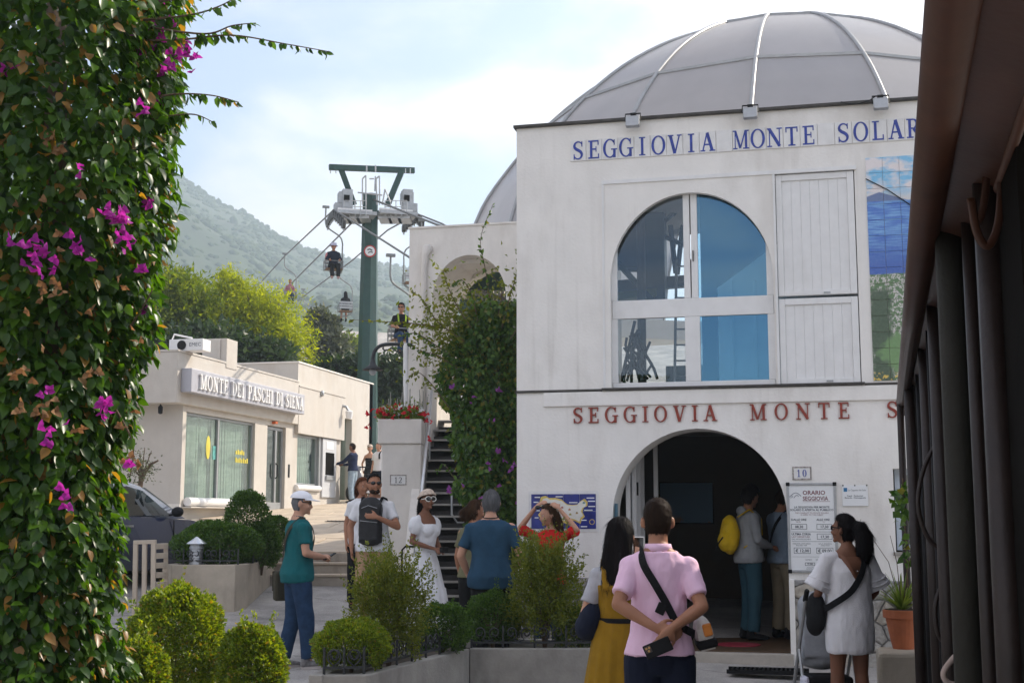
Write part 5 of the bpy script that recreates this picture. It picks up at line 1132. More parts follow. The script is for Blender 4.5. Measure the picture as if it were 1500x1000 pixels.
MB().lathe([(.13, .28), (.125, .29), (.01, .37)], p, 18).build('cap', pm('bright zinc', (.6, .62, .65), .3, .1, 8, 0, 1, metal=.7), vt)
# --- bougainvillea column on the left
BC = at(55, 500, 5.6); BR = .52
bg = thing('bougainvillea', 'tall bougainvillea with glossy leaves and magenta flowers filling the left edge', 'climbing plant', (BC.x, BC.y, 0))
off = np.array([BC.x, BC.y, 0])
def bg_rad(z, ang):
    px_edge = np.interp(z, [0, .6, 1.1, 1.7, 2.4, 3.0, 3.5, 4.2], [.40, .42, .36, .35, .43, .52, .55, .58])
    return px_edge*1.0 + .10*np.array([mnoise.noise(Vector((math.cos(a)*2.2, math.sin(a)*2.2, zz_*2.4))) + .7*mnoise.noise(Vector((math.cos(a)*5, math.sin(a)*5, zz_*6))) for a, zz_ in zip(ang, z)])
n = 30000; z = npr.rand(n)*4.25; ang = npr.rand(n)*2*np.pi; rad = bg_rad(z, ang)*(.62+.40*npr.rand(n)**.6)
P = np.stack([rad*np.cos(ang), rad*np.sin(ang), z], 1); outw = np.stack([np.cos(ang), np.sin(ang), np.zeros(n)], 1)
D = unit(outw*.55 + np.array([0, 0, -.75]) + npr.normal(size=(n, 3))*.45); Nn = unit(outw*.8 + np.array([0, 0, .7]) + npr.normal(size=(n, 3))*.4)
M_bgl = leafm('bougainvillea leaf', (.012, .042, .006), (.06, .13, .014), .42, .33, (2.6, 2.5, .4), .36, (.26, .14, .04), .07)
M_bgd = leafm('withered bract', (.16, .085, .04), (.30, .18, .09), .35, .7, (1.4, 1.1, .8), .2)
M_bgm = leafm('magenta bract', (.30, .02, .26), (.46, .05, .38), .45, .6, (1.5, .8, 1.3), .2)
sz_ = (.045+.032*npr.rand(n))
camv = np.array([0, 0, CAMH]) - (P + off); vis = (P*unit(camv*np.array([1, 1, 0]))).sum(1) + .02*sz_
order = np.argsort(-(vis) * (rad > bg_rad(z, ang)*.93)); top300 = order[:4000]; top300 = top300[npr.permutation(4000)[:300]]
mask = np.ones(n, bool); mask[top300] = False
o = link('foliage', leaves8('foliage', P[mask], D[mask], Nn[mask], sz_[mask], sz_[mask]*.68, .18), M_bgl, bg); o['kind'] = 'stuff'
lm = leaves8('leaf', np.zeros((1, 3)), np.array([[0, 1., 0]]), np.array([[0, 0, 1.]]), np.array([1.]), np.array([.68]), .18); lm.materials.append(M_bgl)
for i in top300:
    d = Vector(D[i]); nn = Vector(Nn[i]); s_ = d.cross(nn).normalized(); u = s_.cross(d)
    o = bpy.data.objects.new('leaf', lm); col.objects.link(o); o.parent = bg
    o.matrix_local = Matrix.Translation(Vector(P[i])) @ Matrix((s_, d, u)).transposed().to_4x4() @ Matrix.Scale(sz_[i], 4)
def bract_cluster(c, nf, spread, mat, name, par, size=.026, offv=None):
    c = np.array(c); ps = []; ds = []; ns = []
    for k in range(nf):
        q = c + npr.normal(size=3)*spread; ax = unit(npr.normal(size=3) + np.array([0, -.6, 0]))
        b1 = unit(np.cross(ax, [0, 0, 1.])); b2 = np.cross(ax, b1)
        for j in range(3):
            a = j*2.09 + npr.rand(); dd = unit(b1*math.cos(a) + b2*math.sin(a) + ax*.7); ps.append(q); ds.append(dd); ns.append(ax)
    ps = np.array(ps); n_ = len(ps); s_ = size*(.8+.5*npr.rand(n_))
    return link(name, leaves8(name, ps - (off if offv is None else offv), np.array(ds), np.array(ns), s_, s_*.85, .2), mat, par, kind='stuff')
for x, y, k, s_ in ((240, 45, 9, .05), (272, 75, 10, .035), (222, 80, 8, .045), (245, 100, 8, .035), (180, 320, 10, .03), (185, 340, 12, .04), (165, 312, 4, .02), (35, 358, 6, .04), (55, 365, 5, .03), (75, 385, 6, .04), (50, 385, 4, .03), (215, 455, 3, .015), (222, 298, 5, .02), (115, 348, 5, .03), (5, 110, 4, .03), (152, 595, 3, .02), (68, 628, 5, .03), (100, 725, 4, .02), (155, 610, 3, .02), (212, 395, 3, .015), (120, 370, 4, .03), (228, 140, 4, .02), (155, 590, 3, .02), (205, 165, 3, .03), (150, 310, 3, .02), (185, 678, 2, .01), (248, 62, 5, .04), (118, 245, 2, .02), (70, 575, 2, .01), (240, 5, 3, .02)):
    dd_ = 5.6 - math.sqrt(max(0, .56**2 - ((x-55)/F*5.6)**2)) if x < 215 else 5.5
    bract_cluster(at(x, y, dd_), int(k*1.1)+1, s_*.85, M_bgm, 'flower_cluster', bg)
for k in range(34):
    x = 10 + rnd.random()*195; y = 190 + rnd.random()*500; dd_ = 5.6 - math.sqrt(max(0, .50**2 - ((x-55)/F*5.6)**2))
    bract_cluster(at(x, y, dd_), rnd.randint(1, 3), .02, M_bgd, 'withered_cluster', bg, .026)
MB().tube([(BC.x+.05, BC.y, 0), (BC.x-.05, BC.y+.05, 1.2), (BC.x+.08, BC.y, 2.5), (BC.x, BC.y, 4.2)], [.09, .08, .06, .04], 8).build('trunk', M_stem, bg, smooth=True)
def sprig(par, pts, r_, mat, n, size, offv, name='shoot', hang=.8):
    P_ = smooth_path(pts, 6); MB().tube(P_, [r_*(1-.7*i/(len(P_)-1)) for i in range(len(P_))], 5).build(name, M_stem, par, smooth=True)
    m_ = n; idx = npr.rand(m_)*(len(P_)-1); base = np.array([P_[int(i)].lerp(P_[min(int(i)+1, len(P_)-1)], i-int(i)) for i in idx])
    tn = np.array([(P_[min(int(i)+1, len(P_)-1)]-P_[int(i)])[:] for i in idx]); D_ = unit(unit(tn)*.5 + np.array([0, 0, -hang]) + npr.normal(size=(m_, 3))*.35); N_ = unit(npr.normal(size=(m_, 3)) + np.array([0, 0, .5]))
    s_ = size*(.7+.6*npr.rand(m_))*(1 - .45*idx/(len(P_)-1))
    o = link('shoot_leaves', leaves8('sl', base - np.array(offv), D_, N_, s_, s_*.6, .15), mat, par, kind='stuff'); return o
for pts, n_ in (([(200, 60), (270, 58), (340, 52), (420, 65), (482, 76)], 48), ([(215, 145), (260, 138), (310, 140), (350, 150)], 30), ([(205, 178), (250, 170), (285, 168), (310, 178)], 22), ([(210, 30), (280, 22), (320, 10), (350, -6)], 22), ([(215, 40), (300, 50), (340, 38), (375, 34)], 30), ([(215, 5), (265, -2), (290, -12)], 14), ([(190, 480), (215, 440), (225, 420)], 10), ([(170, 600), (195, 650), (190, 700)], 10)):
    sprig(bg, [at(x, y, 5.45) for x, y in pts], .006, M_bgl, n_, .06, off)
# --- trees
def tree(label, base, crown, nclump, nleaf, leaf, mat, name='tree', seed=0, group=None, wid=.4, droop=0, trunk=.14, inner=.25):
    """base point; crown: list of (centre, radii) blobs"""
    rs2 = random.Random(seed); t = thing(name, label, 'tree', base, 0, group); base = Vector(base); offv = np.array(base)
    tm = MB(); c0 = Vector(crown[0][0]); tm.tube([base, base.lerp(c0, .5) + Vector((.1, 0, 0)), c0], [trunk, trunk*.7, trunk*.35], 8); tm.build('trunk', M_stem, t, smooth=True)
    limbs = MB(); ps = []; ds = []
    vol = [r[0]*r[1]*r[2] for c, r in crown]; tot = sum(vol)
    for (c, r), v in zip(crown, vol):
        k_ = max(4, int(nclump*v/tot)); c = Vector(c)
        for i in range(k_):
            d = rdir(1)[0]; q = np.array(c) + d*np.array(r)*(inner + (1-inner)*npr.rand()**.5)
            m_ = max(8, int(nleaf/nclump*(.6+.8*npr.rand()))); rr_ = min(r)*(.16+.16*npr.rand())
            ps.append(q + npr.normal(size=(m_, 3))*rr_*np.array([1, 1, .8])); ds.append(np.tile(d, (m_, 1)))
            if i % 6 == 0: limbs.tube([base.lerp(c0, .55), Vector(q).lerp(c0, .4), Vector(q)], [trunk*.3, trunk*.15, .02], 5)
    limbs.build('limbs', M_stem, t)['kind'] = 'stuff'
    P = np.concatenate(ps); D = np.concatenate(ds); n_ = len(P); D = unit(D*.6 + rdir(n_) + np.array([0, 0, .3-droop])); Nn = unit(rdir(n_) + np.array([0, 0, .7]))
    s_ = leaf*(.6+.8*npr.rand(n_)); o = link('crown', leaves_mesh('crown', P - offv, D, Nn, s_, s_*wid, .15), mat, t); o['kind'] = 'stuff'; return t
M_bam = leafm('bamboo green', (.15, .22, .012), (.32, .36, .018), .55, .6, (2.0, 1.8, .25), .12)
M_mid = leafm('mid green crown', (.07, .12, .012), (.18, .22, .02), .48, .55, (2.0, 1.9, .3), .15)
M_drk = leafm('dark evergreen', (.018, .04, .012), (.04, .07, .02), .25, .45, (1.8, 1.9, .6), .4)
M_pal = leafm('grey green crown', (.05, .065, .035), (.16, .17, .12), .25, .5, (1.4, 1.5, .8), .3)
def blob(x, y, d, rx, ry, dr=None): 
    return (at(x, y, d), (rx/F*d, (dr or rx)/F*d, ry/F*d))
GT = 'trees behind the bank'
def tr_px(lab, base, blobs, d, **k): return tree(lab, at(base[0], base[1], d), [blob(*b_) for b_ in blobs], group=GT, **k)
tr_px('bright yellow-green feathery tree right behind the bank chimney', (385, 620), ((385, 490, 46, 58, 58), (412, 527, 46, 36, 42), (345, 470, 46, 50, 62), (340, 418, 46, 24, 26), (380, 468, 46, 26, 26), (446, 542, 46, 12, 26)), 46, nclump=420, nleaf=42000, leaf=.16, mat=M_bam, wid=.26, seed=1, droop=.5)
tr_px('darker green tree left of the chimney rising behind the bougainvillea', (240, 620), ((240, 470, 44, 62, 70), (270, 440, 44, 40, 48), (215, 410, 44, 36, 40), (290, 480, 44, 36, 50), (180, 450, 44, 40, 60)), 44, nclump=340, nleaf=26000, leaf=.19, mat=M_mid, wid=.36, seed=2)
tr_px('low dark tree filling the gap between the two bright trees', (305, 600), ((305, 510, 41, 60, 34), (240, 525, 41, 60, 30), (380, 525, 42, 50, 28)), 41, nclump=160, nleaf=10000, leaf=.24, mat=M_drk, wid=.5, seed=3)
tr_px('grey-green tree with pale leaf tips below the ascending chairs', (478, 600), ((478, 510, 58, 26, 42), (470, 480, 58, 18, 26), (492, 530, 58, 22, 24)), 58, nclump=130, nleaf=8000, leaf=.26, mat=M_pal, wid=.5, seed=4)
tr_px('distant rounded pine left of the pylon foot', (508, 560), ((508, 512, 90, 20, 16), (522, 522, 90, 16, 14), (494, 520, 90, 16, 14)), 90, nclump=80, nleaf=4000, leaf=.4, mat=M_mid, wid=.4, seed=5)
tr_px('dark evergreen mass behind the rear block and pylon foot', (535, 640), ((500, 545, 48, 30, 22), (545, 560, 48, 40, 36), (585, 560, 47, 30, 36), (470, 548, 48, 20, 16)), 48, nclump=150, nleaf=9000, leaf=.26, mat=M_drk, wid=.5, seed=6)
tr_px('round green tree at the far left behind the bougainvillea', (120, 620), ((120, 470, 50, 80, 80), (60, 440, 50, 80, 80)), 50, nclump=120, nleaf=7000, leaf=.28, mat=M_mid, wid=.45, seed=7)
# bare little shrub by the bank
lt = thing('scraggly_tree', 'small half-bare tree against the bank wall beside the car', 'tree', at(203, 735, 24)); offv = np.array(lt.location)
P_ = [at(200, 745, 24), at(207, 700, 24), at(220, 680, 24), at(232, 674, 24)]; MB().tube(P_, [.06, .05, .03, .015], 6).build('trunk', M_stem, lt)
for e in ((212, 655), (222, 660), (195, 665), (190, 680), (205, 660)): MB().tube([P_[1], at(*e, 24)], [.02, .006], 5).build('branch', M_stem, lt)
n_ = 420; q = np.array([at(205+npr.normal()*14, 685+npr.normal()*13, 24+npr.normal()*.2)[:] for k in range(n_)]); link('foliage', leaves_mesh('f', q - offv, rdir(n_), rdir(n_), .06, .03), M_pal, lt)['kind'] = 'stuff'
# --- climbing plant on the stair side
iv_ = thing('stair_creeper', 'dark leafy creeper with small purple flowers between the stairs and the station', 'climbing plant', at(705, 860, 16.4)); offi = np.array(iv_.location)
ps = []; ds = []
n = 14500; x_ = []; 
for k in range(n):
    y = 440 + npr.rand()*430; lo = np.interp(y, [430, 480, 520, 560, 600, 660, 720, 780, 870], [705, 672, 648, 640, 655, 664, 676, 684, 684]); hi = 766
    lo += 20*mnoise.noise(Vector((y*.03, 1, 1))) + 6*mnoise.noise(Vector((y*.09, 1, 1)))
    u = npr.rand(); x = lo + (hi-lo)*u; d = 16.3 + .5*npr.rand()**.7 - .3*math.sin(math.pi*min(1, max(0, u))) + .12*mnoise.noise(Vector((x*.04, y*.04, 0)))
    ps.append(at(x, y, d)[:]); 
P = np.array(ps); n_ = len(P); toc = unit(np.array([0, 0, CAMH]) - P)
D = unit(toc*.3 + np.array([0, 0, -.7]) + npr.normal(size=(n_, 3))*.5); Nn = unit(toc*.7 + np.array([0, 0, .6]) + npr.normal(size=(n_, 3))*.45); s_ = .055+.045*npr.rand(n_)
M_ivl = leafm('creeper leaf', (.02, .065, .010), (.09, .17, .026), .36, .38, (2.2, 2.1, .45), .35, (.17, .16, .03), .08)
o = link('foliage', leaves_mesh('foliage', P - offi, D, Nn, s_, s_*.6, .18), M_ivl, iv_); o['kind'] = 'stuff'
MB().tube([at(720, 880, 16.8), at(712, 700, 16.8), at(705, 560, 16.8), at(700, 480, 16.8)], [.06, .05, .035, .02], 7).build('stem', M_stem, iv_)
MB().prism([(at(680, 800, 16.95).x, at(680, 800, 16.95).y), (at(768, 800, 16.95).x, at(768, 800, 16.95).y), (at(768, 800, 17.1).x, at(768, 800, 17.1).y), (at(680, 800, 17.1).x, at(680, 800, 17.1).y)], 'z', .3, 4.0).build('trellis_panel', M_riser, iv_)
M_purp = leafm('purple bract', (.20, .05, .24), (.34, .10, .36), .35, .6, (1.4, 1, 1.4), .2)
for k in range(14):
    bract_cluster(at(rnd.uniform(655, 765), rnd.uniform(560, 760), 15.95), rnd.randint(1, 3), .03, M_purp, 'flower_cluster', iv_, .04, offi)
for pts, n_ in (([(722, 470), (712, 400), (704, 350), (722, 300)], 46), ([(690, 480), (665, 440), (650, 400), (655, 396)], 32), ([(680, 500), (640, 470), (620, 440), (600, 424)], 40), ([(660, 520), (630, 500), (610, 488), (590, 490)], 30), ([(650, 480), (600, 473), (560, 471), (512, 468)], 44), ([(735, 480), (748, 430), (757, 400), (757, 368)], 36), ([(745, 500), (765, 470), (775, 450), (783, 432)], 26), ([(670, 540), (640, 520), (620, 515), (600, 505)], 30), ([(700, 470), (690, 430), (676, 410), (660, 420)], 26), ([(730, 460), (735, 425), (720, 400), (730, 390)], 20), ([(660, 600), (630, 560), (610, 545), (595, 560)], 24), ([(665, 700), (650, 680), (640, 690)], 14)):
    sprig(iv_, [at(x, y, 16.1) for x, y in pts], .008, M_ivl if n_ % 4 else M_boxo, int(n_*1.5), .075, offi, hang=.35)
n_ = 2600; q = np.array([at(690+npr.normal()*40, 490+npr.normal()*38, 16.2+npr.rand()*.5)[:] for k in range(n_)]); s_ = .05+.04*npr.rand(n_)
o = link('loose_foliage', leaves_mesh('lf', q - offi, rdir(n_), rdir(n_), s_, s_*.5), M_boxo, iv_); o['kind'] = 'stuff'
# --- flowers in the trough on pillar 12
fl_c = c2 + Vector((-.03, 0, 3.17)); ft = thing('trough_flowers', 'red and white flowers spilling from the trough on pillar 12', 'flowers', fl_c); offf = np.array(fl_c)
n_ = 1800; q = np.array(fl_c) + np.stack([npr.uniform(-.34, .34, n_), npr.uniform(-.36, .36, n_), np.abs(npr.normal(size=n_))*.09], 1) @ np.array([[rt_v.x, rt_v.y, 0], [fw_v.x, fw_v.y, 0], [0, 0, 1]])
M_fll = leafm('flower foliage', (.09, .15, .02), (.16, .22, .04), .4, .5, (1.8, 1.8, .5), .3)
o = link('foliage', leaves_mesh('ff', q - offf, unit(rdir(n_) + np.array([0, 0, .6])), rdir(n_), .06, .028), M_fll, ft); o['kind'] = 'stuff'
M_rf = leafm('red petals', (.45, .012, .02), (.62, .03, .05), .3, .6, (1.4, .8, .8), .2); M_wf = leafm('white petals', (.7, .7, .7), (.8, .8, .8), .3, .6, (1, 1, 1), .2)
for k in range(85):
    a, b_ = rnd.uniform(-.36, .36), rnd.uniform(-.42, .25); 
    c = fl_c + rt_v*a + fw_v*b_ + Vector((0, 0, rnd.uniform(.03, .2)*(1 if abs(a) < .3 else .7))); bract_cluster(c, 3, .018, M_wf if rnd.random() < .22 else M_rf, 'flower', ft, .042, offf)
for x, y in ((540, 605), (541, 625), (628, 618), (630, 640), (625, 605), (544, 600)): bract_cluster(at(x, y, 19.2), 3, .02, M_rf, 'flower', ft, .04, offf)
for k in range(18):
    c = fl_c + rt_v*rnd.uniform(-.2, .35) + fw_v*rnd.uniform(-.1, .5); MB().tube([c, c + Vector((rnd.uniform(-.05, .05), 0, rnd.uniform(.3, .55)))], [.012, .006], 4).build('spike', pm('grey flower spike', (.30, .30, .26), .8), ft)
# ------------------------------------------------------------------ terrace awning frame on the right
M_brown = pm('brown painted metal', (.058, .023, .013), .42, .2, 6, .12, 30, stain=(.05, .025, .015), stain_amt=.5, stain_scale=2)
M_olive = pm('olive roller canvas', (.020, .018, .012), .8, .2, 6, .3, 60)
M_brk = pm('dark brown post', (.022, .013, .010), .5, .3, 6, .2, 40, stain=(.015, .01, .008), stain_amt=.6, stain_scale=3)
pg = thing('terrace_awning', 'dark brown terrace awning frame with gutter and rolled curtains at right', 'awning', at(1420, 900, 6))
gA = at(1405, -60, 2.1); gB = at(1322, 588, 11.3)
gd = (gB - gA).normalized(); gB2 = gB; gA2 = gA - gd*1.2
side_ = Vector((gd.y, -gd.x, 0)).normalized(); U = Vector((0, 0, 1))
MB().tube([gA2, gB2], .052, 14).build('gutter', M_brown, pg, smooth=True)
MB().tube([gB2 - gd*.02, gB2 + gd*.01 , gB2 + gd*.03 - U*.05, gB2 + gd*.03 - U*.12], [.055, .055, .05, .04], 12).build('gutter_end', M_brown, pg, smooth=True)
def slab4(a, b_, c, d, th, name, mat):
    n_ = (b_-a).cross(d-a).normalized()*th; P = [a, b_, c, d]; MB().add([p for p in P] + [p + n_ for p in P], [(0,1,2,3),(7,6,5,4),(0,4,5,1),(1,5,6,2),(2,6,7,3),(3,7,4,0)]).build(name, mat, pg)
e1 = side_*.16 - U*.05
slab4(gA2 + side_*.045, gB2 + side_*.045, gB2 + side_*.17 - U*.045, gA2 + side_*.17 - U*.045, .012, 'soffit', M_brown)
MB().tube([gA2 + side_*.17 - U*.06, gB2 + side_*.17 - U*.06], .014, 8).build('soffit_lip', M_brown, pg, smooth=True)
slab4(gA2 + side_*.19 - U*.03, gB2 + side_*.19 - U*.03, gB2 + side_*.42 - U*.0, gA2 + side_*.42 - U*.0, .015, 'soffit', M_brown)
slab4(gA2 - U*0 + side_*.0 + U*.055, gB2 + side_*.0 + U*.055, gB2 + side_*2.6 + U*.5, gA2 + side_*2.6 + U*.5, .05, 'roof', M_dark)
base = lambda p: Vector((p.x, p.y, gz(p.x, p.y)))
def vpost(px, d, r_, mat, ztop=None, n=14, name='post'):
    p = at(px, 800, d); z1 = ztop or (gA.z + (gB.z-gA.z)*0 - .02); return MB().tube([(p.x, p.y, -.05), (p.x, p.y, z1)], r_, n).build(name, mat, pg, smooth=True)
zt = gB.z - .03
vpost(1327, 11.2, .030, M_brk, zt, name='downpipe'); vpost(1342, 9.6, .042, M_brk, zt); vpost(1356, 8.8, .022, M_blackm, zt)
vpost(1366, 7.4, .034, M_brk, zt); vpost(1384, 5.8, .034, M_brk, zt); vpost(1374, 6.6, .016, M_blackm, zt); vpost(1411, 4.25, .046, M_olive, zt-.02, name='rolled_curtain'); vpost(1441, 4.0, .022, M_brk, zt); vpost(1472, 3.5, .038, M_brk, zt-.02, name='rolled_curtain')
vpost(1530, 3.6, .05, M_blackm, zt)
# dark side screen closing the terrace behind the posts
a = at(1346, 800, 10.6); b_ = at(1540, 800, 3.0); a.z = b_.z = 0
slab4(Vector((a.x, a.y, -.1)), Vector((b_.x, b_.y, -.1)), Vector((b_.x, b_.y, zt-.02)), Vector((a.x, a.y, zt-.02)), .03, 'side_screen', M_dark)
# bracket, knobs, straps
for px, py, d in ((1408, 296, 4.25), (1384, 420, 5.8), (1366, 494, 7.4)):
    p = at(px, py, d); MB().obox(p, (.13, .10, .04), Matrix.Rotation(R(2), 3, 'Z')).build('bracket', M_brown, pg, bevel=.008); MB().obox(p - U*.05 + Vector((.02, 0, 0)), (.12, .07, .03)).build('bracket', M_brk, pg, bevel=.006)
for px, py, d, r_ in ((1468, 186, 3.4, .028), (1466, 158, 3.4, .024), (1447, 805, 4.4, .026), (1425, 12, 2.8, .014)): MB().ell(at(px, py, d), (r_,)*3, 16, 10).build('knob', M_blackm if py != 805 else pm('steel ball', (.20, .16, .13), .3, .2, 8, 0, 1, metal=.6), pg, smooth=True)
def strap(P, w, mat, name='strap'): 
    P = smooth_path(P, 5); MB().tube(P, w/2, 8, ry=.004, side=vr).build(name, mat, pg, smooth=True)
strap([at(1452, 180, 3.4), at(1447, 240, 3.4), at(1441, 300, 3.4), at(1432, 325, 3.4), at(1424, 300, 3.4)], .022, M_brown); strap([at(1470, 190, 3.35), at(1468, 260, 3.35), at(1462, 330, 3.35), at(1447, 360, 3.35), at(1431, 340, 3.35), at(1422, 290, 3.35)], .024, M_brown)
strap([at(1437, 360, 3.6), at(1441, 390, 3.6), at(1444, 420, 3.6)], .03, M_brk); strap([at(1447, 500, 4.4), at(1447, 650, 4.4), at(1447, 800, 4.4)], .03, M_brk)
for P in ([(1397, 637), (1372, 650), (1352, 690), (1345, 740), (1358, 785), (1380, 805), (1405, 820)], [(1405, 840), (1380, 858), (1370, 890), (1375, 930), (1392, 945), (1410, 950)]):
    MB().tube(smooth_path([at(x, y, 6.2) for x, y in P], 5), .011, 7).build('cable_loop', M_brk, pg, smooth=True)
MB().tube(smooth_path([at(x, y, 5.3) for x, y in ((1412, 950), (1395, 965), (1382, 985), (1390, 1000), (1415, 1002))], 5), .012, 7).build('pale_rope', pm('pale rope', (.45, .35, .3), .8), pg, smooth=True)
lf = thing('awning_creeper', 'few broad green leaves climbing the far awning post', 'climbing plant', at(1325, 800, 11)); offv = np.array(lf.location)
n_ = 46; q = np.array([at(1323+npr.normal()*6, 720+abs(npr.normal())*26 - 10*(k % 2), 11 + npr.normal()*.05)[:] for k in range(n_)] + [at(1329+npr.normal()*4, 810+npr.normal()*12, 11)[:] for k in range(14)]); n_ = len(q)
link('leaves', leaves_mesh('l', q - offv, unit(rdir(n_) + np.array([0, 0, -.6])), unit(rdir(n_) + np.array([0, -1, .3])), .085, .065), M_ivl, lf)['kind'] = 'stuff'
MB().tube([at(1330, 860, 11.05), at(1326, 780, 11.05), at(1322, 700, 11.05)], .006, 5).build('stem', M_stem, lf)
# block and terracotta pot
pb_ = at(1318, 1000, 10.6); blk = thing('plinth_block', 'rough concrete block with rounded edges under the terracotta pot', 'block', (pb_.x, pb_.y, 0))
t_ = at(1318, 953, 10.7); MB().box(pb_.x-.16, pb_.x+.4, pb_.y-.1, pb_.y+.45, -.05, t_.z).build('block', M_conc, blk, bevel=.03); del blk['label']; del blk['category']
for k in ('label', 'category'): pass
tag(blk, 'rough concrete block with rounded edges under the terracotta pot', 'block')
pp = Vector((at(1324, 953, 10.9).x, at(1324, 953, 10.9).y, t_.z)); M_terra = pm('terracotta', (.42, .13, .055), .75, .15, 8, .2, 40)
pot = thing('terracotta_pot', 'terracotta pot with spiky plant on the concrete block', 'plant pot', pp)
MB().lathe([(.085, 0), (.10, .06), (.135, .24), (.135, .245), (.155, .25), (.158, .31), (.15, .315)], pp, 22).build('pot', M_terra, pot); MB().tube([pp + U*.30, pp + U*.318], .14, 18).build('soil', M_soil, pot)
sp_ = thing('spider_plant', 'arching grass-like plant growing in the terracotta pot', 'plant', pp + U*.3); offv = np.array(sp_.location)
vs_ = []; fs_ = []
for k in range(90):
    a = rnd.uniform(0, 6.28); L_ = rnd.uniform(.25, .5); el = rnd.uniform(.5, 1.4); P_ = []
    h0 = np.array([math.cos(a), math.sin(a), 0]); sd_ = np.array([-math.sin(a), math.cos(a), 0])
    for t in range(6):
        s_ = t/5; c = h0*math.cos(el)*L_*s_ + np.array([0, 0, 1])*(math.sin(el)*L_*s_ - .28*L_*s_*s_*(1.6-el*.5)); w = .009*(1-s_**2)+.001; P_ += [c - sd_*w, c + sd_*w]
    o0 = len(vs_); vs_ += P_; fs_ += [(o0+2*t, o0+2*t+1, o0+2*t+3, o0+2*t+2) for t in range(5)]
link('blades', fast_mesh('b', np.array(vs_), np.array(fs_)), leafm('grass blades', (.10, .16, .03), (.20, .24, .06), .4, .5, (1.7, 1.7, .5), .3), sp_)['kind'] = 'stuff'
for k in range(3):
    a = rnd.uniform(0, 6.28); b0 = Vector(offv); MB().tube([b0, b0 + Vector((.1*math.cos(a), .1*math.sin(a), .4)), b0 + Vector((.25*math.cos(a), .2*math.sin(a), .62))], [.004, .003, .002], 4).build('flower_stalk', M_stem, sp_)
# ------------------------------------------------------------------ drain in the street before the door
g = onZ(1125, 982, .215); dg_ = thing('street_drain', 'long dark iron drain grate in the street before the doorway', 'drain', g)
MB().box(g.x-.37, g.x+.37, g.y-.12, g.y+.12, g.z-.02, g.z+.004).build('tray', M_dark, dg_)
for k in range(17): x = g.x-.34+k*.0425; MB().box(x-.008, x+.008, g.y-.12, g.y+.12, g.z+.005, g.z+.02).build('bar', M_blackm, dg_)
MB().box(g.x-.39, g.x+.39, g.y-.14, g.y-.12, g.z-.02, g.z+.02).box(g.x-.39, g.x+.39, g.y+.12, g.y+.14, g.z-.02, g.z+.02).build('rim', M_blackm, dg_)
# ------------------------------------------------------------------ gate on the left
gt = thing('yard_gate', 'beige wooden gate with horizontal slats beside the parked car', 'gate', at(215, 890, 16.3)); M_gate = pm('pale weathered timber', (.50, .42, .33), .75, .15, 5, .3, 30, stretch=(1, 1, .2))
DG = 16.3
for a, b_ in (((199, 792), (197, 905)), ((212, 792), (211, 905)), ((225, 792), (224, 905))): MB().bar(at(*a, DG), at(*b_, DG), .055, .05, vf).build('stile', M_gate, gt, bevel=.006)
MB().bar(at(196, 794, DG), at(229, 793, DG), .06, .05).build('top_rail', M_gate, gt, bevel=.006)
MB().bar(at(243, 795, DG+.5), at(243, 905, DG+.5), .05, .05, vf).build('stile', M_gate, gt, bevel=.006)
for k in range(7): MB().bar(at(227, 800+k*14, DG+.06), at(244, 799+k*14, DG+.5), .035, .07).build('slat', M_gate, gt, bevel=.005)
# ------------------------------------------------------------------ parked car
M_car = pm('dark blue car paint', (.018, .028, .07), .25, .05, 3, 0, 1, coat=1.0, spec=.6)
M_cgl = glassm('car glass', (.35, .40, .40), .18, (.9, .95, 1))
cw = Vector((at(142, 800, 18.9).x, at(142, 800, 18.9).y, 0)); cz0 = gz(cw.x, cw.y) + .02
heading = YAW - R(28)
car = thing('parked_car', 'dark blue hatchback parked behind the gate', 'car', (cw.x, cw.y, cz0), heading)
# local: +y forward, x right
def loft(secs, name, mat, par, smooth=True):
    n = len(secs[0]); vs_ = [v for s_ in secs for v in s_]; fs_ = [(i*n+k, i*n+(k+1) % n, (i+1)*n+(k+1) % n, (i+1)*n+k) for i in range(len(secs)-1) for k in range(n)] + [tuple(range(n)), tuple((len(secs)-1)*n+k for k in range(n-1, -1, -1))]
    o = MB().add(vs_, fs_).build(name, mat, par, local=True); auto_smooth(o, 45) if smooth else None; return o
def bsec(y, w, z0, z1, zs):
    pts = [(-w*.9, y, z0), (-w, y, z0+.12), (-w*1.0, y, zs), (-w*.94, y, z1), (0, y, z1+.03), (w*.94, y, z1), (w, y, zs), (w, y, z0+.12), (w*.9, y, z0), (0, y, z0-.02)]
    return pts
body = loft([bsec(-1.95, .70, .35, .78, .6), bsec(-1.9, .80, .24, .90, .65), bsec(-1.4, .86, .2, .95, .68), bsec(-.5, .88, .2, .94, .68), bsec(.5, .88, .2, .93, .68), bsec(1.05, .87, .2, .90, .66), bsec(1.6, .83, .2, .80, .62), bsec(1.95, .72, .25, .68, .55), bsec(2.05, .55, .32, .58, .5)], 'body', M_car, car)
def gsec(y, w0, w1, z1): return [(-w0, y, .92), (-w1, y, z1-.05), (-w1*.85, y, z1), (0, y, z1+.02), (w1*.85, y, z1), (w1, y, z1-.05), (w0, y, .92), (0, y, .9)]
gh = loft([gsec(-1.75, .80, .70, 1.05), gsec(-1.45, .81, .62, 1.36), gsec(-.9, .82, .60, 1.45), gsec(-.1, .82, .60, 1.47), gsec(.25, .81, .61, 1.40), gsec(.95, .79, .72, .97)], 'cabin', M_car, car)
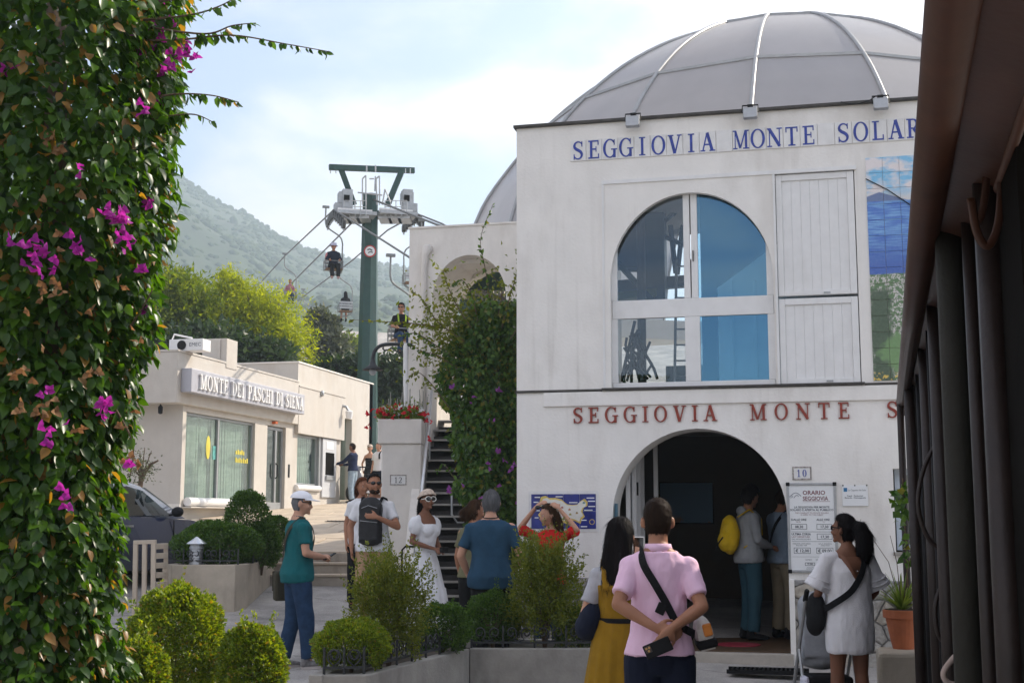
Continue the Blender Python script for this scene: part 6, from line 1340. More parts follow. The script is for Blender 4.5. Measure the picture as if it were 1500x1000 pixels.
def sidewin(P, name='side_window'):
    for s_ in (-1, 1):
        vs_ = []
        for y, z in P:
            t = (z-.92)/.5; w = .822 - .215*t; vs_ += [(s_*(w+.008), y, z)]
        n = len(P); o = MB().add(vs_ + [(x - s_*.01, y, z) for x, y, z in vs_], [tuple(range(n)), tuple(range(2*n-1, n-1, -1))] + [(i, (i+1) % n, (i+1) % n+n, i+n) for i in range(n)]).build(name, M_cgl, car, local=True)
sidewin([(-.42, .96), (-.42, 1.36), (-.1, 1.38), (.18, 1.32), (.62, .97)]); sidewin([(-.50, .96), (-.50, 1.36), (-.9, 1.34), (-1.25, 1.22), (-1.3, .98)])
MB().add([(-.55, -1.5, 1.30), (.55, -1.5, 1.30), (.66, -1.74, 1.0), (-.66, -1.74, 1.0), ], [(0, 1, 2, 3)]).build('rear_window', M_cgl, car, local=True)
MB().add([(-.56, .33, 1.37), (.56, .33, 1.37), (.68, .93, 1.0), (-.68, .93, 1.0)], [(3, 2, 1, 0)]).build('windscreen', M_cgl, car, local=True)
M_chr = pm('chrome trim', (.6, .6, .6), .2, .05, 5, 0, 1, metal=.9)
for s_ in (-1, 1):
    mr = MB().ell((s_*.97, .58, 1.02), (.10, .07, .075), 12, 8).build('mirror', M_car if s_ < 0 else M_blackm, car, True, local=True)
    MB().bar((s_*.84, .55, .97), (s_*.92, .58, .99), .04, .03).build('mirror_arm', M_blackm, car, local=True)
    for yy in (-.30, -1.15): MB().bar((s_*.885, yy-.09, .82), (s_*.885, yy+.09, .82), .025, .03).build('door_handle', M_chr, car, local=True)
    for yy in (-.46, .62): MB().bar((s_*.889, yy, .35), (s_*.87, yy, .9), .008, .012, (0, 1, 0)).build('door_seam', M_dark, car, local=True)
    for yy in (-1.28, 1.28):
        wt = MB()._lathe([(.20, -.1), (.30, -.1), (.32, -.06), (.32, .06), (.30, .1), (.20, .1)], (0, 0, 0), 28).build('tyre', M_rubber, car, True, local=True)
        wt.rotation_euler = (0, R(90), 0); wt.location = (s_*.80, yy, .32)
        rm = MB()._lathe([(.205, -.08), (.205, .09), (.19, .1), (.18, .04)], (0, 0, 0), 28)
        for k in range(9):
            a = k*2*math.pi/9; rm.bar((.03*math.cos(a), .03*math.sin(a), .075), (.20*math.cos(a+.12), .20*math.sin(a+.12), .085), .028, .02, (0, 0, 1))
        rm.tube([(0, 0, .03), (0, 0, .1)], .05, 12); ro = rm.build('rim', M_chr, wt, local=True)
        if s_ < 0: ro.rotation_euler = (R(180), 0, 0)
        MB().tube([(s_*.70, yy, .32), (s_*.893, yy, .32)], .36, 28).build('wheel_arch', M_dark, car, local=True)
MB().bar((-.6, -1.93, .72), (-.75, -1.88, .72), .1, .18).build('tail_lamp', pm('tail red', (.4, .02, .02), .2), car, local=True); MB().bar((.6, -1.93, .72), (.75, -1.88, .72), .1, .18).build('tail_lamp', pm('tail red', (.4, .02, .02), .2), car, local=True)
for s_ in (-1, 1): MB().ell((s_*.35, .05, 1.05), (.2, .08, .26), 10, 8).build('front_seat', M_blackm, car, True, local=True)
# ------------------------------------------------------------------ people
SK_L = pm('light skin', (.50, .27, .18), .55, .08, 12, .1, 90, spec=.25); SK_T = pm('tanned skin', (.36, .17, .10), .5, .08, 12, .1, 90, spec=.25); SK_B = pm('brown skin', (.19, .085, .050), .5, .08, 12, .1, 90, spec=.25)
def hairm(name, c, c2=None): return pm('hair ' + name, c, .55, .45, 26, .6, 60, stretch=(1, 1, .18), spec=.06)
def cloth(name, c, var=.10, bump=.25, rough=.85, scale=10, **k): return pm('cloth ' + name, c, rough, var, scale, bump, 120, spec=.15, **k)
TORSO = [(.84, .146, .105, 0), (.93, .162, .118, -.008), (1.02, .150, .110, -.004), (1.11, .138, .100, .0), (1.21, .146, .107, .004), (1.31, .163, .115, .004), (1.38, .172, .108, -.002), (1.425, .166, .088, -.01), (1.46, .118, .074, -.014), (1.485, .078, .066, -.012), (1.51, .058, .060, -.008)]
def tor_interp(T, z):
    if z <= T[0][0]: return T[0][1:]
    for a, b_ in zip(T, T[1:]):
        if z <= b_[0]:
            t = (z-a[0])/(b_[0]-a[0]); return tuple(a[i]+(b_[i]-a[i])*t for i in (1, 2, 3))
    return T[-1][1:]
def hand(mb, w, d, pn, curl, sgn, r_=1.0):
    """w wrist, d pointing direction, pn palm normal, sgn thumb side (+1/-1 along d x pn)"""
    w = Vector(w); d = Vector(d).normalized(); pn = Vector(pn); pn = (pn - d*pn.dot(d)).normalized(); s_ = d.cross(pn)*sgn
    mb.capsule([w, w + d*.03, w + d*.06, w + d*.085], [.024, .034, .038, .036], 10, [.018, .017, .015, .013], side=s_)
    for k, (off_, L_) in enumerate(((.030, .068), (.010, .078), (-.010, .072), (-.029, .056))):
        b0 = w + d*.082 + s_*off_; c1 = curl*(1+.08*k); d1 = (d*math.cos(c1*.7) + pn*math.sin(c1*.7)); d2 = (d*math.cos(c1*1.5) + pn*math.sin(c1*1.5)); d3 = (d*math.cos(c1*2.1) + pn*math.sin(c1*2.1))
        p1 = b0 + d1*L_*.45; p2 = p1 + d2*L_*.33; p3 = p2 + d3*L_*.25
        mb.capsule([b0 - d*.015, b0, p1, p2, p3], [.0095*r_, .0092*r_, .0085*r_, .008*r_, .0068*r_], 8)
    t0 = w + d*.022 + s_*.026; t1 = t0 + (d*.55 + s_*.75 + pn*.25).normalized()*.036; t2 = t1 + (d*.8 + s_*.25 + pn*(.3+.4*curl)).normalized()*.034; t3 = t2 + (d*.85 + pn*(.3+.6*curl)).normalized()*.022
    mb.capsule([w + d*.015 + s_*.012, t0, t1, t2, t3], [.013, .0135, .0115, .0095, .0078], 8)
def head_mesh(mb, c, M, fem=0, beard=False):
    """c head centre, M 3x3 rotation (y forward)"""
    vs_ = []; nu, nv = 28, 20; c = Vector(c)
    W, Dp, H = .076 - .003*fem, .097 - .003*fem, .118
    for j in range(1, nv):
        th = math.pi*j/nv; zc = math.cos(th); rr_ = math.sin(th)
        for i in range(nu):
            ph = 2*math.pi*i/nu; x = math.cos(ph)*rr_; y = math.sin(ph)*rr_; z = zc
            fx = W; fy = Dp
            if z < 0:
                t = -z; fx *= 1 - (.20+.10*fem)*t**1.3; 
                if y > 0: fy *= 1 - .12*t + .10*t*t
                else: fy *= 1 - .30*t
            if y > .3 and -.1 < z < .28: fy *= 1 - .045*math.exp(-((z-.10)/.10)**2)        # eye line
            X, Y_, Z_ = x*fx, y*fy + .006, z*H
            if y > 0 and z < -.5: Y_ += .006*math.exp(-((z+.78)/.15)**2)
            vs_.append(c + M @ Vector((X, Y_, Z_)))
    vs_.append(c + M @ Vector((0, .006, H))); vs_.append(c + M @ Vector((0, .006, -H)))
    T = len(vs_)-2; fs_ = []
    for j in range(nv-2):
        for i in range(nu):
            i2 = (i+1) % nu; fs_.append((j*nu+i, (j+1)*nu+i, (j+1)*nu+i2, j*nu+i2))
    for i in range(nu):
        i2 = (i+1) % nu; fs_.append((T, i, i2)); fs_.append((T+1, (nv-2)*nu+i2, (nv-2)*nu+i))
    mb.add(vs_, fs_)
    P = lambda x, y, z: c + M @ Vector((x, y, z))
    mb.capsule([P(0, .092, .018), P(0, .106, -.006), P(0, .113, -.028)], [.008, .011, .014], 10)          # nose
    for s_ in (-1, 1):
        mb.ell(P(s_*.012, .102, -.032), (.009, .009, .007), 8, 6); mb.ell(P(s_*.030, .092, .030), (.022, .009, .007), 10, 6, M)   # nostril, brow
        mb.ell(P(s_*.084, -.008, -.006), (.011, .021, .033), 10, 8, M @ Matrix.Rotation(s_*-.45, 3, 'Z'))     # ear
        mb.ell(P(s_*.040, .075, -.03), (.022, .02, .022), 10, 7, M)
    mb.ell(P(0, .096, -.054), (.022, .010, .007), 10, 6, M); mb.ell(P(0, .094, -.066), (.019, .010, .008), 10, 6, M); mb.ell(P(0, .088, -.092), (.022, .018, .016), 10, 7, M)
def hair_cap(c, M, kind, length=0, off=.010, seed=0):
    """shell over the scalp, open at the face; returns MB"""
    c = Vector(c); nu, nv = 40, 26; vs_ = {}; mb = MB(); grid = {}
    lst = []
    for j in range(0, nv+1):
        th = math.pi*.80*j/nv
        for i in range(nu):
            ph = 2*math.pi*i/nu; x = math.cos(ph)*math.sin(th); y = math.sin(ph)*math.sin(th); z = math.cos(th)
            front = math.sin(ph)
            lim = {'short': .30, 'fade': .36, 'long': .42, 'pony': .40, 'curly': .30}[kind]
            hairline = lim + .42*max(0, front)**.7 if front > -.25 else -.55 + .0*front
            if front <= -.25: hairline = -.62
            elif front < .12: hairline = -.62 + (lim+.62)*((front+.25)/.37)**.8 - .0
            nz_ = mnoise.noise(Vector((x*5+seed, y*5, z*5)))*.004 + (mnoise.noise(Vector((x*13+seed, y*13, z*13)))*.006 if kind == 'curly' else mnoise.noise(Vector((x*24+seed, y*24, z*6)))*.0025)
            o_ = off + nz_
            if kind == 'curly': o_ += .022*max(0, z+.3)
            if kind == 'fade': o_ = .003 + (.012 + nz_)*max(0, min(1, (z-.1)*1.6))
            keep = z > hairline
            W, Dp, H = .076+o_, .098+o_, .118+o_
            fx = W*(1-.2*max(0, -z)**1.3); fy = Dp*(1-.30*max(0, -z) if y < 0 else 1)
            grid[(j, i)] = (c + M @ Vector((x*fx, y*fy + .004, z*H)), keep)
    idx = {}
    for j in range(nv):
        for i in range(nu):
            q = [(j, i), (j+1, i), (j+1, (i+1) % nu), (j, (i+1) % nu)]
            if sum(grid[k][1] for k in q) >= 2:
                for k in q:
                    if k not in idx: idx[k] = len(lst); lst.append(grid[k][0])
                mb.f.append(tuple(idx[k] for k in q))
    mb.v = [tuple(v) for v in lst]; return mb
def seat_like(): pass
def strands(me, mat, par, n, length, width=.0022, fall=.8, lift=.25, seed=1):
    """thin hair ribbons combed down over a hair surface"""
    rs3 = np.random.RandomState(seed); m_ = len(me.polygons); ar_ = np.empty(m_); me.polygons.foreach_get('area', ar_); ce_ = np.empty(m_*3); me.polygons.foreach_get('center', ce_); no_ = np.empty(m_*3); me.polygons.foreach_get('normal', no_); pick = rs3.choice(m_, n, p=ar_/ar_.sum())
    C = ce_.reshape(-1, 3)[pick]; Nn = no_.reshape(-1, 3)[pick]; C = C + rs3.normal(size=(n, 3))*.003
    g = np.array([0, 0, -1.]) + rs3.normal(size=(n, 3))*.22; t = g - Nn*(g*Nn).sum(1)[:, None]; t = unit(t*fall + Nn*lift*rs3.rand(n, 1)); sd_ = unit(np.cross(t, Nn)); L_ = length*(.5+.8*rs3.rand(n))[:, None]; V = []
    for k in range(4):
        s_ = k/3; q = C + t*L_*s_ + np.array([0, 0, -.25])*L_*s_*s_ + Nn*.001; w = width*(1-.8*s_); V += [q - sd_*w, q + sd_*w]
    V = np.stack(V, 1).reshape(-1, 3); k8 = np.arange(n)[:, None]*8; Fq = np.concatenate([k8 + np.array([[2*j, 2*j+1, 2*j+3, 2*j+2]]) for j in range(3)], 1).reshape(-1, 4)
    o = link('hair_strands', fast_mesh('hair_strands', V, Fq), mat, par, kind='stuff'); return o
class Person:
    def __init__(s, label, loc, face, h=1.75, vox=.010, fem=0, wide=1.0, belly=0, skin=SK_L, arms=None, legs=None, head=(0, 0, 0), sit=False, group=None, lean=0):
        s.root = thing('person', label, 'person', loc, YAW + R(face), group, h/1.75); s.vox = vox; s.fem = fem
        T = []
        for z, rx, ry, yo in TORSO:
            if fem: rx *= {0: 1.0}.get(0) * (1.04 if z < 1.0 else (.88 if z < 1.25 else .87)); ry *= .95
            if z < 1.45: rx *= wide; ry *= (1+belly*math.exp(-((z-1.08)/.14)**2))*(.5+.5*wide)
            if fem and 1.22 < z < 1.36: ry *= 1.10
            T.append((z, rx, ry, yo + (.5*belly*.1*math.exp(-((z-1.08)/.14)**2))))
        s.T = T; s.sx = (.172 if not fem else .148)*wide
        b = s.body = MB(); s.lean = lean
        b.tube([(0, yo, z) for z, rx, ry, yo in T], [t[1] for t in T], 24, True, [t[2] for t in T], side=(1, 0, 0))
        s.hc = Vector((0, .018, 1.634)); s.HM = (Matrix.Rotation(R(head[0]), 3, 'Z') @ Matrix.Rotation(R(head[1]), 3, 'X') @ Matrix.Rotation(R(head[2]), 3, 'Y'))
        b.capsule([(0, -.015, 1.44), (0, -.006, 1.51), (0, .006, 1.58)], [.060 - .008*fem, .054 - .008*fem, .053 - .008*fem], 14)
        head_mesh(b, s.hc, s.HM, fem)
        s.A = {}
        for side, sg in (('R', 1), ('L', -1)):
            a = (arms or {}).get(side, {})
            sh = Vector((sg*s.sx, -.008, 1.385)); el = Vector(a.get('e', (sg*(s.sx+.055), -.03, 1.13))); wr = Vector(a.get('w', (sg*(s.sx+.06), .05, .89)))
            s.A[side] = (sh, el, wr); k = 1 - .14*fem; k *= (.6+.4*wide)
            b.capsule([sh, sh.lerp(el, .35), sh.lerp(el, .7), el], [.056*k, .050*k, .043*k, .039*k], 12); b.capsule([el, el.lerp(wr, .3), el.lerp(wr, .7), wr], [.039*k, .040*k, .031*k, .025*k], 12)
            b.ell(sh, (.062*k, .060*k, .058*k))
            d = Vector(a['d']) if 'd' in a else (wr-el).normalized(); pn = Vector(a.get('p', (-sg, 0, 0)))
            # the thumb leaves the palm on the side given by 't' (default: forward / up)
            th = Vector(a.get('t', (0, 1, .2))); cr_ = d.cross((pn - d*pn.dot(d)).normalized()); hand(b, wr, d, pn, a.get('c', .35), 1 if cr_.dot(th) > 0 else -1)
        s.L = {}
        for side, sg in (('R', 1), ('L', -1)):
            l = (legs or {}).get(side, {}); hp = Vector((sg*.088, 0, .90))
            kn = Vector(l.get('k', (sg*.10, .02, .50) if not sit else (sg*.11, .43, .90))); an = Vector(l.get('a', (sg*.105, -.02, .085) if not sit else (sg*.11, .45, .47)))
            s.L[side] = (hp, kn, an); k = 1.0
            b.capsule([hp, hp.lerp(kn, .3), hp.lerp(kn, .7), kn], [.088, .083, .066, .056], 14); b.capsule([kn, kn.lerp(an, .3), kn.lerp(an, .7), an], [.055, .056, .043, .036], 12)
            b.capsule([an + Vector((0, -.03, -.045)), an + Vector((0, .05, -.05)), an + Vector((0, .14, -.06))], [.034, .036, .03], 10, [.03, .03, .02], side=(1, 0, 0))
        me = remesh(b, vox, 2 if vox < .012 else 1); s.bo = link('body', me, skin, s.root)
        s.belly = belly
    def tp(s, z, ang, off=.02):
        rx, ry, yo = tor_interp(s.T, z); return Vector(((rx+off)*math.cos(ang), (ry+off)*math.sin(ang)+yo, z))
    def fin(s, mb, name, mat, amp=.004, freq=14, stretch=(1, 1, .6), it=2, vox=None):
        me = remesh(mb, vox or s.vox, it); 
        if amp: wrinkle(me, amp, freq*.75, stretch, rnd.random()*50); wrinkle(me, amp*.45, freq*2.2, (1, 1, .45), rnd.random()*50)
        return link(name, me, mat, s.root)
    def top(s, mat, sleeve=.62, hem=.86, off=.016, flare=.012, name='shirt', neck=1.475, amp=.008, slack=.012, long=False):
        m = MB(); zs = [hem] + [z for z, *_ in s.T if hem+.03 < z < neck-.02] + [neck]
        rx = []; ry = []; pts = []
        for z in zs:
            a, b_, yo = tor_interp(s.T, max(z, .84)); o_ = off + flare*max(0, (1.25-z)/.4) + (.012 if z < 1.0 else 0); pts.append((0, yo, z)); rx.append(a+o_ if z < 1.44 else a+.012); ry.append(b_+o_ if z < 1.44 else b_+.012)
        m.tube(pts, rx, 28, True, ry, side=(1, 0, 0))
        for side in 'RL':
            sh, el, wr = s.A[side]; k = (1-.14*s.fem)
            m.ell(sh, (.066*k, .068*k, .062*k))
            if long: m.capsule([sh, sh.lerp(el, .5), el, el.lerp(wr, .5), el.lerp(wr, .93)], [.07*k, .06*k, .055*k, .048*k, .040*k], 14)
            elif sleeve > 0: m.capsule([sh, sh.lerp(el, sleeve*.4)], [.062*k, .060*k], 14); m.tube([sh, sh.lerp(el, sleeve*.5), sh.lerp(el, sleeve)], [.058*k, .058*k+slack*.3, .055*k+slack], 14)
        return s.fin(m, name, mat, amp, it=2)
    def trousers(s, mat, length=1.0, off=.014, waist=1.0, name='trousers', amp=.005, flare=.01):
        m = MB(); zs = [.82, .87, .93, waist]
        m.tube([(0, tor_interp(s.T, max(z, .84))[2], z) for z in zs], [tor_interp(s.T, max(z, .84))[0]*(.9 if z < .85 else 1)+.012 for z in zs], 26, True, [tor_interp(s.T, max(z, .84))[1]*(.9 if z < .85 else 1)+.012 for z in zs], side=(1, 0, 0))
        for side in 'RL':
            hp, kn, an = s.L[side]
            P = [hp, hp.lerp(kn, .35), hp.lerp(kn, .75), kn]; Q = [.092+off, .088+off, .074+off, .064+off+flare]
            if length > .55: P += [kn.lerp(an, .35), kn.lerp(an, .8), kn.lerp(an, .97)]; Q += [.062+off, .052+off+flare, .050+off+flare]
            m.tube(P, Q, 16); m.ell(hp, (.1, .1, .1))
        return s.fin(m, name, mat, amp, 11, it=2)
    def skirt(s, mat, prof, folds=14, fa=.06, name='dress', amp=.003, yo=0):
        """prof: list of (z, rx, ry); pleated loft"""
        vs_ = []; fs_ = []; n = 96; m = len(prof); z0 = prof[0][0]; zN = prof[-1][0]
        for z, rx, ry in prof:
            k = max(0, (z0-z)/(z0-zN)) if z0 > zN else 0
            for i in range(n):
                a = 2*math.pi*i/n; w = 1 + fa*k*(math.sin(a*folds + 1.5*math.sin(a*3)) + .5*math.sin(a*folds*.47+2)); vs_.append((rx*w*math.cos(a), ry*w*math.sin(a)+yo, z))
        for j in range(m-1):
            for i in range(n): i2 = (i+1) % n; fs_.append((j*n+i, j*n+i2, (j+1)*n+i2, (j+1)*n+i))
        me = MB().add(vs_, fs_).mesh(name); wrinkle(me, amp, 12, (1, 1, .5), rnd.random()*40); return link(name, me, mat, s.root, True)
    def shoes(s, mat, sole=None):
        for side in 'RL':
            an = s.L[side][2]; m = MB(); m.capsule([an + Vector((0, -.045, -.04)), an + Vector((0, .06, -.045)), an + Vector((0, .16, -.055))], [.045, .048, .040], 12, [.040, .036, .024], side=(1, 0, 0)); m.capsule([an + Vector((0, -.03, .0)), an + Vector((0, -.03, .03))], [.048, .046], 12)
            o = s.fin(m, 'shoe', mat, 0, it=1, vox=max(.009, s.vox)); 
            if sole: MB().tube([an + Vector((0, .055, -.088)), an + Vector((0, .055, -.064))], .055, 18, True, .13, side=(1, 0, 0)).build('sole', sole, o, local=True, smooth=False)
    def hair(s, mat, kind='short', off=.010, tail=None, thick=True, fuzz=True):
        me = hair_cap(s.hc, s.HM, kind, 0, off, rnd.random()*9).mesh('hair'); o = link('hair', me, mat, s.root, True)
        if s.vox < .0142 and fuzz: strands(me, mat, s.root, 2600, .011 if kind == 'fade' else (.018 if kind in ('short', 'curly') else .028), .0016 if s.vox < .0105 else .0022, lift=.35 if kind in ('fade', 'curly', 'short') else .06)
        if thick: sm = o.modifiers.new('t', 'SOLIDIFY'); sm.thickness = .012; sm.offset = -1
        if tail:
            m = MB()
            for P, r_, ry_ in tail: m.capsule([s.hc + s.HM @ Vector(p) for p in P], r_, 16, ry_, side=s.HM @ Vector((1, 0, 0)))
            me = remesh(m, max(.009, s.vox), 2); wrinkle(me, .007, 26, (1, 1, .25), rnd.random()*50); link('hair_length', me, mat, s.root)
            if s.vox < .0142: strands(me, mat, s.root, 3200, .075, .0018, lift=.05)
        return o
    def H(s, x, y, z): return s.hc + s.HM @ Vector((x, y, z))
    def eyes(s):
        for sg in (-1, 1):
            e = MB().ell(s.H(sg*.031, .084, .012), (.012, .008, .008), 10, 8, s.HM).build('eye', pm('eye white', (.6, .58, .55), .2), s.root, True, local=True); MB().ell(s.H(sg*.031, .090, .012), (.005, .004, .005), 8, 6, s.HM).build('iris', pm('dark iris', (.03, .015, .01), .2), e, True, local=True)
    def glasses(s, frame, lens, big=1.0):
        m = MB(); g = None
        g = MB().bar(s.H(-.012, .106, .016), s.H(.012, .106, .016), .006, .006).build('sunglasses', frame, s.root, local=True)
        for sg in (-1, 1):
            MB().ell(s.H(sg*.034, .100, .012), (.027*big, .006, .021*big), 16, 8, s.HM @ Matrix.Rotation(-sg*.2, 3, 'Z')).build('lens', lens, g, True, local=True)
            MB().bar(s.H(sg*.062*min(1.1, big), .092, .018), s.H(sg*.080, .0, .012), .006, .008).build('temple', frame, g, local=True)
            if big > 1.05: MB().tube([s.H(sg*.034 + .031*big*math.cos(t), .1005 - .004*abs(math.cos(t)), .012 + .024*big*math.sin(t)) for t in np.linspace(0, 6.283, 15)], .0055, 6).build('rim', frame, g, local=True)
    def band(s, pts, w, mat, name='strap', th=.006, n=6):
        P = smooth_path([Vector(p) for p in pts], 5); m = MB(); vs_ = []; fs_ = []
        for i, p in enumerate(P):
            t = (P[min(i+1, len(P)-1)] - P[max(i-1, 0)]).normalized(); nn = Vector((p.x, p.y*1.6, 0)); 
            if nn.length < 1e-3: nn = Vector((0, 1, 0))
            nn.normalize(); sd_ = t.cross(nn).normalized(); nn = sd_.cross(t)
            vs_ += [p - sd_*w/2, p + sd_*w/2, p + sd_*w/2 + nn*th, p - sd_*w/2 + nn*th]
        for i in range(len(P)-1):
            for k in range(4): k2 = (k+1) % 4; fs_.append((4*i+k, 4*i+k2, 4*i+4+k2, 4*i+4+k))
        return MB().add(vs_, fs_).build(name, mat, s.root, local=True)
    def cross_strap(s, mat, a0, z0, a1, z1, w=.03, off=.030, over='R'):
        """strap over one shoulder to opposite hip, front and back"""
        sg = 1 if over == 'R' else -1; top_ = Vector((sg*.10, -.01, 1.478+.012))
        back = [top_]; 
        for t in (.12, .3, .5, .7, .88, 1): 
            z = 1.46 + (z1-1.46)*t; ang = R(270) + sg*R(38)*(1-2.4*t if t < .95 else -1.6); back.append(s.tp(z, ang, off if t > .15 else .02))
        s.band(back, w, mat, 'strap'); front = [top_]
        for t in (.12, .3, .5, .7, .88, 1):
            z = 1.46 + (z1-1.46)*t; ang = R(90) - sg*R(38)*(1-2.4*t if t < .95 else -1.6); front.append(s.tp(z, ang, off if t > .15 else .02))
        s.band(front, w, mat, 'strap')
def held(label, name, cat, loc): return thing(name, label, cat, loc)
def Wp(p, v): return p.root.matrix_basis @ Vector(v)       # place coordinates of a point on a person
M_jean = cloth('denim blue', (.018, .042, .090), .25, .3, scale=14); M_jeanl = cloth('light denim', (.30, .38, .46), .2, .3, scale=14); M_navy = cloth('navy', (.012, .016, .032)); M_blk = cloth('black', (.012, .012, .013)); M_wht = cloth('white cotton', (.72, .72, .74), .05)
M_lens = pm('dark lens', (.008, .008, .008), .08, .05, 3, 0, 1, spec=.6); M_bag = pm('bag fabric', (.03, .03, .03), .75, .2, 12, .3, 60)
HB = hairm('black', (.010, .008, .008)); HBr = hairm('brown', (.055, .028, .014)); HG = hairm('grey', (.13, .13, .135)); HD = hairm('dark brown', (.022, .012, .007)); HR = hairm('auburn', (.13, .045, .018))
def gl(px, d): p = at(px, 800, d); return Vector((p.x, p.y, gz(p.x, p.y)))

# 1 teal polo, white cap, shoulder bag; looks right
p = Person('older man in teal polo shirt and white cap looking right', gl(437, 13.4), -62, 1.76, .0135, skin=SK_L, belly=.12, head=(-20, -4, 0), arms={'R': dict(e=(.235, .0, 1.14), w=(.12, .22, 1.10), d=(-.6, .75, .1), p=(-.2, -.3, -1), c=.8), 'L': dict(e=(-.235, -.02, 1.14), w=(-.08, .24, 1.08), d=(.7, .6, .15), p=(.2, -.3, -1), c=.8)}, legs={'R': dict(k=(.10, .06, .50), a=(.10, .10, .085)), 'L': dict(k=(-.10, .0, .50), a=(-.11, -.10, .085))})
p.top(cloth('teal', (.010, .105, .115)), .66, .85, .02, .02, 'polo_shirt'); p.trousers(M_jean); p.hair(HG, 'short', .006, fuzz=False); p.shoes(pm('running shoe', (.16, .15, .15), .7, .5, 30), pm('pale sole', (.45, .4, .38), .7))
MB().tube([(0, -.005, 1.475), (0, 0, 1.505)], [.075, .066], 18, True, [.075, .068], side=(1, 0, 0)).build('collar', cloth('teal', (.010, .105, .115)), p.root, local=True, smooth=True)
cap = MB(); c = p.hc
vs_ = []; n = 24
for th in np.linspace(0, 1.5, 9):
    for i in range(n): a = 2*math.pi*i/n; vs_.append(p.H(.094*math.sin(th)*math.cos(a), .115*math.sin(th)*math.sin(a), .045 + .088*math.cos(th)))
cap.add(vs_, [(j*n+i, j*n+(i+1) % n, (j+1)*n+(i+1) % n, (j+1)*n+i) for j in range(8) for i in range(n)]); M_capw = cloth('cap white', (.78, .78, .82), .04); co_ = cap.build('cap', M_capw, p.root, True, local=True)
br_ = MB(); top_ = []; 
for k in range(13):
    a = R(20 + 140*k/12); top_ += [p.H(.09*math.cos(a), .108*math.sin(a), .05), p.H(.085*math.cos(a), .108*math.sin(a) + .085*math.sin((a-R(20))/R(140)*math.pi), .035)]
br_.add(top_, [(2*k, 2*k+1, 2*k+3, 2*k+2) for k in range(12)]); bo_ = br_.build('visor', M_capw, co_, True, local=True); sm = bo_.modifiers.new('t', 'SOLIDIFY'); sm.thickness = .006
p.glasses(M_blackm, M_lens, .95); p.eyes()
M_sat = cloth('olive satchel', (.055, .05, .035)); p.cross_strap(M_sat, 0, 0, 0, .90, .035, .034, 'R')
bag = p; q = Vector((-.25, -.02, .80)); sb = held('olive grey shoulder bag hanging at the side of the man in teal', 'shoulder_bag', 'bag', Wp(p, q)); sb.rotation_euler = (0, 0, p.root.rotation_euler.z)
m = MB(); m.obox((0, 0, 0), (.09, .30, .30)); o = m.build('bag_body', M_sat, sb, local=True, bevel=.03); MB().obox((-.052, 0, .05), (.012, .30, .2)).build('flap', M_sat, sb, local=True, bevel=.005)
ph = held('small dark phone in the hands of the man in teal', 'phone', 'phone', Wp(p, (.02, .33, 1.10))); ph.rotation_euler = (R(-60), 0, p.root.rotation_euler.z); MB().obox((0, 0, 0), (.07, .012, .14)).build('case', M_blackm, ph, local=True, bevel=.006)

# 2 white t-shirt, black backpack worn in front
p = Person('bearded man in white t-shirt hugging a black backpack on his chest', gl(547, 15.8), 172, 1.84, .0135, skin=SK_T, head=(28, 0, 0), arms={'R': dict(e=(.28, -.02, 1.15), w=(.24, .06, .90), c=.3), 'L': dict(e=(-.31, .13, 1.15), w=(-.12, .325, 1.26), d=(1, .12, .12), p=(0, -1, 0), c=.3, t=(0, 0, 1))})
p.top(M_wht, .68, .86, .022, .03, 't_shirt'); p.trousers(cloth('tan shorts', (.42, .27, .16)), .5, .03, name='shorts', flare=.02); p.hair(HB, 'fade'); p.glasses(M_blackm, M_lens, 1.0); p.shoes(pm('white shoe', (.6, .6, .6), .6), None)
m = MB(); m.ell(p.H(0, .046, -.084), (.060, .058, .032), 18, 10, p.HM); m.ell(p.H(0, .095, -.044), (.028, .009, .005), 10, 6, p.HM); m.build('beard', hairm('beard', (.03, .018, .012)), p.root, True, local=True)
m = MB(); m.obox((-.01, .19, 1.19), (.25, .12, .44)); m.ell((-.01, .19, 1.40), (.13, .07, .09)); m.obox((-.01, .25, 1.11), (.21, .06, .22)); m.ell((-.01, .2, .985), (.12, .07, .05)); o = None
bp_ = held('black backpack worn on the chest of the man in white', 'backpack', 'backpack', Wp(p, (0, 0, 0))); bp_.rotation_euler = p.root.rotation_euler; bp_.scale = p.root.scale
me = remesh(m, .012, 3); wrinkle(me, .006, 12); link('pack_body', me, pm('pack nylon', (.022, .022, .024), .6, .3, 14, .5, 40, spec=.3), bp_); MB().tube([(-.11, .285, 1.2), (.09, .285, 1.22)], .004, 6).build('zip', M_zinc, bp_, local=True); MB().tube([(-.10, .258, 1.36), (0, .27, 1.39), (.08, .258, 1.36)], .004, 6).build('zip', M_zinc, bp_, local=True)
for sg in (-1, 1): MB().tube([(sg*.10, .16, 1.40), (sg*.115, .06, 1.485), (sg*.12, -.08, 1.47), (sg*.14, -.14, 1.3)], .02, 8, True, .008).build('shoulder_strap', M_blk, bp_, local=True)
MB().tube([(-.150, .295, 1.243), (-.143, .302, 1.247)], .022, 14).build('watch', pm('watch steel', (.6, .6, .6), .3, .1, 5, 0, 1, metal=.8), p.root, local=True)
# 3 person behind him
p = Person('person with auburn hair half hidden behind the man with the chest backpack', gl(529, 17.2), 195, 1.70, .014, fem=1, skin=SK_T, head=(20, -8, 0)); p.top(M_wht, .6, .86, .02); p.trousers(M_blk); p.hair(HR, 'long', .014, [(((0, -.06, .03), (0, -.08, -.06), (0, -.075, -.14)), [.07, .065, .05], [.045, .04, .03])]); p.eyes(); p.shoes(M_blk)
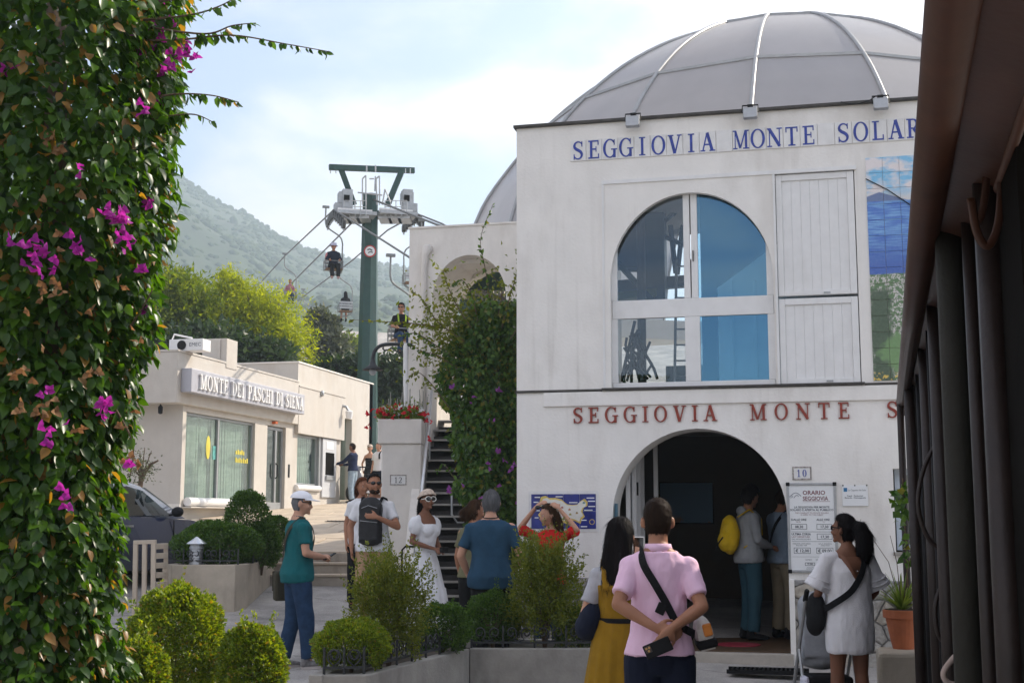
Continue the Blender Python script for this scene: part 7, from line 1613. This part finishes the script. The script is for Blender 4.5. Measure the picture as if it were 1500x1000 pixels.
# 4 white dress and head scarf
p = Person('woman in white puff-sleeve dress, head scarf and white sunglasses', gl(623, 15.2), -128, 1.68, .0135, fem=1, skin=SK_B, head=(-18, 4, 0), arms={'R': dict(e=(.22, -.02, 1.14), w=(.06, .20, 1.06), d=(-.85, .5, 0), p=(0, -.4, -1), c=.7), 'L': dict(e=(-.22, -.02, 1.14), w=(-.04, .21, 1.05), d=(.85, .5, 0), p=(0, -.4, -1), c=.7)})
m = MB(); zs = [1.02, 1.10, 1.2, 1.30, 1.345]; m.tube([(0, tor_interp(p.T, z)[2], z) for z in zs], [tor_interp(p.T, z)[0]+.014 for z in zs], 26, True, [tor_interp(p.T, z)[1]+.014+(.012 if z > 1.15 else 0) for z in zs], side=(1, 0, 0))
for sg in (-1, 1): m.ell((sg*.065, .10, 1.27), (.075, .055, .075)); sh = p.A['R' if sg > 0 else 'L'][0]; el = p.A['R' if sg > 0 else 'L'][1]; m.ell(sh.lerp(el, .22) + Vector((sg*.012, 0, 0)), (.085, .085, .115)); m.tube([(sg*.125, .03, 1.34), (sg*.135, 0, 1.44), (sg*.12, -.06, 1.40)], .035, 10)
p.fin(m, 'bodice', M_wht, .006, 18); p.skirt(M_wht, [(1.04, .135, .10), (.9, .18, .15), (.72, .22, .19), (.60, .245, .215), (.59, .262, .23), (.4, .29, .26), (.16, .32, .29)], 15, .07)
p.hair(HB, 'long', .012, [(((0, -.05, .0), (0, -.075, -.1), (.0, -.08, -.2), (0, -.07, -.27)), [.085, .09, .085, .055], [.05, .05, .045, .03])], fuzz=False); p.glasses(pm('white frames', (.8, .78, .72), .3), M_lens, 1.25)
M_scf = pm('patterned head scarf', (.55, .44, .36), .8, .35, 40, .3, 70); sc_ = MB(); vs_ = []; n = 28
for th in np.linspace(.05, 1.5, 10):
    for i in range(n): a = 2*math.pi*i/n; vs_.append(p.H(.098*math.sin(th)*math.cos(a), .118*math.sin(th)*math.sin(a) - .004, .040 + .098*math.cos(th) - .03*math.sin(th)*math.sin(a)*(-1)))
sc_.add(vs_, [(j*n+i, j*n+(i+1) % n, (j+1)*n+(i+1) % n, (j+1)*n+i) for j in range(9) for i in range(n)]); o = sc_.build('head_scarf', M_scf, p.root, True, local=True); o.modifiers.new('t', 'SOLIDIFY').thickness = .008
MB().tube([p.H(.1*math.cos(a), .118*math.sin(a), .048 + .028*math.sin(a)) for a in np.linspace(0, 6.283, 25)], .012, 8).build('scarf_roll', M_scf, o, True, local=True)
ph = held('small camera in the hands of the woman with the head scarf', 'camera_phone', 'camera', Wp(p, (.0, .30, 1.05))); MB().obox((0, 0, 0), (.11, .05, .06), Matrix.Rotation(p.root.rotation_euler.z, 3, 'Z')).build('body', M_blackm, ph, local=True, bevel=.008)
p.shoes(pm('sandals', (.3, .2, .12), .6))
# suitcase handle by her
sh_ = gl(604, 15.4); st_ = thing('wheeled_suitcase', 'black suitcase with raised handle behind the olive shrub', 'suitcase', sh_); MB().obox(sh_ + Vector((0, 0, .36)), (.36, .24, .6), Matrix.Rotation(YAW, 3, 'Z')).build('shell', M_blk, st_, bevel=.03)
MB().tube([sh_ + vr*-.12 + U*.6, sh_ + vr*-.12 + U*.98, sh_ + vr*-.08 + U*1.02, sh_ + vr*.08 + U*1.02, sh_ + vr*.12 + U*.98, sh_ + vr*.12 + U*.6], .013, 8).build('handle', M_blackm, st_)
for sx_ in (-.13, .13): MB().tube([sh_ + vr*sx_ + U*.05 - vf*.1, sh_ + vr*sx_ + U*.05 - vf*.06], .045, 12).build('wheel', M_rubber, st_)
# 5 olive shirt woman, 6 blue t-shirt man
p = Person('woman in olive top and black trousers beside the man in blue', gl(694, 13.9), -35, 1.66, .0135, fem=1, wide=1.05, skin=SK_T, head=(-30, -6, 0)); p.top(cloth('olive', (.16, .15, .085)), .62, .90, .018); p.trousers(M_blk); p.shoes(M_blk)
p.hair(HBr, 'pony', .014, [(((0, -.09, .0), (0, -.115, -.015)), [.04, .045], None)]); MB().tube([p.H(.03*math.cos(a), -.108, -.01+.03*math.sin(a)) for a in np.linspace(0, 6.283, 13)], .010, 6).build('hair_tie', pm('pink tie', (.5, .3, .3), .6), p.root, local=True); p.eyes()
p = Person('grey-haired man in blue t-shirt seen from behind', gl(719, 12.9), -6, 1.79, .0135, wide=1.12, belly=.22, skin=SK_L, head=(4, 2, 0), arms={'L': dict(e=(-.29, -.02, 1.13), w=(-.22, .10, .92), c=.4), 'R': dict(e=(.29, -.02, 1.13), w=(.2, .2, .98), c=.5)})
M_steelb = cloth('steel blue', (.022, .060, .105)); p.top(M_steelb, .70, .83, .026, .02, 't_shirt', amp=.006); p.trousers(M_blk); p.hair(HG, 'short', .012); p.shoes(M_blk)
MB().tube([(.075*math.cos(a), .07*math.sin(a)-.012, 1.498+.012*math.sin(a)) for a in np.linspace(0, 6.283, 20)], .006, 6).build('neck_cord', M_blackm, p.root, local=True)
# 7 woman in red, arms raised
p = Person('woman in red top lifting both hands to her hair', gl(806, 13.5), 150, 1.64, .0135, fem=1, skin=SK_L, head=(-42, -10, 0), arms={'R': dict(e=(.36, .04, 1.49), w=(.15, .06, 1.72), d=(-.7, -.1, .5), p=(-.3, -.6, -.6), c=.5, t=(0, -.5, -.5)), 'L': dict(e=(-.35, .05, 1.48), w=(-.15, .08, 1.71), d=(.75, -.15, .45), p=(.3, -.6, -.6), c=.5, t=(0, -.5, -.5))})
m = MB(); T_ = cloth('scarlet', (.52, .018, .016)); p.top(T_, .95, .88, .018, .01, 'red_top', slack=.022); p.trousers(M_jean); p.shoes(M_blk); p.eyes()
p.hair(HBr, 'long', .014, [(((0, -.05, .02), (0, -.08, -.08), (0, -.085, -.18), (0, -.07, -.26)), [.08, .085, .08, .05], [.05, .05, .045, .03])])
sgl = held('sunglasses pushed up by the woman in red', 'raised_sunglasses', 'sunglasses', p.root.matrix_basis @ p.H(0, .08, .10)); sgl.rotation_euler = (0, 0, p.root.rotation_euler.z + R(8))
for sg in (-1, 1): MB().ell((sg*.036, 0, 0), (.03, .008, .022)).build('lens', M_lens, sgl, True, local=True)
MB().bar((-.012, 0, .005), (.012, 0, .005), .006, .006).build('bridge', M_blackm, sgl, local=True)
MB().tube([p.A['L'][2] + Vector((.022*math.cos(a), .022*math.sin(a)*.6, .012*math.sin(a)-.02)) for a in np.linspace(0, 6.283, 14)], .007, 6).build('bracelet', pm('bracelet', (.4, .36, .32), .4), p.root, local=True)
# 8 mustard dress, long black hair, holding up a phone
p = Person('long-haired woman in mustard pinafore dress raising a phone', gl(909, 8.3), -8, 1.68, .0100, fem=1, skin=SK_L, head=(-14, 4, 0), arms={'R': dict(e=(.20, .16, 1.22), w=(.10, .34, 1.44), d=(.1, .25, .95), p=(-.2, 1, 0), c=.5, t=(-1, 0, 0)), 'L': dict(e=(-.235, -.02, 1.14), w=(-.10, .16, 1.04), d=(.9, .4, 0), p=(0, -.6, -.6), c=.5)})
M_must = cloth('mustard', (.27, .150, .012), .12); p.top(cloth('pale grey', (.42, .42, .45)), .72, 1.05, .014, 0, 'grey_t_shirt')
m = MB(); zs = [.96, 1.05, 1.14, 1.24, 1.33]; m.tube([(0, tor_interp(p.T, z)[2], z) for z in zs], [tor_interp(p.T, z)[0]+.026 for z in zs], 26, True, [tor_interp(p.T, z)[1]+.026 for z in zs], side=(1, 0, 0))
for sg in (-1, 1): m.tube([(sg*.085, -.11, 1.30), (sg*.10, -.085, 1.42), (sg*.105, -.01, 1.487), (sg*.10, .08, 1.42), (sg*.085, .12, 1.3)], .03, 10, True, .014, side=(1, 0, 0))
p.fin(m, 'pinafore_bib', M_must, .005, 16); p.skirt(M_must, [(1.10, .165, .125), (1.02, .185, .145), (.8, .225, .19), (.5, .27, .235), (.12, .33, .29)], 13, .075, 'pinafore_skirt')
p.hair(HB, 'long', .016, [(((0, -.045, .06), (0, -.075, -.05), (0, -.10, -.16), (0, -.125, -.28), (.0, -.125, -.40), (.0, -.12, -.47)), [.080, .092, .105, .108, .09, .05], [.055, .055, .05, .042, .032, .02])]); p.shoes(pm('sandals', (.3, .2, .12), .6))
p.band([p.tp(1.1, R(a), .03) for a in (170, 200, 230, 260, 290, 320)], .03, M_blk, 'bag_belt')
hb = held('navy pouch held at the waist of the woman in mustard', 'waist_pouch', 'bag', Wp(p, (-.20, .02, 1.10))); hb.rotation_euler = (0, R(12), p.root.rotation_euler.z); m = MB(); m.ell((0, 0, 0), (.08, .13, .13)); m.ell((-.01, .0, -.05), (.085, .12, .09)); link('pouch_body', remesh(m, .012, 2), M_navy, hb)
ph = held('black phone held up by the woman in mustard', 'phone', 'phone', Wp(p, (.10, .40, 1.55))); ph.rotation_euler = (R(-4), 0, p.root.rotation_euler.z); MB().obox((0, 0, 0), (.078, .010, .155)).build('case', M_wpaint, ph, local=True, bevel=.008); MB().obox((0, -.0062, 0), (.068, .002, .145)).build('screen', M_lens, ph, local=True, bevel=.0008)
# 9 pink shirt, hands behind back
M_pink, nt, out = newmat('pink striped shirt'); N = nt.nodes.new; L = nt.links.new; b = N('ShaderNodeBsdfPrincipled'); L(b.outputs[0], out.inputs[0]); tc = N('ShaderNodeTexCoord')
wv_ = N('ShaderNodeTexWave'); wv_.inputs['Scale'].default_value = 55; wv_.inputs['Distortion'].default_value = 1.2; wv_.inputs['Detail'].default_value = 1; wv_.inputs['Detail Scale'].default_value = .6; wv_.bands_direction = 'X'; L(tc.outputs['Object'], wv_.inputs['Vector'])
nn_ = N('ShaderNodeTexNoise'); nn_.inputs['Scale'].default_value = 60; L(tc.outputs['Object'], nn_.inputs['Vector'])
mx = N('ShaderNodeMix'); mx.data_type = 'RGBA'; L(wv_.outputs['Fac'], mx.inputs['Factor']); mx.inputs[6].default_value = (.82, .46, .64, 1); mx.inputs[7].default_value = (.86, .66, .80, 1); L(mx.outputs[2], b.inputs['Base Color']); b.inputs['Roughness'].default_value = .85; b.inputs['Specular IOR Level'].default_value = .15
bp = N('ShaderNodeBump'); bp.inputs['Strength'].default_value = .3; bp.inputs['Distance'].default_value = .002; ad_ = N('ShaderNodeMath'); ad_.operation = 'ADD'; L(wv_.outputs['Fac'], ad_.inputs[0]); L(nn_.outputs['Fac'], ad_.inputs[1]); L(ad_.outputs[0], bp.inputs['Height']); L(bp.outputs[0], b.inputs['Normal'])
p = Person('man in pink striped shirt with hands clasped behind his back', gl(964, 7.4), -4, 1.785, .0088, wide=.89, skin=SK_T, head=(2, 3, 0), arms={'L': dict(e=(-.225, -.13, 1.19), w=(-.03, -.205, 1.075), d=(.93, -.1, -.28), p=(0, 1, -.1), c=.45, t=(0, -.2, 1)), 'R': dict(e=(.225, -.13, 1.18), w=(.055, -.24, 1.075), d=(-.60, -.12, -.78), p=(-.35, .9, -.2), c=.55, t=(.8, 0, -.2))}, legs={'R': dict(a=(.14, -.02, .085)), 'L': dict(a=(-.12, -.02, .085))})
p.top(M_pink, .74, .915, .018, .03, 'pink_shirt', amp=.008, slack=.004); p.trousers(M_navy, 1.0, .016, 1.0); p.hair(HD, 'fade', .012); p.shoes(M_blk)
MB().tube([(0, -.006, 1.470), (0, -.004, 1.512)], [.083, .071], 22, True, [.083, .073], side=(1, 0, 0)).build('collar', M_pink, p.root, True, local=True)
p.band([(-.098, .01, 1.49), (-.095, -.06, 1.472), p.tp(1.40, R(243), .030), p.tp(1.30, R(262), .034), p.tp(1.20, R(281), .038), p.tp(1.10, R(300), .045), p.tp(1.06, R(318), .052), p.tp(1.03, R(345), .06)], .042, M_blk, 'bag_strap', .005)
p.band([(-.098, .01, 1.49), (-.09, .07, 1.45), p.tp(1.38, R(118), .028), p.tp(1.25, R(95), .03), p.tp(1.12, R(60), .04), p.tp(1.0, R(15), .055)], .042, M_blk, 'bag_strap', .005)
q = p.tp(1.17, R(272), .037); MB().obox(q, (.05, .012, .06), Matrix.Rotation(R(25), 3, 'Y')).build('strap_buckle', M_blackm, p.root, local=True, bevel=.004)
hb = held('small white and black crossbody bag at the hip of the man in pink', 'crossbody_bag', 'bag', Wp(p, (.245, .05, 1.02))); hb.rotation_euler = (0, R(-14), p.root.rotation_euler.z)
m = MB(); m.ell((0, 0, .01), (.055, .12, .10)); m.obox((0, 0, -.02), (.08, .2, .12)); me = remesh(m, .010, 3); link('bag_body', me, cloth('bag white', (.6, .56, .52), .2), hb); MB().obox((.0, -.012, -.045), (.115, .22, .05)).build('bag_band', M_blk, hb, local=True, bevel=.015); MB().obox((.02, -.115, .03), (.05, .02, .07)).build('orange_tag', pm('orange tag', (.6, .2, .03), .6), hb, local=True, bevel=.01)
hw = p.A['R'][2]; hd = Vector((-.60, -.12, -.78)).normalized(); pc_ = hw + hd*.105 + Vector((-.012, -.030, -.015))
ph = held('black phone with camera lenses in the hand of the man in pink', 'phone', 'phone', Wp(p, pc_)); ph.rotation_euler = (R(8), R(66), p.root.rotation_euler.z); MB().obox((0, 0, 0), (.078, .011, .152)).build('case', M_blackm, ph, local=True, bevel=.008)
MB().obox((-.012, -.007, -.05), (.036, .004, .036)).build('camera_block', pm('camera block', (.06, .045, .04), .3), ph, local=True, bevel=.002)
for dx, dz in ((-.02, -.058), (-.02, -.042), (-.004, -.05)): MB().tube([(dx, -.008, dz), (dx, -.011, dz)], .0065, 12).build('camera_lens', pm('lens ring', (.5, .3, .12), .3, .1, 5, 0, 1, metal=.6), ph, local=True)
# 10 hoodie youth with yellow backpack, 11 man behind the jamb (both inside)
def inn(px, d): q = at(px, 930, d); return Vector((q.x, q.y, .318))
p = Person('young man in grey hooded top with yellow backpack inside the doorway', inn(1101, 15.15), -78, 1.73, .0135, skin=SK_T, head=(12, -14, 0), arms={'R': dict(e=(.22, .02, 1.14), w=(.10, .22, 1.06), d=(-.5, .8, 0), p=(0, -.3, -1), c=.7), 'L': dict(e=(-.22, .02, 1.14), w=(-.06, .24, 1.06), d=(.6, .7, 0), p=(0, -.3, -1), c=.7)})
p.top(cloth('grey marl', (.27, .28, .29)), 1, .88, .03, .02, 'hoodie', long=True, amp=.007); p.trousers(cloth('teal jeans', (.03, .075, .10))); p.hair(HB, 'curly', .016); p.shoes(M_blk); p.eyes()
MB().ell((0, -.09, 1.47), (.11, .05, .06)).build('hood', cloth('grey marl', (.27, .28, .29)), p.root, True, local=True)
bp_ = held('yellow backpack on the young man in grey', 'backpack', 'backpack', p.root.location); bp_.rotation_euler = p.root.rotation_euler; bp_.scale = p.root.scale
m = MB(); m.ell((0, -.24, 1.20), (.15, .11, .23)); m.ell((0, -.30, 1.12), (.12, .08, .12)); me = remesh(m, .012, 3); wrinkle(me, .008, 12); link('pack_body', me, cloth('yellow pack', (.62, .40, .015)), bp_)
MB().tube([(.10, -.18, 1.40), (.12, -.04, 1.49), (.13, .10, 1.38), (.14, .10, 1.2), (.13, -.12, 1.05)], .02, 8, True, .008).build('shoulder_strap', cloth('yellow pack', (.62, .40, .015)), bp_, local=True)
MB().tube([(-.10, -.37, 1.03), (0, -.385, 1.10), (.10, -.365, 1.17)], .008, 6).build('pack_strap', M_blk, bp_, local=True)
p = Person('person in blue-grey shirt and khaki trousers half hidden by the door jamb', inn(1151, 15.3), -60, 1.72, .012, skin=SK_T, head=(0, -20, 0), arms={'L': dict(e=(-.21, .03, 1.14), w=(-.12, .2, 1.02), c=.5)})
p.top(cloth('blue grey', (.20, .25, .31)), .95, .88, .024, .02, long=True); p.trousers(cloth('khaki', (.22, .18, .12))); p.hair(HD, 'short'); p.shoes(M_blk); p.cross_strap(M_blk, 0, 0, 0, 1.0, .035, .034, 'R')
# 12 woman in white tunic with pushchair
p = Person('dark-haired woman in loose white tunic dress reading the timetable', gl(1240, 10.1), 12, 1.66, .0100, fem=1, wide=1.10, skin=SK_B, head=(38, 2, 0), arms={'L': dict(e=(-.245, .03, 1.13), w=(-.19, .22, .99), d=(0, .9, -.3), p=(.2, 0, -1), c=.8), 'R': dict(e=(.25, .02, 1.14), w=(.19, .18, .99), d=(-.2, .9, -.2), p=(-.2, 0, -1), c=.8)}, legs={'R': dict(k=(.10, .02, .50), a=(.11, -.03, .085)), 'L': dict(k=(-.10, .03, .50), a=(-.12, .03, .085))})
M_tun = cloth('white gauze', (.70, .69, .71), .05, .4); m = MB()
zs = [.66, .69, .78, .9, 1.0, 1.1, 1.2, 1.3, 1.40]; rx_ = [.186, .196, .202, .203, .197, .188, .182, .185, .172]; ry_ = [.155, .17, .178, .180, .170, .158, .150, .148, .11]
m.tube([(0, -.008, z) for z in zs], rx_, 30, True, ry_, side=(1, 0, 0))
for sg in (-1, 1):
    sh, el, wr = p.A['R' if sg > 0 else 'L']; m.tube([sh + Vector((-sg*.07, 0, .025)), sh + Vector((sg*.01, 0, .015)), sh.lerp(el, .45) + Vector((sg*.015, 0, 0)), sh.lerp(el, .86) + Vector((sg*.035, 0, 0))], [.065, .07, .085, .108], 18, True, [.055, .068, .085, .105])
p.fin(m, 'tunic_dress', M_tun, .008, 10, (1.3, 1.3, .45))
for sg in (-1, 1):
    sh, el, wr = p.A['R' if sg > 0 else 'L']
    for t in (.58, .74): c = sh.lerp(el, t) + Vector((sg*.022, 0, 0)); ax_ = (el-sh).normalized(); u_ = ax_.orthogonal().normalized(); v_ = ax_.cross(u_); MB().tube([c + (u_*math.cos(a) + v_*math.sin(a))*(.086+.055*(t-.45)) for a in np.linspace(0, 6.283, 24)], .006, 6).build('sleeve_trim', M_tun, p.root, True, local=True)
vb = MB(); vb.add([(-.14, -.085, 1.475), (.14, -.085, 1.475), (.015, -.178, 1.245), (-.015, -.178, 1.245), (-.07, -.125, 1.42), (.07, -.125, 1.42)], [(0, 4, 3), (4, 5, 2, 3), (5, 1, 2)]); bk = vb.build('bare_back', SK_B, p.root, True, local=True); bk.modifiers.new('t', 'SOLIDIFY').thickness = .014
p.hair(HB, 'pony', .014, [(((0, -.085, .035), (0, -.13, .03), (0, -.165, -.04), (0, -.17, -.13), (0, -.155, -.22)), [.04, .055, .075, .08, .05], [.04, .05, .065, .065, .04])]); p.glasses(M_blackm, M_lens, 1.0); p.eyes(); p.shoes(pm('dark sandals', (.05, .04, .035), .6))
p.band([(.11, .0, 1.485), (.10, -.08, 1.46), (.055, -.165, 1.34), (.0, -.188, 1.24), (-.08, -.185, 1.14), (-.19, -.12, 1.05), (-.235, .0, .99)], .05, M_blk, 'bag_strap', .006)
hb = held('black bag hanging in front of the woman in the white tunic', 'black_bag', 'bag', Wp(p, (-.235, .10, .97))); hb.rotation_euler = (0, 0, p.root.rotation_euler.z); m = MB(); m.ell((0, 0, 0), (.06, .14, .16)); m.ell((0, .03, -.08), (.06, .10, .1)); link('bag_body', remesh(m, .012, 2), M_blk, hb)
pc_ = at(1203, 985, 10.55); pc_.z = gz(pc_.x, pc_.y); pu = thing('pushchair', 'grey folding pushchair in front of the woman in the white tunic', 'pushchair', pc_, YAW)
M_push = cloth('pushchair grey', (.30, .31, .33), .15)
m = MB(); m.obox((.04, .1, .72), (.34, .12, .44), Matrix.Rotation(R(-18), 3, 'X')); m.ell((.04, .2, .5), (.18, .22, .09)); m.ell((.04, .16, .92), (.18, .2, .12)); link('seat', remesh(m, .014, 3), M_push, pu)
for sx_ in (-.17, .25):
    MB().tube([(sx_, -.30, 1.02), (sx_, -.22, .9), (sx_, .35, .12)], .014, 8).build('frame', M_zinc, pu, local=True); MB().tube([(sx_, .0, .6), (sx_, -.22, .12)], .013, 8).build('frame', M_zinc, pu, local=True)
    for yy in (-.22, .36): MB()._lathe([(.05, -.02), (.075, -.02), (.085, 0), (.075, .02), (.05, .02)], (0, 0, 0), 18).build('wheel', M_rubber, pu, local=True).__setattr__('matrix_local', Matrix.Translation((sx_, yy, .085)) @ Matrix.Rotation(R(90), 4, 'Y'))
    MB().capsule([(sx_, -.34, 1.06), (sx_, -.27, .99)], .02, 10).build('grip', M_blackm, pu, local=True)
MB().obox((.04, -.05, .30), (.34, .3, .2)).build('basket', M_blk, pu, local=True, bevel=.03); MB().obox((-.16, -.12, .26), (.05, .16, .28)).build('white_bag', pm('plastic bag', (.6, .6, .7), .3, .1, 10, .5, 20), pu, local=True, bevel=.03)
# 13-15 people by the bank
def rp(px, d): q = at(px, 740, d); q = Vector((q.x, q.y, 0)); return Vector((q.x, q.y, ramp(q)))
p = Person('man in navy top and light jeans using the cash machine', rp(516, 38.6), 72, 1.76, .022, skin=SK_B, head=(0, -14, 0), arms={'L': dict(e=(-.20, .20, 1.20), w=(-.12, .46, 1.14), c=.4), 'R': dict(e=(.22, .14, 1.15), w=(.1, .36, 1.12), c=.4)}); p.top(cloth('dark navy', (.014, .022, .06)), 1, .93, .022, .01, 'sweater', long=True); p.trousers(M_jeanl); p.hair(HD, 'short'); p.shoes(M_blk)
m = MB().ell((.1, .1, .96), (.07, .1, .13)); m.build('waist_jacket', M_navy, p.root, True, local=True)
p = Person('woman in black overall and cap beside the scooter', rp(541, 40.5), 165, 1.72, .022, fem=1, skin=SK_L, head=(10, 0, 0), arms={'L': dict(e=(-.28, .02, 1.18), w=(-.16, .10, 1.02), c=.4), 'R': dict(e=(.27, -.02, 1.16), w=(.22, .04, .95), c=.4)}); p.skirt(M_blk, [(1.38, .12, .10), (1.3, .16, .125), (1.1, .14, .115), (.92, .19, .15), (.5, .20, .16), (.2, .21, .17)], 10, .03, 'overall'); p.hair(HBr, 'long'); p.shoes(M_blk)
m = MB().ell(p.H(0, 0, .06), (.09, .105, .075), 16, 8, p.HM); m.ell(p.H(0, .12, .055), (.07, .06, .01), 12, 6, p.HM); m.build('cap', cloth('beige cap', (.5, .42, .36)), p.root, True, local=True)
p = Person('person in white shirt and dark shorts partly behind pillar 12', rp(554, 40), 150, 1.78, .022, skin=SK_L); p.top(M_wht, .65, .9); p.trousers(M_navy, .5, name='shorts'); p.hair(HD, 'short'); p.shoes(M_blk); p.band([(-.1, .0, 1.49), p.tp(1.4, R(120), .03), p.tp(1.25, R(125), .03)], .05, M_blk, 'pack_strap')
# scooter
so = rp(533, 39.4); scq = thing('parked_scooter', 'grey scooter parked beside the cash machine', 'scooter', so, YAW + R(150)); M_sco = pm('scooter grey', (.30, .31, .33), .35, .1, 5, 0, 1, coat=.6)
for yy in (-.62, .62):
    w = MB()._lathe([(.13, -.06), (.22, -.06), (.25, 0), (.22, .06), (.13, .06)], (0, 0, 0), 22).build('tyre', M_rubber, scq, True, local=True); w.matrix_local = Matrix.Translation((0, yy, .25)) @ Matrix.Rotation(R(90), 4, 'Y'); MB()._lathe([(.13, -.04), (.05, -.02), (.05, .02), (.13, .04)], (0, 0, 0), 18).build('rim', M_chr, w, local=True)
m = MB(); m.ell((0, -.45, .62), (.17, .42, .17)); m.ell((0, .35, .62), (.2, .1, .36)); m.obox((0, .02, .3), (.28, .7, .08)); m.ell((0, .62, .46), (.09, .2, .06)); m.ell((0, .34, .98), (.13, .1, .1)); link('bodywork', remesh(m, .02, 3), M_sco, scq)
m = MB(); m.ell((0, -.38, .80), (.15, .38, .06)); m.build('seat', M_blk, scq, True, local=True); MB().tube([(-.34, .25, 1.02), (-.12, .36, 1.03), (.12, .36, 1.03), (.34, .25, 1.02)], .02, 8).build('handlebar', M_blackm, scq, local=True); MB().tube([(0, .38, .95), (0, .62, .25)], .03, 8).build('fork', M_chr, scq, local=True)
for sg in (-1, 1): MB().ell((sg*.34, .3, 1.2), (.07, .02, .05)).build('mirror', M_blackm, scq, True, local=True)
# 16-20 riders on the chairs
def rider(key, face_away, label, h=1.7, fem=0, skin=SK_T, head=(0, 0, 0)):
    c = SEAT[key]; sc_ = h/1.75; fdir = ldir if face_away else -ldir; ang = math.atan2(-fdir.x, fdir.y) - YAW
    return Person(label, c - U*(.80*sc_) - fdir*.02, math.degrees(ang), h, .022 if key != 'e' else .017, fem=fem, skin=skin, head=head, sit=True, group='chairlift riders', arms={'R': dict(e=(.25, .06, 1.16), w=(.20, .26, 1.10), c=.9), 'L': dict(e=(-.25, .06, 1.16), w=(-.20, .26, 1.10), c=.9)})
p = rider('a', False, 'rider in dark top and pale bucket hat below the pylon head'); p.top(M_navy, 1, .84, .02, 0, long=True); p.trousers(M_blk, waist=.98); p.hair(HD, 'short'); p.shoes(pm('pink shoe', (.45, .3, .3), .6))
MB()._lathe([(.15, .02), (.105, .06), (.098, .13), (.03, .15), (.001, .15)], p.hc, 18).build('bucket_hat', cloth('lilac hat', (.50, .50, .62)), p.root, True, local=True); m = MB().ell((.24, .0, 1.25), (.06, .08, .16)); m.build('pink_sleeve', cloth('pink sleeve', (.5, .2, .2)), p.root, True, local=True)
p = rider('b', False, 'rider in pink top and jeans farther up the line', 1.68, 1); p.top(cloth('rose', (.35, .14, .18)), 1, .84, .02, 0, long=True); p.trousers(M_jean, waist=.98); p.hair(HB, 'long'); p.shoes(M_blk)
p = rider('c', True, 'long-haired rider in black seen from behind left of the pylon', 1.66, 1); p.top(M_blk, 1, .84, .02, 0, long=True); p.hair(HB, 'long', .014, [(((0, -.05, .0), (0, -.08, -.1), (.0, -.09, -.22), (0, -.08, -.34)), [.085, .1, .11, .08], [.05, .05, .045, .03])]); p.shoes(M_blk)
p = rider('d', True, 'dark rider seen from behind, lowest on the ascending line', 1.74); p.top(M_blk, 1, .84, .02, 0, long=True); p.trousers(M_blk, waist=.98); p.hair(HB, 'short'); p.shoes(M_blk)
p = rider('e', False, 'rider in black top, jeans and sunglasses nearest beside the annex wall', 1.75, 0, SK_T, (-25, 0, 0)); p.top(M_blk, .7, .84, .02, 0, amp=.004); p.trousers(M_jean, waist=.98); p.hair(HB, 'curly', .006); p.glasses(M_blackm, M_lens, 1.0); p.shoes(M_blk); p.band([(-.1, .0, 1.49), p.tp(1.4, R(120), .03), p.tp(1.2, R(118), .03)], .04, cloth('lime strap', (.3, .45, .04)), 'pack_strap'); p.band([(.1, .0, 1.49), p.tp(1.4, R(60), .03), p.tp(1.2, R(62), .03)], .04, cloth('lime strap', (.3, .45, .04)), 'pack_strap')
